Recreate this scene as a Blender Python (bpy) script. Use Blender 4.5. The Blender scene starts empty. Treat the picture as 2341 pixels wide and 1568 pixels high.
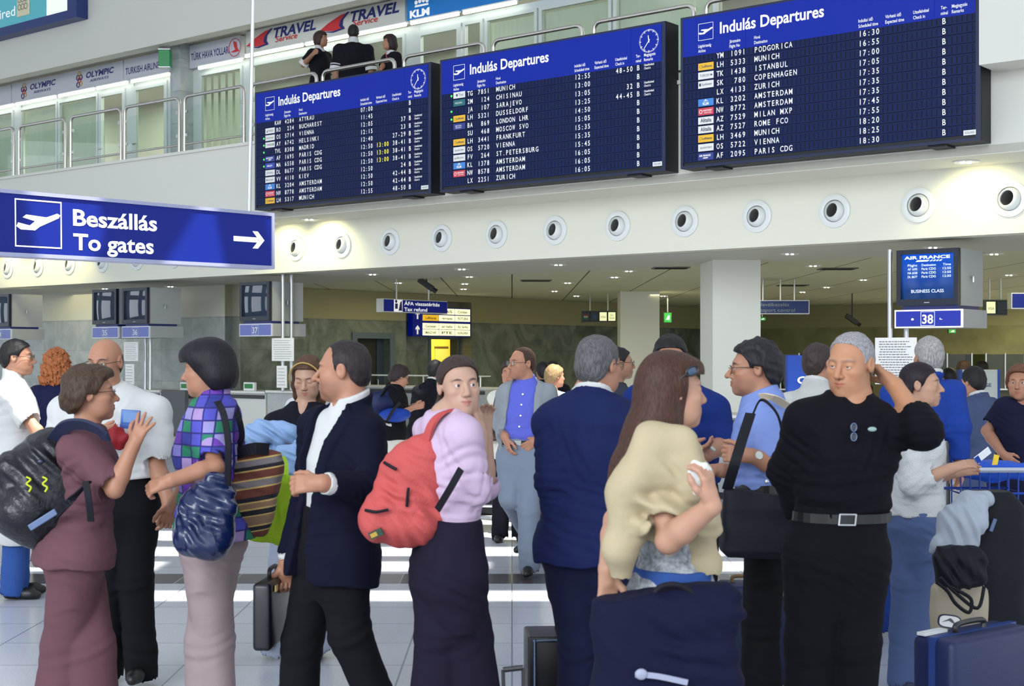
import bpy, math, random
import numpy as np
from mathutils import Vector, Matrix
random.seed(7)
SC = bpy.context.scene
COL = SC.collection
rad = math.radians

# ------------------------------------------------------------------ camera, sky, sun, exposure
F, CX, HY, CZ = 3250.0, 1170.5, 812.0, 1.7      # focal length in pixels of the 2341-wide frame, eye level 1.7 m
cam_d = bpy.data.cameras.new('camera')
cam = bpy.data.objects.new('camera', cam_d); COL.objects.link(cam)
cam.location = (0, 0, CZ); cam.rotation_euler = (rad(90), 0, 0)
cam_d.sensor_width = 36.0; cam_d.lens = 36.0 * F / 2341.0
cam_d.shift_y = (HY - 784.0) / 2341.0
cam_d.clip_end = 300
cam_d.dof.use_dof = True; cam_d.dof.focus_distance = 13.0; cam_d.dof.aperture_fstop = 7.0
SC.camera = cam
SC.view_settings.view_transform = 'Standard'; SC.view_settings.look = 'None'
SC.view_settings.gamma = 1.0; SC.view_settings.use_curve_mapping = False
SC.view_settings.exposure = 0.75
SC.cycles.use_denoising = True; SC.cycles.use_adaptive_sampling = True; SC.cycles.adaptive_threshold = 0.03
SC.cycles.max_bounces = 6; SC.cycles.diffuse_bounces = 3; SC.cycles.glossy_bounces = 3
SC.cycles.transmission_bounces = 6; SC.cycles.transparent_max_bounces = 8
SC.cycles.caustics_reflective = False; SC.cycles.caustics_refractive = False
SC.cycles.sample_clamp_indirect = 6.0
wd = bpy.data.worlds.new('sky'); SC.world = wd; wd.use_nodes = True
bg = wd.node_tree.nodes['Background']
bg.inputs[0].default_value = (0.84, 0.92, 1.0, 1); bg.inputs[1].default_value = 1.25
sun_d = bpy.data.lights.new('sun', 'SUN'); sun_d.energy = 9.0; sun_d.angle = rad(0.6); sun_d.color = (1.0, 0.95, 0.86)
sun = bpy.data.objects.new('sun', sun_d); COL.objects.link(sun)
SUN_DIR = Vector((-0.40, 0.16, -0.90)).normalized()      # the way the sunlight travels
sun.rotation_euler = SUN_DIR.to_track_quat('-Z', 'Y').to_euler()
def area(name, loc, look, sx, sy, e, col):
    d = bpy.data.lights.new(name, 'AREA'); d.shape = 'RECTANGLE'; d.size = sx; d.size_y = sy; d.energy = e; d.color = col
    o = bpy.data.objects.new(name, d); COL.objects.link(o); o.location = loc
    o.rotation_euler = (Vector(look) - Vector(loc)).to_track_quat('-Z', 'Y').to_euler()
    return o
# daylight stand-in: an added area light that fills the hall, behind and to the left of the photographer
area('daylight_fill', (-9, -9, 7.5), (0, 14, 2.2), 14, 7, 1500, (0.90, 0.95, 1.0))

# ------------------------------------------------------------------ building axes (the check-in wall runs at 39 degrees to the view)
UX, UY = 0.7777, -0.6287
P0 = (-5.33, 23.4)
AZ = math.atan2(UY, UX)
def FP(s, d, z=0.0):            # s metres along the wall, d metres out of it, z up
    return Vector((P0[0] + s * UX + d * UY, P0[1] + s * UY - d * UX, z))
def at(px, py, Y):              # the point seen at a pixel of the photograph at distance Y
    return Vector(((px - CX) * Y / F, Y, CZ + (HY - py) * Y / F))
def WS(px, d):                  # where the sight line of a column meets the plane d metres out of the wall
    k = (px - CX) / F; bx = P0[0] + d * UY; by = P0[1] - d * UX
    s = (k * by - bx) / (UX - k * UY)
    return s, by + s * UY
def WZ(px, py, d):
    s, Y = WS(px, d); return s, CZ + (HY - py) * Y / F

# ------------------------------------------------------------------ materials
_mats = {}
def mat(name, col, rough=0.6, metal=0.0, emit=0.0, ecol=None, bump=0.0, bscale=60.0, stretch=(1, 1, 1), var=0.0, vscale=6.0, spec=0.5, coat=0.0, sss=0.0, sheen=0.0):
    if name in _mats: return _mats[name]
    m = bpy.data.materials.new(name); m.use_nodes = True; nt = m.node_tree; b = nt.nodes['Principled BSDF']
    b.inputs['Base Color'].default_value = (*col, 1); b.inputs['Roughness'].default_value = rough; b.inputs['Metallic'].default_value = metal
    b.inputs['Specular IOR Level'].default_value = spec; b.inputs['Coat Weight'].default_value = coat
    if sheen: b.inputs['Sheen Weight'].default_value = sheen
    if sss:
        b.inputs['Subsurface Weight'].default_value = sss; b.inputs['Subsurface Radius'].default_value = (0.012, 0.005, 0.003); b.inputs['Subsurface Scale'].default_value = 1.0
    if emit: b.inputs['Emission Color'].default_value = (*(ecol or col), 1); b.inputs['Emission Strength'].default_value = emit
    if bump or var:
        tc = nt.nodes.new('ShaderNodeTexCoord'); mp = nt.nodes.new('ShaderNodeMapping'); mp.inputs['Scale'].default_value = stretch
        nt.links.new(tc.outputs['Object'], mp.inputs['Vector'])
        if bump:
            n = nt.nodes.new('ShaderNodeTexNoise'); n.inputs['Scale'].default_value = bscale; n.inputs['Detail'].default_value = 3
            nt.links.new(mp.outputs[0], n.inputs['Vector'])
            bp = nt.nodes.new('ShaderNodeBump'); bp.inputs['Strength'].default_value = bump; bp.inputs['Distance'].default_value = 0.01
            nt.links.new(n.outputs['Fac'], bp.inputs['Height']); nt.links.new(bp.outputs[0], b.inputs['Normal'])
        if var:
            n2 = nt.nodes.new('ShaderNodeTexNoise'); n2.inputs['Scale'].default_value = vscale; n2.inputs['Detail'].default_value = 4
            nt.links.new(mp.outputs[0], n2.inputs['Vector'])
            mx = nt.nodes.new('ShaderNodeMix'); mx.data_type = 'RGBA'
            mx.inputs['A'].default_value = (*[max(0, c * (1 - var)) for c in col], 1); mx.inputs['B'].default_value = (*[min(1, c * (1 + var)) for c in col], 1)
            cr = nt.nodes.new('ShaderNodeMapRange'); cr.inputs['From Min'].default_value = 0.3; cr.inputs['From Max'].default_value = 0.7
            nt.links.new(n2.outputs['Fac'], cr.inputs['Value']); nt.links.new(cr.outputs[0], mx.inputs['Factor'])
            nt.links.new(mx.outputs['Result'], b.inputs['Base Color'])
    _mats[name] = m; return m
def nodes_of(name, rough=0.6):
    m = bpy.data.materials.new(name); m.use_nodes = True; nt = m.node_tree; b = nt.nodes['Principled BSDF']; b.inputs['Roughness'].default_value = rough
    _mats[name] = m
    return m, nt, b, (lambda t, **k: _mk(nt, t, k)), nt.links.new
def _mk(nt, t, k):
    n = nt.nodes.new('ShaderNode' + t)
    for a, v in k.items():
        if a.startswith('i_'): n.inputs[a[2:].replace('_', ' ')].default_value = v
        else: setattr(n, a, v)
    return n

# ------------------------------------------------------------------ mesh building
class MB:
    def __init__(s): s.v = []; s.f = []; s.mi = []; s.cur = 0; s.M = None
    def add(s, vs, fs):
        o = len(s.v)
        if s.M is not None: vs = [tuple(s.M @ Vector(p)) for p in vs]
        s.v += [tuple(p) for p in vs]; s.f += [tuple(i + o for i in f) for f in fs]; s.mi += [s.cur] * len(fs); return s
    def box(s, lo, hi, bev=0.0):
        x0, y0, z0 = lo; x1, y1, z1 = hi
        if bev <= 0:
            return s.add([(x0, y0, z0), (x1, y0, z0), (x1, y1, z0), (x0, y1, z0), (x0, y0, z1), (x1, y0, z1), (x1, y1, z1), (x0, y1, z1)],
                         [(0, 3, 2, 1), (4, 5, 6, 7), (0, 1, 5, 4), (1, 2, 6, 5), (2, 3, 7, 6), (3, 0, 4, 7)])
        b = min(bev, (x1 - x0) / 2.01, (y1 - y0) / 2.01, (z1 - z0) / 2.01); n = 3; vs = []; prof = []
        for i in range(n + 1):
            a = math.pi / 2 * i / n; prof.append((b - b * math.sin(a), z0 + b - b * math.cos(a)))
        prof += [(p[0], z0 + z1 - p[1]) for p in reversed(prof)]
        prof = [(p[0], p[1]) for p in prof]
        rings = []
        for ins, z in prof:
            r = []
            rr = max(b - ins, 1e-5)
            for cx, cy, a0 in ((x1 - b, y0 + b, -90), (x1 - b, y1 - b, 0), (x0 + b, y1 - b, 90), (x0 + b, y0 + b, 180)):
                for i in range(n + 1):
                    a = rad(a0 + 90 * i / n); r.append((cx + rr * math.cos(a), cy + rr * math.sin(a), z))
            rings.append(r)
        return s.loft(rings)
    def loft(s, rings, caps=True, closed=True):
        n = len(rings[0]); vs = [p for r in rings for p in r]; fs = []
        for i in range(len(rings) - 1):
            for j in range(n if closed else n - 1):
                a = i * n + j; b = i * n + (j + 1) % n
                fs.append((a, b, b + n, a + n))
        if caps: fs.append(tuple(reversed(range(n)))); fs.append(tuple(range((len(rings) - 1) * n, len(rings) * n)))
        return s.add(vs, fs)
    def tube(s, pts, r, n=10, closed=False, flat=None):
        pts = [Vector(p) for p in pts]; rings = []; L = len(pts); prev = None
        for i, p in enumerate(pts):
            a = pts[(i - 1) % L] if (closed or i > 0) else p; c = pts[(i + 1) % L] if (closed or i < L - 1) else p
            t = (c - a); t = t.normalized() if t.length > 1e-9 else Vector((0, 0, 1))
            if prev is None:
                up = Vector((0, 0, 1)) if abs(t.z) < 0.9 else Vector((1, 0, 0)); x = t.cross(up).normalized()
            else:
                x = (prev - t * prev.dot(t)); x = x.normalized() if x.length > 1e-6 else prev
            prev = x; y = t.cross(x); rr = r[i] if isinstance(r, (list, tuple)) else r
            fx, fy = flat or (1, 1)
            rings.append([tuple(p + x * rr * fx * math.cos(2 * math.pi * j / n) + y * rr * fy * math.sin(2 * math.pi * j / n)) for j in range(n)])
        if closed: rings.append(rings[0])
        return s.loft(rings, caps=not closed)
    def cyl(s, a, b, r, n=16, r2=None): return s.tube([a, b], [r, r if r2 is None else r2], n)
    def strap(s, pts, w, th, side):         # a flat band along a path; side = the direction of its width (one vector or one per point)
        pts = [Vector(p) for p in pts]; rings = []
        for i, p in enumerate(pts):
            t = (pts[min(i + 1, len(pts) - 1)] - pts[max(i - 1, 0)]).normalized()
            sd = Vector(side[i] if isinstance(side, list) else side); x = (sd - t * sd.dot(t)).normalized(); y = t.cross(x)
            ww = w[i] if isinstance(w, list) else w
            rings.append([tuple(p + x * a * ww / 2 + y * b * th / 2) for a, b in ((-1, -1), (1, -1), (1, 1), (-1, 1))])
        return s.loft(rings)
    def lathe(s, prof, n=32, axis='Y', c=(0, 0, 0), caps=False):
        rings = []
        for r, h in prof:
            ring = []
            for j in range(n):
                a = 2 * math.pi * j / n; p = (r * math.cos(a), r * math.sin(a))
                ring.append((c[0] + p[0], c[1] + h, c[2] + p[1]) if axis == 'Y' else (c[0] + p[0], c[1] + p[1], c[2] + h))
            rings.append(ring)
        return s.loft(rings, caps=caps)
    def prism(s, poly, y0, y1):             # polygon in x,z extruded along y
        n = len(poly); vs = [(p[0], y0, p[1]) for p in poly] + [(p[0], y1, p[1]) for p in poly]
        return s.add(vs, [tuple(range(n)), tuple(reversed(range(n, 2 * n)))] + [(i, i + n, (i + 1) % n + n, (i + 1) % n) for i in range(n)])
    def text(s, t, x, z, h, y=-0.002, w=None, bold=0.0, align='L', shear=0.0, squeeze=1.0):
        vs, fs, wd = glyphs(t, bold)
        k = squeeze * h if w is None else w / max(wd, 1e-6)
        ox = {'L': 0, 'C': -wd * k / 2, 'R': -wd * k}[align]
        return s.add([(x + ox + a * k + shear * b * h, y, z + b * h) for a, b in vs], fs)
    def ellipsoid(s, c, r, n=14, m=10):
        rings = []
        for i in range(1, m):
            a = math.pi * i / m
            rings.append([(c[0] + r[0] * math.sin(a) * math.cos(2 * math.pi * j / n), c[1] + r[1] * math.sin(a) * math.sin(2 * math.pi * j / n), c[2] - r[2] * math.cos(a)) for j in range(n)])
        return s.loft(rings)
_gc = {}
def glyphs(t, bold=0.0):
    key = (t, bold)
    if key in _gc: return _gc[key]
    c = bpy.data.curves.new('lettering', 'FONT'); c.body = t; c.size = 1.0; c.offset = bold; c.resolution_u = 3; c.fill_mode = 'FRONT'
    o = bpy.data.objects.new('lettering', c); COL.objects.link(o)
    dg = bpy.context.evaluated_depsgraph_get(); me = bpy.data.meshes.new_from_object(o.evaluated_get(dg))
    k = 1.0 / 0.729                          # cap height of the built-in face
    vs = [(v.co.x * k, v.co.y * k) for v in me.vertices]; fs = [tuple(p.vertices) for p in me.polygons]
    bpy.data.objects.remove(o); bpy.data.curves.remove(c); bpy.data.meshes.remove(me)
    mn = min((v[0] for v in vs), default=0); mxx = max((v[0] for v in vs), default=0)
    vs = [(a - mn, b) for a, b in vs]
    _gc[key] = (vs, fs, mxx - mn); return _gc[key]

def link(name, me, m, parent=None, smooth=False, angle=None):
    ms = m if isinstance(m, (list, tuple)) else [m]
    for q in ms: me.materials.append(q)
    o = bpy.data.objects.new(name, me); COL.objects.link(o)
    if parent is not None: o.parent = parent
    return o
def obj(name, mb, m, parent=None, smooth=False, loc=None, rot=None):
    me = bpy.data.meshes.new(name); me.from_pydata(mb.v, [], mb.f); me.update()
    if any(mb.mi): me.polygons.foreach_set('material_index', mb.mi)
    if smooth:
        me.polygons.foreach_set('use_smooth', [True] * len(me.polygons))
        try: me.set_sharp_from_angle(angle=rad(40))
        except Exception: pass
    o = link(name, me, m, parent)
    if loc is not None: o.location = loc
    if rot is not None: o.rotation_euler = (0, 0, rot)
    return o
def tag(o, label, cat, group=None, kind=None):
    o['label'] = label; o['category'] = cat
    if group: o['group'] = group
    if kind: o['kind'] = kind
    return o
def thing(name, label, cat, loc=(0, 0, 0), rot=0.0, group=None):
    o = bpy.data.objects.new(name, None); COL.objects.link(o); o.empty_display_size = 0.1
    o.location = loc; o.rotation_euler = (0, 0, rot); return tag(o, label, cat, group)
def struct(name, mb, m, loc=(0, 0, 0), rot=0.0, parent=None):
    o = obj(name, mb, m, parent, loc=loc, rot=rot); o['kind'] = 'structure'; return o
def dup(root, loc, rot=None, label=None):
    r = root.copy(); COL.objects.link(r); r.location = loc
    if rot is not None: r.rotation_euler = (0, 0, rot)
    if label: r['label'] = label
    for ch in list(root.children):
        c = ch.copy(); COL.objects.link(c); c.parent = r
        for g in ch.children:
            e = g.copy(); COL.objects.link(e); e.parent = c
    return r
# ------------------------------------------------------------------ smooth solids: blended distance fields turned into meshes
def axis(lo, hi, coarse, fine=()):
    # grid lines from lo to hi, dense inside the given (a, b, step) spans
    marks = sorted({lo, hi, *[min(max(q, lo), hi) for a, b, _ in fine for q in (a, b)]}); out = [lo]
    for a, b in zip(marks[:-1], marks[1:]):
        mid = (a + b) / 2; st = min([coarse] + [f for x, y, f in fine if x <= mid <= y])
        n = max(1, int(math.ceil((b - a) / st))); out += [a + (b - a) * (i + 1) / n for i in range(n)]
    return np.array(out, dtype=np.float32)
class SDF:
    def __init__(s, xs, ys, zs):
        s.x, s.y, s.z = xs, ys, zs; s.f = np.full((len(xs), len(ys), len(zs)), 0.6, dtype=np.float32)
    def win(s, lo, hi, m):
        r = []
        for a, l, h in ((s.x, lo[0], hi[0]), (s.y, lo[1], hi[1]), (s.z, lo[2], hi[2])):
            i = max(0, int(np.searchsorted(a, l - m)) - 1); j = min(len(a), int(np.searchsorted(a, h + m)) + 1)
            if j <= i: return None
            r.append(slice(i, j))
        return tuple(r)
    def grid(s, w): return s.x[w[0]][:, None, None], s.y[w[1]][None, :, None], s.z[w[2]][None, None, :]
    def put(s, fn, lo, hi, k=0.02, op='+', m=0.0):
        w = s.win(lo, hi, k + 0.025 + m)
        if w is None: return s
        v = fn(*s.grid(w)); c = s.f[w]
        if op == '+': h = np.maximum(k - np.abs(c - v), 0) / k; s.f[w] = np.minimum(c, v) - h * h * k * 0.25
        elif op == '-': v = -v; h = np.maximum(k - np.abs(c - v), 0) / k; s.f[w] = np.maximum(c, v) + h * h * k * 0.25
        elif op == '&': s.f[w] = np.maximum(c, v)
        return s
    def cap(s, a, b, ra, rb=None, k=0.02, op='+', fx=None):
        a = np.array(a, float); b = np.array(b, float); rb = ra if rb is None else rb; R = max(ra, rb)
        lo = np.minimum(a, b) - R; hi = np.maximum(a, b) + R; d = b - a; L2 = float(d @ d) + 1e-12
        def fn(x, y, z):
            t = np.clip(((x - a[0]) * d[0] + (y - a[1]) * d[1] + (z - a[2]) * d[2]) / L2, 0, 1)
            return np.sqrt((x - a[0] - t * d[0]) ** 2 + (y - a[1] - t * d[1]) ** 2 + (z - a[2] - t * d[2]) ** 2) - (ra + (rb - ra) * t)
        return s.put(fn, lo, hi, k, op)
    def chain(s, pts, rs, k=0.02, op='+'):
        for i in range(len(pts) - 1): s.cap(pts[i], pts[i + 1], rs[i], rs[i + 1], k, op)
        return s
    def ell(s, c, r, k=0.02, op='+', R=None):
        c = np.array(c, float); r = np.array(r, float); m = r.max() if R is not None else None
        lo, hi = (c - r, c + r) if R is None else (c - m, c + m)
        def fn(x, y, z):
            x, y, z = x - c[0], y - c[1], z - c[2]
            if R is not None:
                x, y, z = (R[0][0] * x + R[1][0] * y + R[2][0] * z, R[0][1] * x + R[1][1] * y + R[2][1] * z, R[0][2] * x + R[1][2] * y + R[2][2] * z)
            k0 = np.sqrt((x / r[0]) ** 2 + (y / r[1]) ** 2 + (z / r[2]) ** 2); k1 = np.sqrt((x / r[0] ** 2) ** 2 + (y / r[1] ** 2) ** 2 + (z / r[2] ** 2) ** 2) + 1e-9
            return k0 * (k0 - 1) / k1
        return s.put(fn, lo, hi, k, op)
    def half(s, p, n, op='&'):                # keep (or cut) the half space in front of a plane
        n = np.array(n, float); n /= np.linalg.norm(n); x, y, z = s.x[:, None, None], s.y[None, :, None], s.z[None, None, :]
        v = (p[0] - x) * n[0] + (p[1] - y) * n[1] + (p[2] - z) * n[2]
        s.f = np.maximum(s.f, v.astype(np.float32)); return s
    def warp(s, amp, freq, seed=0, stretch=(1, 1, 1)):   # cloth folds, strands
        w = s.win((s.x[0], s.y[0], s.z[0]), (s.x[-1], s.y[-1], s.z[-1]), 0); x, y, z = s.grid(w); rnd = np.random.RandomState(seed)
        q = np.zeros_like(s.f)
        for i in range(5):
            d = rnd.randn(3); d /= np.linalg.norm(d); d = d * np.array(stretch) * freq * (0.7 + 0.35 * i); e = rnd.randn(3) * freq * 0.5
            q += np.sin(x * d[0] + y * d[1] + z * d[2] + rnd.rand() * 6.28 + 1.3 * np.sin(x * e[0] + y * e[1] + z * e[2])) * (1.0 / (1 + 0.5 * i))
        s.f += (q * amp * 0.45).astype(np.float32); return s
    def crinkle(s, p, d, amp, wl, R, seed=0):           # a local bunch of parallel creases across direction d
        w = s.win([v - 2.2 * R for v in p], [v + 2.2 * R for v in p], 0)
        if w is None: return s
        x, y, z = s.grid(w); d = np.array(d, float); d /= np.linalg.norm(d) + 1e-9; rnd = np.random.RandomState(seed); e = rnd.randn(3); e -= d * (e @ d); e /= np.linalg.norm(e) + 1e-9
        x, y, z = x - p[0], y - p[1], z - p[2]; t = x * d[0] + y * d[1] + z * d[2]; q = x * e[0] + y * e[1] + z * e[2]; g = np.exp(-(x * x + y * y + z * z) / (R * R))
        s.f[w] += (amp * g * (np.sin(t * 6.283 / wl + 2.8 * np.sin(q * 11 + rnd.rand() * 6) + 1.5 * np.sin(t * 31 + rnd.rand() * 6)) + .4 * np.sin(t * 11.3 / wl + q * 30))).astype(np.float32); return s
    def mesh(s, name):
        f = s.f; nx, ny, nz = f.shape; ins = f < 0
        ids = []; pos = []; quads = []; tot = (nx, ny, nz); st = (ny * nz, nz, 1); co = (s.x, s.y, s.z)
        for ax in range(3):
            a = [slice(None)] * 3; b = [slice(None)] * 3; a[ax] = slice(0, -1); b[ax] = slice(1, None); a = tuple(a); b = tuple(b)
            ijk = np.nonzero(ins[a] != ins[b]); o1, o2 = (ax + 1) % 3, (ax + 2) % 3
            ok = (ijk[o1] > 0) & (ijk[o2] > 0) & (ijk[o1] < tot[o1] - 1) & (ijk[o2] < tot[o2] - 1)
            ijk = [q[ok] for q in ijk]; j2 = [q.copy() for q in ijk]; j2[ax] += 1
            fa = f[tuple(ijk)]; fb = f[tuple(j2)]; t = fa / (fa - fb)
            p = np.stack([co[i][ijk[i]] for i in range(3)], 1).astype(np.float64); p[:, ax] = co[ax][ijk[ax]] + t * (co[ax][j2[ax]] - co[ax][ijk[ax]])
            base = ijk[0] * st[0] + ijk[1] * st[1] + ijk[2]
            cs = [base - st[o1] - st[o2], base - st[o2], base, base - st[o1]]
            for c in cs: ids.append(c); pos.append(p)
            q = np.stack(cs, 1); flip = ~ins[tuple(ijk)]; q[flip] = q[flip][:, ::-1]; quads.append(q)
        me = bpy.data.meshes.new(name)
        if not ids or sum(len(i) for i in ids) == 0: return me
        ids = np.concatenate(ids); pos = np.concatenate(pos); quads = np.concatenate(quads)
        un, inv = np.unique(ids, return_inverse=True); cnt = np.bincount(inv)
        V = np.stack([np.bincount(inv, pos[:, i]) / cnt for i in range(3)], 1); Q = np.searchsorted(un, quads)
        me.vertices.add(len(V)); me.vertices.foreach_set('co', V.astype(np.float32).ravel())
        me.loops.add(Q.size); me.loops.foreach_set('vertex_index', Q.astype(np.int32).ravel())
        me.polygons.add(len(Q)); me.polygons.foreach_set('loop_start', np.arange(0, Q.size, 4, dtype=np.int32))
        me.update(calc_edges=True); me.validate()
        me.polygons.foreach_set('use_smooth', np.ones(len(me.polygons), dtype=bool)); return me
def solid(name, lo, hi, step, build, m, parent=None):     # one blended solid: build(SDF) fills it
    f = SDF(axis(lo[0], hi[0], step), axis(lo[1], hi[1], step), axis(lo[2], hi[2], step)); build(f)
    return link(name, f.mesh(name), m, parent)
# ------------------------------------------------------------------ people
def V3(*a): return np.array(a, dtype=float)
def nrm(v): v = np.asarray(v, float); return v / (np.linalg.norm(v) + 1e-12)
def rotm(yaw, pitch=0, roll=0):          # columns: right, forward, up; yaw 0 looks away from the viewer, 90 to the picture's left
    return np.array((Matrix.Rotation(rad(yaw), 3, 'Z') @ Matrix.Rotation(rad(pitch), 3, 'X') @ Matrix.Rotation(rad(roll), 3, 'Y')))
def loft(f, o, w, r, fw, ts, rx, ry, cy=None, k=0.03, op='+', sq=2.0):
    o, w, r, fw = (np.asarray(q, float) for q in (o, w, r, fw)); ts = np.array(ts); cy = np.zeros(len(ts)) if cy is None else np.array(cy); R = max(max(rx), max(ry)) + 0.03
    a = o + w * ts[0]; b = o + w * ts[-1]; lo = np.minimum(a, b) - R; hi = np.maximum(a, b) + R
    def fn(x, y, z):
        x, y, z = x - o[0], y - o[1], z - o[2]; t = (x * w[0] + y * w[1] + z * w[2])
        lx = x * r[0] + y * r[1] + z * r[2]; ly = x * fw[0] + y * fw[1] + z * fw[2] - t * float(w @ fw)
        lx = lx - t * float(w @ r)
        X = np.interp(t, ts, rx); Y = np.interp(t, ts, ry); ly = ly - np.interp(t, ts, cy)
        q = (np.abs(lx / X) ** sq + np.abs(ly / Y) ** sq) ** (1 / sq)
        return np.maximum(np.maximum((q - 1) * np.minimum(X, Y), (ts[0] - t) * 0.9), (t - ts[-1]) * 0.9).astype(np.float32)
    return f.put(fn, lo, hi, k, op)
def wedge(f, o, w, r, fw, ts, ws, off=0.0, y0=0.0, k=0.006, raise_=None):   # the open front of a coat; raise_ = lapel band
    o, w, r, fw = (np.asarray(q, float) for q in (o, w, r, fw)); x, y, z = f.x[:, None, None] - o[0], f.y[None, :, None] - o[1], f.z[None, None, :] - o[2]
    t = x * w[0] + y * w[1] + z * w[2]; lx = np.abs(x * r[0] + y * r[1] + z * r[2] - t * float(w @ r) - off); ly = x * fw[0] + y * fw[1] + z * fw[2]
    W = np.interp(t, ts, ws)
    if raise_:
        wd, am, ta, tb = raise_
        band = ((lx < W + wd) & (ly > y0) & (t > ta) & (t < tb)); f.f -= (am * band).astype(np.float32)
    v = np.maximum(lx - W, y0 - ly); v = np.maximum(v, ts[0] - t)
    f.f = np.maximum(f.f, (-v).astype(np.float32)); return f

def head_solid(f, hp, R, hs, q, fine):
    E = lambda c, r, k=0.02, op='+': f.ell(hp(c), np.array(r) * hs, k * hs, op, R)
    Cc = lambda a, b, ra, rb, k=0.01, op='+': f.cap(hp(a), hp(b), ra * hs, rb * hs, k * hs, op)
    jw = q.get('jaw', 1.0); nl = q.get('nose', 1.0)
    E((0, -.012, .034), (.075, .095, .082)); E((0, .028, -.028), (.062 * jw, .064, .088), .03)
    E((0, .040, -.078), (.047 * jw, .048, .034), .03); E((0, .076, -.100), (.022 * jw, .020, .017), .022)
    for sx in (-1, 1):
        E((sx * .043, .058, -.022), (.022, .026, .02), .025); E((sx * .041 * jw, .035, -.062), (.018, .035, .034), .03)
    E((0, .076, .026), (.048, .018, .013), .02)                                   # brow ridge
    E((0, .074, -.062), (.030, .026, .028), .022)                                 # muzzle
    for sx in (-1, 1): E((sx * .032, .106, .003), (.021, .020, .015), .016, '-')
    L = .089 + .0235 * nl
    Cc((0, .087, .014), (0, L, -.030), .0075, .0125, .012)
    for sx in (-1, 1): E((sx * .012, .100, -.035), (.0085, .012, .008), .008)
    if fine:
        for sx in (-1, 1):
            E((sx * .031, .0765, .003), (.0165, .0155, .0155), .006)
            E((sx * .031, .0935, q.get('lid', .0015)), (.0140, .013, q.get('open', .0054)), .003, '-')
            E((sx * .0065, L - .006, -.0425), (.0038, .006, .004), .003, '-')
        Cc((0, .0985, -.046), (0, .0975, -.052), .0025, .0025, .004, '-')
    sm = q.get('smile', 0)
    for sx in (-1, 1):
        Cc((0, .0995, -.0595), (sx * .021, .088, -.061 + sm * .006), .0056, .0028, .006)
        Cc((0, .0985, -.0705), (sx * .018, .088, -.0665 + sm * .006), .0066, .0030, .006)
        if fine: Cc((0, .1065, -.0645), (sx * .022, .094, -.0635 + sm * .008), .0022, .0016, .002, '-')
    for sx in (-1, 1):                                                            # ears
        E((sx * .077, -.012, -.002), (.010, .019, .031), .010)
        E((sx * .086, -.007, .002), (.006, .010, .017), .006, '-')
def skin_tint(me, hp_inv, q, skin, hair):
    n = len(me.vertices); co = np.empty(n * 3, dtype=np.float32); me.vertices.foreach_get('co', co); p = hp_inv(co.reshape(-1, 3).astype(float))
    x, y, z = np.abs(p[:, 0]), p[:, 1], p[:, 2]; col = np.tile(np.array(skin), (n, 1)); nearh = (np.abs(p) < 0.16).all(1)
    sm = q.get('smile', 0)
    lip = np.exp(-(((x / .0205) ** 2 + ((z + .0648 - sm * .006 * (x / .02) ** 2) / .0098) ** 2) ** 2)) * (y > .07) * nearh
    lc = np.array(q.get('lipcol', (skin[0] * .75, skin[1] * .42, skin[2] * .45)))
    br = np.exp(-((((x - .033) / .019) ** 2 + ((z - .0265 + (x - .033) ** 2 * 14) / .0045) ** 2) ** 2)) * (y > .055) * nearh * q.get('brow', .85)
    st = np.clip((-.035 - z) / .02, 0, 1) * np.clip((y + .01) / .03, 0, 1) * (z > -.125) * nearh * q.get('stubble', 0)
    ch = np.exp(-(((x - .042) / .022) ** 2 + ((z + .028) / .02) ** 2)) * (y > .04) * nearh * .22 + np.exp(-((x / .016) ** 2 + ((z + .028) / .016) ** 2)) * (y > .095) * nearh * .25
    def mixin(c, a): 
        nonlocal col
        a = a[:, None]; col = col * (1 - a) + np.array(c) * a
    mixin((skin[0] * .98, skin[1] * .72, skin[2] * .66), ch); mixin((skin[0] * .42, skin[1] * .42, skin[2] * .45), st * .55); mixin(lc, lip * .85); mixin(hair, br)
    at_ = me.color_attributes.new('skin_tone', 'FLOAT_COLOR', 'POINT'); at_.data.foreach_set('color', np.concatenate([col * .72, np.ones((n, 1))], 1).astype(np.float32).ravel())
def skin_mat():
    if 'skin' in _mats: return _mats['skin']
    m, nt, b, N, L = nodes_of('skin', 0.48); a = N('Attribute', attribute_name='skin_tone'); L(a.outputs['Color'], b.inputs['Base Color'])
    b.inputs['Subsurface Weight'].default_value = 0.12; b.inputs['Subsurface Radius'].default_value = (.012, .005, .003); b.inputs['Specular IOR Level'].default_value = 0.35
    n = N('TexNoise', i_Scale=140.0); bp = N('Bump', i_Strength=0.06, i_Distance=0.004); L(n.outputs['Fac'], bp.inputs['Height']); L(bp.outputs[0], b.inputs['Normal']); return m
def hair_mat(col):
    nm = 'hair_%02x%02x%02x' % tuple(int(min(1, c) * 255) for c in col)
    if nm in _mats: return _mats[nm]
    m, nt, b, N, L = nodes_of(nm, 0.55); b.inputs['Specular IOR Level'].default_value = .3; tc = N('TexCoord'); mp = N('Mapping'); mp.inputs['Scale'].default_value = (1, 1, .16); n = N('TexNoise', i_Scale=220.0, i_Detail=2.0)
    L(tc.outputs['Object'], mp.inputs['Vector']); L(mp.outputs[0], n.inputs['Vector']); r = N('ValToRGB')
    r.color_ramp.elements[0].position = .3; r.color_ramp.elements[0].color = (*[c * .55 for c in col], 1); r.color_ramp.elements[1].position = .72; r.color_ramp.elements[1].color = (*[min(1, c * 1.5 + .004) for c in col], 1)
    L(n.outputs['Fac'], r.inputs[0]); L(r.outputs[0], b.inputs['Base Color']); bp = N('Bump', i_Strength=.5, i_Distance=.004); L(n.outputs['Fac'], bp.inputs['Height']); L(bp.outputs[0], b.inputs['Normal']); return m

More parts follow.
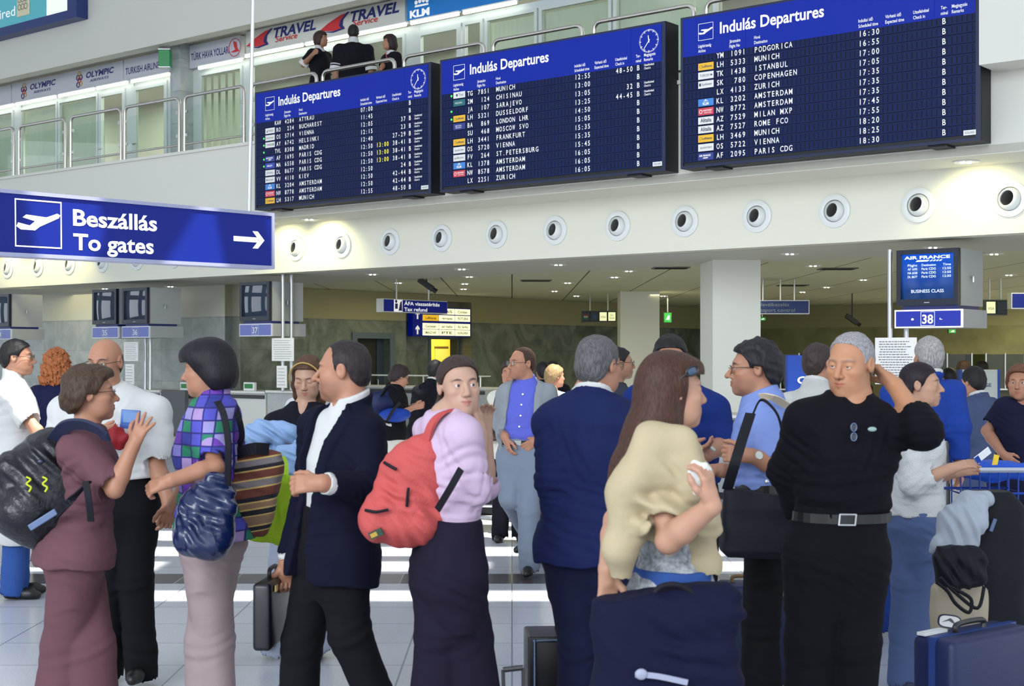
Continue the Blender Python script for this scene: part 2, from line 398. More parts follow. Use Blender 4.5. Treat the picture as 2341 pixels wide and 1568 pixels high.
# hairline curves: lower edge of the hair, (y forward, z up) in head space
HL_SHORT = [(-.12, -.075), (-.07, -.070), (-.045, -.035), (-.03, .012), (.012, .014), (.022, .0), (.030, .030), (.055, .064), (.085, .078), (.12, .085)]
HL_LOW = [(-.12, -.090), (-.07, -.085), (-.04, -.045), (-.02, .0), (.02, -.005), (.035, .020), (.055, .050), (.085, .068), (.12, .075)]
HL_REC = [(-.12, -.07), (-.07, -.065), (-.045, -.035), (-.03, .012), (.005, .014), (.014, -.022), (.022, .035), (.03, .085), (.05, .100), (.12, .15)]
def hair_solid(style, q, step, m, parent, C, R, hs):
    th = q.get('th', .010); g = SDF(*(axis(a, b, step) for a, b in q.get('box', ((-.125, .125), (-.15, .15), (-.16, .16)))))
    I = None
    g.ell((0, -.012, .034), (.075 + th, .095 + th, .082 + th), .02); g.ell((0, -.045, -.02), (.062 + th * .8, .058 + th, .065 + th), .03)
    if 'extra' in q:
        for e in q['extra']:
            if e[0] == 'e': g.ell(e[1], e[2], e[3] if len(e) > 3 else .03)
            elif e[0] == 'c': g.chain(e[1], e[2], e[3] if len(e) > 3 else .03)
    if q.get('warp'): g.warp(*q['warp'])
    hl = q.get('hl', HL_SHORT)
    if hl is not None:
        ys = [p[0] for p in hl]; zs = [p[1] for p in hl]; L = np.interp(g.y, ys, zs)[None, :, None]; z = g.z[None, None, :]; x = g.x[:, None, None]
        cut = (L - z) * .75 + 0 * x
        if 'curtain' in q:                      # hair that hangs: only the face window is cut away
            cx, y0, zt = q['curtain'][:3]; win = np.minimum(np.minimum(cx - np.abs(x), (g.y[None, :, None] - y0 - (q['curtain'][3] if len(q['curtain']) > 3 else 0) * z) * .85), zt - z); cut = win + 0 * z
        g.f = np.maximum(g.f, cut.astype(np.float32))
    for e in q.get('after', ()):                 # loose strands, tails
        g.chain(e[0], e[1], .02)
    if q.get('bottom') is not None: g.half((0, 0, q['bottom']), (0, 0, 1))
    if q.get('top') is not None:                 # bald crown: hair only below a dome
        zt = q['top']; z = g.z[None, None, :]; y = g.y[None, :, None]; g.f = np.maximum(g.f, ((z - (zt - .25 * y)) + 0 * g.x[:, None, None]).astype(np.float32))
    o = link('hair', g.mesh('hair'), m, parent); M4 = Matrix.Translation(Vector(C)) @ Matrix([list(r) for r in R]).to_4x4() @ Matrix.Scale(hs, 4)
    if 'band' in q: mb = MB(); mb.tube([(.099 * math.cos(a), .045 + .03 * math.sin(a), -.01 + .128 * math.sin(a)) for a in np.linspace(rad(-5), rad(185), 22)], .0045, 8); bo = obj('hairband', mb, q['band'], parent, True); bo.matrix_local = M4
    o.matrix_local = Matrix.Translation(Vector(C)) @ Matrix([list(r) for r in R]).to_4x4() @ Matrix.Scale(hs, 4); return o

def hand_solid(f, W, d, pn, side, sc=1.0, curl=.5, spread=.12, thumb=.6, curls=None):
    d = nrm(d); pn = np.asarray(pn, float); pn = nrm(pn - d * (pn @ d)); s = np.cross(d, pn) * side      # s points to the thumb side
    P = lambda a, b, c: W + (d * a + s * b + pn * c) * sc
    f.chain([P(-.01, 0, 0), P(.03, .0, 0)], [.026 * sc, .028 * sc], .02)
    for b in (-.026, -.009, .009, .026): f.cap(P(.02, b * .7, 0), P(.082, b, 0), .0145 * sc, .0125 * sc, .012)
    for i, (b, l) in enumerate(((.028, .068), (.0095, .078), (-.010, .071), (-.028, .056))):
        c = curls[i] if curls else curl * (1 + .08 * i); p = P(.084, b, 0); a = 0.25 * c; pts = [p]; sp = spread * (b / .028)
        for j, fr in enumerate((.46, .30, .24)):
            a += c * (0.9 if j else .5)
            dd = d * math.cos(a) + pn * math.sin(a); dd = nrm(dd + s * sp * math.cos(a)); pts.append(pts[-1] + dd * l * fr * sc)
        f.chain(pts, [.0098 * sc, .0090 * sc, .0082 * sc, .0068 * sc], .005)
    t0 = P(.025, .024, .006); t1 = t0 + nrm(d * .75 + s * thumb + pn * .35) * .042 * sc; t2 = t1 + nrm(d * .95 + s * thumb * .35 + pn * .35) * .032 * sc; t3 = t2 + nrm(d + pn * .25) * .022 * sc
    f.chain([t0, t1, t2, t3], [.0155 * sc, .0115 * sc, .0100 * sc, .0078 * sc], .008)

def person(label, Y, head, yaw=0, hyaw=None, pitch=0, roll=0, group=None, female=False, hip=None, neck=None, skin=(.62, .36, .25), haircol=(.02, .014, .01), hair=None, face=None,
           top=None, inner=None, bottom=None, shoes=None, arms=None, legs=None, build=1.0, glasses=None, belt=None, watch=None, eyes=None, hs=None, fhead=True, hands=None, stance=1.0, extra=None, z0=0.0, belt_z=.20):
    """head = (px of the head's middle, py of its top). Joint positions are read from sight lines at distance Y."""
    face = face or {}; arms = arms or {}; hands = hands or {}; legs = legs or {}
    hx, ty = head; base = at(hip[0] if hip else hx, HY, Y); base.z = z0; B = np.array(base)
    W = lambda px, py, dy=0.0: np.array(at(px, py, Y + dy)) - B
    hyaw = yaw if hyaw is None else hyaw; htop = W(hx, ty); H = htop[2]; k = H / 1.75
    hs = hs or ((.965 if female else 1.02) * (0.6 + .4 * k)); R = rotm(hyaw, pitch, roll); C = htop - V3(0, 0, .117 * hs)
    hp = lambda p: C + hs * (R @ np.asarray(p, float)); hpi = lambda P: ((P - C) @ R) / hs
    fw = rotm(yaw)[:, 1]; rt = rotm(yaw)[:, 0]
    nk = hp((0, -.035, -.13)) - V3(0, 0, .045); 
    if neck: nk = W(neck[0], neck[1], neck[2] if len(neck) > 2 else 0)
    pel = V3(0, 0, .525 * H) if not hip or len(hip) < 3 else V3(0, hip[2], .525 * H)
    ax = nk - pel; L = float(np.linalg.norm(ax)); w = ax / L; b_ = build
    sw = (.150 if female else .168) * k * b_
    root = thing('person', label, 'person', base, 0, group)
    res = max(.0026, Y * .00052); det = Y < 9
    T = lambda *a: [q * L for q in a]
    if female: ts, rx, ry, cy = T(-.22, -.1, .05, .34, .62, .80, .95, 1.02), [.13, .165, .172, .128, .142, .145, .10, .055], [.10, .115, .115, .092, .112, .100, .068, .05], [0, -.012, -.01, .008, .014, .004, -.008, -.01]
    else: ts, rx, ry, cy = T(-.22, -.1, .05, .34, .62, .80, .95, 1.02), [.13, .155, .160, .150, .165, .168, .115, .06], [.10, .112, .112, .108, .118, .105, .07, .055], [0, -.008, -.004, .008, .008, 0, -.01, -.012]
    rx = [q * k * b_ for q in rx]; ry = [q * k * b_ * (0.5 + .5 * b_) for q in ry]; 
    sh = {}; el = {}; wr = {}
    for S, sg in (('L', -1), ('R', 1)):
        a = arms.get(S, {}); sh[S] = nk + rt * sg * sw - w * .068 * k + fw * .0
        if 's' in a: sh[S] = W(*a['s']) - w * .028 * k
        el[S] = W(*a['e']) if 'e' in a else sh[S] + rt * sg * .05 - fw * .03 + V3(0, 0, -.285 * k)
        wr[S] = W(*a['w']) if 'w' in a else el[S] + rt * sg * .0 + fw * .06 + V3(0, 0, -.25 * k)
    hipj, kn, an, fd = {}, {}, {}, {}
    for S, sg in (('L', -1), ('R', 1)):
        a = legs.get(S, {}); hipj[S] = pel + rt * sg * .085 * k + V3(0, 0, -.02)
        an[S] = W(*a['a']) if 'a' in a else V3(pel[0], pel[1], 0) + rt * sg * .095 * k * stance + V3(0, 0, .085 * k)
        kn[S] = W(*a['k']) if 'k' in a else (hipj[S] * .46 + an[S] * .54) + fw * .015
        fd[S] = nrm(rotm(a.get('yaw', yaw + (-8 * sg if True else 0)))[:, 1])
    ar = .88 if female else 1.0
    # ---- body: one continuous surface with head, hands and feet
    spans = [[(C[i] - .135 * hs, C[i] + .135 * hs, res)] for i in range(3)]; pts = [C + .14, C - .14, nk, pel]
    for S in 'LR':
        a = arms.get(S, {}); vis = S in hands and hands[S] is not None and hands[S].get('vis', True); hd = hands.get(S) or {}
        d = nrm(hd.get('d', nrm(wr[S] - el[S]))); tip = wr[S] + d * .19
        for i in range(3):
            if vis: spans[i].append((min(wr[S][i], tip[i]) - .075, max(wr[S][i], tip[i]) + .075, max(.0032, res * 1.15)))
            spans[i].append((min(el[S][i], wr[S][i]) - .05, max(el[S][i], wr[S][i]) + .05, .012))
        pts += [sh[S], el[S], wr[S], tip, kn[S], an[S] + fd[S] * .2, an[S]]
    pts = np.array(pts); lo = pts.min(0) - .13; hi = pts.max(0) + .13; lo[2] = -.03
    f = SDF(*(axis(lo[i], hi[i], .02, spans[i]) for i in range(3)))
    loft(f, pel, w, rt, fw, ts, [q - .022 for q in rx], [q - .022 for q in ry], cy)
    for S in 'LR':
        f.chain([sh[S], el[S], wr[S]], [.046 * k * ar * b_, .040 * k * ar, .0275 * k * ar], .02)
        fa = el[S] * .68 + wr[S] * .32; f.cap(el[S], fa, .038 * k * ar, .042 * k * ar, .02); f.cap(fa, wr[S], .042 * k * ar, .0275 * k * ar, .02)
        f.cap(sh[S], nk - w * .03, .05 * k, .05 * k, .04)
        f.chain([hipj[S], kn[S], an[S]], [.075 * k, .052 * k, .038 * k], .03); f.cap(an[S] + V3(0, 0, -.045), an[S] + fd[S] * .15 * k + V3(0, 0, -.055), .030 * k, .024 * k, .03)
        hd = hands.get(S) or {}; d = nrm(hd.get('d', wr[S] - el[S])); pn = hd.get('n', rt * (1 if S == 'L' else -1))
        hand_solid(f, wr[S] + d * .012, d, pn, 1 if S == 'R' else -1, (.90 if female else 1.0) * k, hd.get('curl', .45), hd.get('spread', .08), hd.get('thumb', .6), hd.get('curls'))
    nr = (.047 if female else .057) * k
    f.cap(hp((0, -.028, -.055)), nk + V3(0, 0, .0), nr, nr * 1.08, .03); f.cap(nk, nk - w * .05, nr * 1.1, .08 * k, .04)
    head_solid(f, hp, R, hs, face, res < .0058)
    if extra: extra(f, hp)
    me = f.mesh('body'); skin_tint(me, hpi, face, skin, haircol); link('body', me, skin_mat(), root)
    # ---- eyes
    if Y < 12 and res < .0065:
        g = rotm(*(eyes or (hyaw, 0)))
        for sx in (-1, 1):
            mb = MB(); rings = []; r_ = .0128 * hs; c = hp((sx * .031, .0775, .003)); nr_ = 14; prof = [0.0, .16, .2, .46, .52, .9, 1.4, 2.2, 3.0]
            for a in prof: rings.append([tuple(c + r_ * (g @ V3(math.sin(a + .001) * math.cos(2 * math.pi * j / nr_), math.cos(a), math.sin(a + .001) * math.sin(2 * math.pi * j / nr_)))) for j in range(nr_)])
            for i in range(len(prof) - 1):
                mb.cur = 2 if i < 2 else (1 if i < 4 else 0); mb.loft([rings[i], rings[i + 1]], caps=(i == 0))
            obj('eye', mb, [mat('eye_white', (.62, .60, .58), .15), mat('iris', face.get('iris', (.06, .04, .03)), .1), mat('pupil', (.005, .005, .005), .1)], root, True)
    hm = hair_mat(haircol)
    if hair: hair_solid('hair', hair, max(.0032, res * 1.2), hm, root, C, R, hs)
    if glasses is not None:
        mb = MB(); gs = glasses.get('r', .021)
        for sx in (-1, 1):
            mb.tube([(sx * .033 + gs * math.cos(a) * 1.12, .1065 - .006 * abs(math.cos(a)), .001 + gs * .85 * math.sin(a)) for a in np.linspace(0, 2 * math.pi, 18)[:-1]], glasses.get('t', .0014), 6, closed=True)
            mb.tube([(sx * (.033 + gs * 1.12), .101, .006), (sx * .074, .07, .008), (sx * .0805, 0, .006), (sx * .081, -.02, -.004)], .0016, 6)
        mb.tube([(-.011, .108, .004), (0, .112, .007), (.011, .108, .004)], .0016, 6)
        o = obj('glasses', mb, mat('spectacle_frame', glasses.get('col', (.05, .045, .04)), .3, .6), root, True); o.matrix_local = Matrix.Translation(Vector(C)) @ Matrix([list(r) for r in R]).to_4x4() @ Matrix.Scale(hs, 4)
        mb = MB()
        for sx in (-1, 1): mb.prism([(sx * .033 + gs * 1.1 * math.cos(a), .001 + gs * .83 * math.sin(a)) for a in np.linspace(0, 2 * math.pi, 17)[:-1]], .1025, .1032)
        gl = obj('lens', mb, glass_mat() if not glasses.get('dark') else mat('sun_lens', (.02, .02, .03), .08), o, False)
    ctx = dict(root=root, W=W, pel=pel, nk=nk, w=w, rt=rt, fw=fw, L=L, k=k, sh=sh, el=el, wr=wr, ts=ts, rx=rx, ry=ry, cy=cy, C=C, R=R, hs=hs, hp=hp, B=B, Y=Y, ar=ar * b_, nr=nr, hipj=hipj, kn=kn, an=an, fd=fd, H=H)
    zrel = lambda py: CZ + (HY - py) * Y / F - z0 - .525 * H
    if top and 'hp' in top: top = dict(top); top['hem'] = zrel(top.pop('hp')) / k
    if belt and 'py' in belt: belt_z = zrel(belt['py']) / L
    if bottom and 'waist' not in bottom and not bottom.get('skirt'):
        bottom = dict(bottom)
        if belt: bottom['waist'] = belt_z + .03 / L
        elif top and not inner: bottom['waist'] = top.get('hem', -.12) * k / L + .055
        else: bottom['waist'] = .28
    if inner: top_solid(ctx, **inner)
    if top: top_solid(ctx, **top)
    if bottom: bottom_solid(ctx, **bottom)
    if shoes:
        for S in 'LR':
            a = an[S]; d = fd[S]; n_ = np.cross(V3(0, 0, 1), d); zs_ = a[2] - .085 * k; st = max(.006, Y * .0009)
            def bs(f):
                f.cap(a + V3(0, 0, -.030 * k), a + d * .02 + V3(0, 0, .0), .040 * k, .040 * k, .02); f.cap(a - d * .03 + V3(0, 0, -.045 * k), a + d * .12 * k + V3(0, 0, -.048 * k), .036 * k, .040 * k, .02)
                f.cap(a + d * .1 * k + V3(0, 0, -.050 * k), a + d * .165 * k + V3(0, 0, -.056 * k), .040 * k, .028 * k, .02); f.half((a[0], a[1], zs_ + .004), (0, 0, 1))
            solid('shoe', a + V3(-.27, -.27, -.11), a + V3(.27, .27, .08), st, bs, shoes, root)
    if belt is not None:
        t0 = belt_z * L; mb = MB(); X = np.interp(t0, ts, rx) + .024; Yy = np.interp(t0, ts, ry) + .017; c0 = np.interp(t0, ts, cy)
        path = [tuple(pel + w * t0 + rt * X * math.cos(a) + fw * (c0 + Yy * math.sin(a))) for a in np.linspace(0, 2 * math.pi, 33)]
        mb.strap(path, .036, .006, [tuple(w)] * len(path)); bo = obj('belt', mb, belt['m'], root, False)
        if 'buckle' in belt:
            mb = MB(); cc = pel + w * t0 + fw * (c0 + Yy + .006); q = lambda a, b: tuple(cc + rt * a + w * b)
            if belt.get('plate'): mb.strap([q(-.026, 0), q(.026, 0)], .036, .006, tuple(w))
            else:
                for a, b in (((-.03, .02), (.03, .02)), ((-.03, -.02), (.03, -.02)), ((-.03, -.022), (-.03, .022)), ((.03, -.022), (.03, .022))): mb.tube([q(*a), q(*b)], .0035, 6)
            obj('buckle', mb, belt['buckle'], bo, True)
    if watch:
        S, m1, m2 = watch; d = nrm(wr[S] - el[S]); c = wr[S] - d * .015; u1 = nrm(np.cross(d, V3(0, .3, 1))); u2 = np.cross(d, u1); r_ = .031 * k * ar; mb = MB()
        mb.strap([tuple(c + u1 * r_ * math.cos(a) + u2 * r_ * math.sin(a)) for a in np.linspace(0, 2 * math.pi, 21)], .02, .004, tuple(d)); wo = obj('watch', mb, m1, root)
        if m2 is not None:
            cam_side = nrm(V3(0, -1, .4) - d * (V3(0, -1, .4) @ d)); mb = MB(); mb.cyl(tuple(c + cam_side * r_), tuple(c + cam_side * (r_ + .009)), .018, 16); obj('watch_face', mb, m2, wo, True)
    return ctx
def glass_mat(tint=(.95, 1, .98), rough=0.0, name='clear_glass'):
    if name in _mats: return _mats[name]
    m, nt, b, N, L = nodes_of(name); t = N('BsdfTransparent'); t.inputs[0].default_value = (*tint, 1); g = N('BsdfGlossy'); g.inputs['Roughness'].default_value = rough
    fr = N('Fresnel'); fr.inputs[0].default_value = 1.45; mx = N('MixShader'); ge = N('NewGeometry'); iv = N('Math', operation='SUBTRACT'); iv.inputs[0].default_value = 1.0; L(ge.outputs['Backfacing'], iv.inputs[1]); mf = N('Math', operation='MULTIPLY'); L(fr.outputs[0], mf.inputs[0]); L(iv.outputs[0], mf.inputs[1]); L(mf.outputs[0], mx.inputs[0]); L(t.outputs[0], mx.inputs[1]); L(g.outputs[0], mx.inputs[2]); L(mx.outputs[0], nt.nodes['Material Output'].inputs[0]); return m
def arm_pts(c, S, u):
    sh, el, wr = c['sh'][S], c['el'][S], c['wr'][S]
    return [sh, sh + (el - sh) * u] if u <= 1 else [sh, el, el + (wr - el) * (u - 1)]
def top_solid(c, m, sleeve=.5, hem=-.12, loose=.014, name='shirt', sl=.016, collar=None, open=None, lapel=None, neck=None, warp=(.008, 26), step=None, flare=0.0, vneck=0.0, seed=1, arms='LR', cuff=None, extra=None, topt=1.03, tuck=False, skirtless=False, crinkle=True):
    k, L, w, rt, fw, pel, nk = (c[q] for q in ('k', 'L', 'w', 'rt', 'fw', 'pel', 'nk')); st = step or max(.0065, c['Y'] * (.0012 if crinkle else .0008)); pts = [nk + w * .12, pel + V3(0, 0, hem * k - .05)]
    sl_u = sleeve if isinstance(sleeve, dict) else {'L': sleeve, 'R': sleeve}
    for S in arms: pts += arm_pts(c, S, max(.05, sl_u[S]))
    R = max(c['rx']) + loose + .05 + flare; P = np.array(pts); lo = np.minimum(P.min(0) - .10, pel - V3(R, R, 0)); hi = np.maximum(P.max(0) + .10, pel + V3(R, R, 0)); lo[2] = min(pel[2] + hem * k - .06, P[:, 2].min() - .09); hi[2] = P[:, 2].max() + .06
    f = SDF(*(axis(lo[i], hi[i], st) for i in range(3)))
    for S in arms:
        p = arm_pts(c, S, sl_u[S]); r0 = .049 * k * c['ar'] + sl; rr = [r0 + .006, .042 * k * c['ar'] + sl * 1.1, .032 * k * c['ar'] + sl]
        if len(p) == 2: rr = [r0 + .006, r0 + (rr[1] - r0) * sl_u[S] + .006]
        else: rr[2] = rr[1] + (rr[2] - rr[1]) * (sl_u[S] - 1)
        f.chain(p, rr[:len(p)], .025); d = nrm(p[-1] - p[-2]); e = p[-1]; f.cap(e + d * rr[len(p) - 1] * .55, e + d * .12, rr[len(p) - 1] * 1.08, rr[len(p) - 1] * 1.2, .004, '-')
    t1 = hem * k; ts = [t1] + [t for t in c['ts'] if t > t1 + .03]; X = [np.interp(t, c['ts'], c['rx']) + loose for t in ts]; Yv = [np.interp(t, c['ts'], c['ry']) + loose for t in ts]
    if t1 < c['ts'][0]: X[0] = max(c['rx'][1], c['rx'][2]) + loose; Yv[0] = max(c['ry'][1], c['ry'][2]) + loose
    for i, t in enumerate(ts):
        if t < c['ts'][1]: X[i] = c['rx'][1] + loose; Yv[i] = c['ry'][1] + loose
        if flare: a = max(0, (.34 * L - t)) / (.34 * L - t1 + .01); X[i] += flare * a; Yv[i] += flare * a
    for i, t in enumerate(ts):
        if tuck and t < .30 * L: X[i] -= loose - .004; Yv[i] -= loose - .004        # tucked in
        elif not tuck and t < .25 * L: X[i] += max(0, (.044 if hem < 0 else .032) - loose); Yv[i] += max(0, (.044 if hem < 0 else .032) - loose)
    if loose > .02 and not tuck:                      # loose cloth hangs straight from the chest
        ch = np.interp(.62 * L, c['ts'], c['rx']); chy = np.interp(.62 * L, c['ts'], c['ry'])
        for i, t in enumerate(ts):
            if t < .62 * L: X[i] = max(X[i], ch + loose * .6); Yv[i] = max(Yv[i], chy + loose * .3)
    loft(f, pel, w, rt, fw, ts, X, Yv, [np.interp(t, c['ts'], c['cy']) for t in ts], .05)
    for S in arms: f.cap(c['sh'][S], nk - w * .03, .046 * k + loose * .45, .058 * k + loose * .2, .05)
    if hem < -.02 and not skirtless:
        for S in 'LR':
            a, e = c['hipj'][S], c['kn'][S]; q = min(1.0, max(.05, (a[2] - (pel[2] + t1) + .06) / max(.05, a[2] - e[2]))); f.cap(a, a + (e - a) * q, .098 * k + loose * .8 + .012, .088 * k + loose * .8 + .014, .06)
        f.half(pel + w * t1, w)
    if extra: extra(f, c)
    if crinkle:
        for S in arms:
            if sl_u[S] > .8: f.crinkle(c['el'][S], c['wr'][S] - c['sh'][S], .0045, .034, .085, seed)
            f.crinkle(c['sh'][S] - w * .10, c['rt'] * .6 - w * .8, .0045, .05, .10, seed + 3)
        f.crinkle(pel + w * max(.10, t1 + .07), w + .25 * rt, .006, .055, .17, seed + 5); f.crinkle(pel + w * .62 * L, rt + .5 * w, .0035, .06, .20, seed + 8)
    if collar: f.cap(nk - w * .01, c['hp']((0, -.03, -.085)), (neck or c['nr']) + .017, (neck or c['nr']) + .015, .02)
    if warp: f.warp(warp[0], warp[1], seed, (1, 1, .55))
    nr = (neck or (c['nr'] + .005)) if not (collar and not neck) else c['nr'] - .012; f.cap(nk - w * .055, c['hp']((0, -.02, .02)), nr, nr + (.012 if not collar else .004), .006, '-')
    if vneck: f.cap(nk - w * vneck + fw * .16, nk + fw * .10 + w * .03, .012, .055, .01, '-')
    if collar:
        cz = c['hp']((0, -.02, -.092)) - V3(0, 0, .024 if neck else 0); up = nrm(V3(0, 0, 1) + .55 * -fw * -1 * -1); x, y, z = f.x[:, None, None], f.y[None, :, None], f.z[None, None, :]; nn = nrm(V3(0, 0, 1) + .35 * fw)
        f.f = np.maximum(f.f, ((x - cz[0]) * nn[0] + (y - cz[1]) * nn[1] + (z - cz[2]) * nn[2]).astype(np.float32))
        if collar == 'open': f.cap(nk - w * .09 + fw * .15, nk + fw * .09 + w * .06, .006, .034, .006, '-')
    if open: wedge(f, pel, w, rt, fw, [t * L for t in open['t']], open['w'], open.get('off', 0), 0.0, raise_=lapel and (lapel, .007, open.get('lt', .42) * L, 1.1 * L))
    o = link(name, f.mesh(name), m, c['root']); return o
def bottom_solid(c, m, thigh=.092, knee=.074, hem=.082, end=.03, waist=.25, warp=(.007, 20), skirt=None, name='trousers', step=None, seed=3, loose=.017, crease=True):
    k, L, w, rt, fw, pel = (c[q] for q in ('k', 'L', 'w', 'rt', 'fw', 'pel')); st = step or max(.008, c['Y'] * .0014); P = np.array([pel + w * waist * L, *c['kn'].values(), *c['an'].values(), *c['hipj'].values()])
    lo = P.min(0) - .16; hi = P.max(0) + .16; lo[2] = -.02; hi[2] = pel[2] + waist * L + .06; f = SDF(*(axis(lo[i], hi[i], st) for i in range(3)))
    if skirt:
        z1 = skirt['end'] - pel[2]; ts = [z1, z1 * .5, -.1 * L, .05 * L, waist * L + .02]; h = c['rx'][2] + loose; loft(f, pel, V3(0, 0, 1), rt, fw, ts, [skirt['x'], (skirt['x'] + h) / 2 + .01, h + .01, h, np.interp(waist * L, c['ts'], c['rx']) + loose], [skirt['y'], (skirt['y'] + h) / 2, h * .8, c['ry'][2] + loose, c['ry'][2] + loose * .8])
    else:
        for S in 'LR':
            a, b, e = c['hipj'][S], c['kn'][S], c['an'][S]; d = nrm(e - b); e2 = e + d * (e[2] - end) / max(.2, -d[2]) if d[2] < 0 else e
            g = SDF(f.x, f.y, f.z); g.chain([a, b, e2], [thigh * k * 1.06, knee * k, hem * k], .03); h_ = np.maximum(.010 - np.abs(f.f - g.f), 0); f.f = np.minimum(f.f, g.f) - h_ * h_ * 25; f.half((0, 0, 0), (0, 0, 1)) if False else None
            f.cap(e2 + V3(0, 0, -hem * k * .0) + d * hem * k * .6, e2 + d * .2, hem * k * 1.1, hem * k * 1.1, .004, '-')
        ts = [t * L for t in ([-.38, -.1] + ([.05] if waist > .09 else []) + [max(waist, -.04)])]; X = [np.interp(t, c['ts'], c['rx']) + loose for t in ts]; Y_ = [np.interp(t, c['ts'], c['ry']) + loose for t in ts]; X[0] = (.085 + thigh * .55) * k; Y_[0] = thigh * k * .60
        if waist > .2: X[-1] = max(X[-1], X[-2] * .93)
        loft(f, pel, w, rt, fw, ts, X, Y_, [np.interp(t, c['ts'], c['cy']) for t in ts], .045)
        for S in 'LR':
            f.crinkle(c['kn'][S], c['an'][S] - c['hipj'][S] + V3(.25, .2, 0), .0032, .085, .12, seed + (S == 'L')); f.crinkle(c['an'][S] + V3(0, 0, .08), V3(.35, .2, 1), .0045, .07, .11, seed + 2); f.crinkle(c['hipj'][S] - V3(0, 0, .04), V3(.6, .2, 1), .004, .06, .13, seed + 4)
    f.warp(warp[0], warp[1], seed, (1, 1, .28)); return link(name, f.mesh(name), m, c['root'])
# ------------------------------------------------------------------ the setting
CEIL = 3.0
cream = mat('cream_plaster', (.72, .72, .62), .85, bump=.03, bscale=300)
grey_wall = mat('light_grey_plaster', (.62, .62, .565), .85, bump=.03, bscale=300)
steel = mat('brushed_steel', (.62, .62, .60), .32, 1.0)
white_pl = mat('white_enamel', (.72, .74, .74), .4)
alu = mat('pale_aluminium', (.55, .57, .60), .35, .85)
panel_grey = mat('grey_metal_panel', (.40, .42, .42), .5)
dark_void = mat('dark_recess', (.02, .02, .02), .9)
navy_pl = mat('navy_plastic', (.008, .018, .11), .4)
black_pl = mat('black_plastic', (.012, .012, .014), .4)
paper = mat('white_paper', (.80, .80, .78), .8)
ink = mat('print_ink', (.10, .10, .12), .8)
def marble(name, c0, c1, sc=1.3):
    m, nt, b, N, L = nodes_of(name, .35); tc = N('TexCoord'); n = N('TexNoise', i_Scale=sc, i_Detail=8.0, i_Roughness=.62, i_Distortion=1.4); L(tc.outputs['Object'], n.inputs['Vector'])
    r = N('ValToRGB'); r.color_ramp.elements[0].position = .36; r.color_ramp.elements[0].color = (*c0, 1); r.color_ramp.elements[1].position = .62; r.color_ramp.elements[1].color = (*c1, 1)
    br = N('TexBrick', offset=0.0); br.inputs['Scale'].default_value = 1.0; br.inputs['Brick Width'].default_value = .9; br.inputs['Row Height'].default_value = .6; br.inputs['Mortar Size'].default_value = .004
    br.inputs['Color1'].default_value = (1, 1, 1, 1); br.inputs['Color2'].default_value = (.88, .9, .9, 1); br.inputs['Mortar'].default_value = (.6, .6, .6, 1); mp = N('Mapping'); mp.inputs['Rotation'].default_value = (rad(90), 0, 0)
    L(tc.outputs['Object'], mp.inputs['Vector']); L(mp.outputs[0], br.inputs['Vector']); mx = N('Mix', data_type='RGBA', blend_type='MULTIPLY'); mx.inputs['Factor'].default_value = 1.0
    L(n.outputs['Fac'], r.inputs[0]); L(r.outputs[0], mx.inputs['A']); L(br.outputs['Color'], mx.inputs['B']); L(mx.outputs['Result'], b.inputs['Base Color']); return m
marble_g = marble('grey_green_marble', (.10, .12, .10), (.24, .27, .24))
marble_l = marble('pale_grey_marble', (.36, .40, .40), (.50, .53, .52), 2.2)
# floor: pale stone tiles, one darker band of granite
m, nt, b, N, L = nodes_of('stone_tile_floor', .22)
tc = N('TexCoord'); br = N('TexBrick', offset=0.0); br.inputs['Scale'].default_value = 1.0; br.inputs['Brick Width'].default_value = .6; br.inputs['Row Height'].default_value = .6; br.inputs['Mortar Size'].default_value = .005
br.inputs['Color1'].default_value = (.58, .60, .67, 1); br.inputs['Color2'].default_value = (.62, .64, .70, 1); br.inputs['Mortar'].default_value = (.28, .29, .33, 1); br.inputs['Bias'].default_value = 0.0
L(tc.outputs['Object'], br.inputs['Vector']); nz = N('TexNoise', i_Scale=90.0, i_Detail=4.0); L(tc.outputs['Object'], nz.inputs['Vector'])
sp = N('SeparateXYZ'); L(tc.outputs['Object'], sp.inputs[0])
def between(src, a, c):
    g = N('Math', operation='GREATER_THAN'); g.inputs[1].default_value = a; l_ = N('Math', operation='LESS_THAN'); l_.inputs[1].default_value = c; mu = N('Math', operation='MULTIPLY')
    L(src, g.inputs[0]); L(src, l_.inputs[0]); L(g.outputs[0], mu.inputs[0]); L(l_.outputs[0], mu.inputs[1]); return mu.outputs[0]
band = between(sp.outputs['Y'], 10.58, 11.06)
b2 = N('TexBrick', offset=0.0); b2.inputs['Scale'].default_value = 1.0; b2.inputs['Brick Width'].default_value = .42; b2.inputs['Row Height'].default_value = 20.0; b2.inputs['Mortar Size'].default_value = .006
b2.inputs['Color1'].default_value = (.07, .06, .065, 1); b2.inputs['Color2'].default_value = (.17, .165, .18, 1); b2.inputs['Mortar'].default_value = (.3, .3, .3, 1); L(tc.outputs['Object'], b2.inputs['Vector'])
m1 = N('Mix', data_type='RGBA'); L(band, m1.inputs['Factor']); L(br.outputs['Color'], m1.inputs['A']); L(b2.outputs['Color'], m1.inputs['B'])
m2 = N('Mix', data_type='RGBA', blend_type='MULTIPLY'); m2.inputs['Factor'].default_value = .35; L(m1.outputs['Result'], m2.inputs['A']); L(nz.outputs['Fac'], m2.inputs['B']); L(m2.outputs['Result'], b.inputs['Base Color'])
stone = m
mb = MB(); mb.box((-34, -14, -.15), (34, 62, 0)); struct('floor', mb, stone)

# wall axes object space: x along the wall, y into the building, z up
def W2(name, mb, m): return struct(name, mb, m, (P0[0], P0[1], 0), AZ)
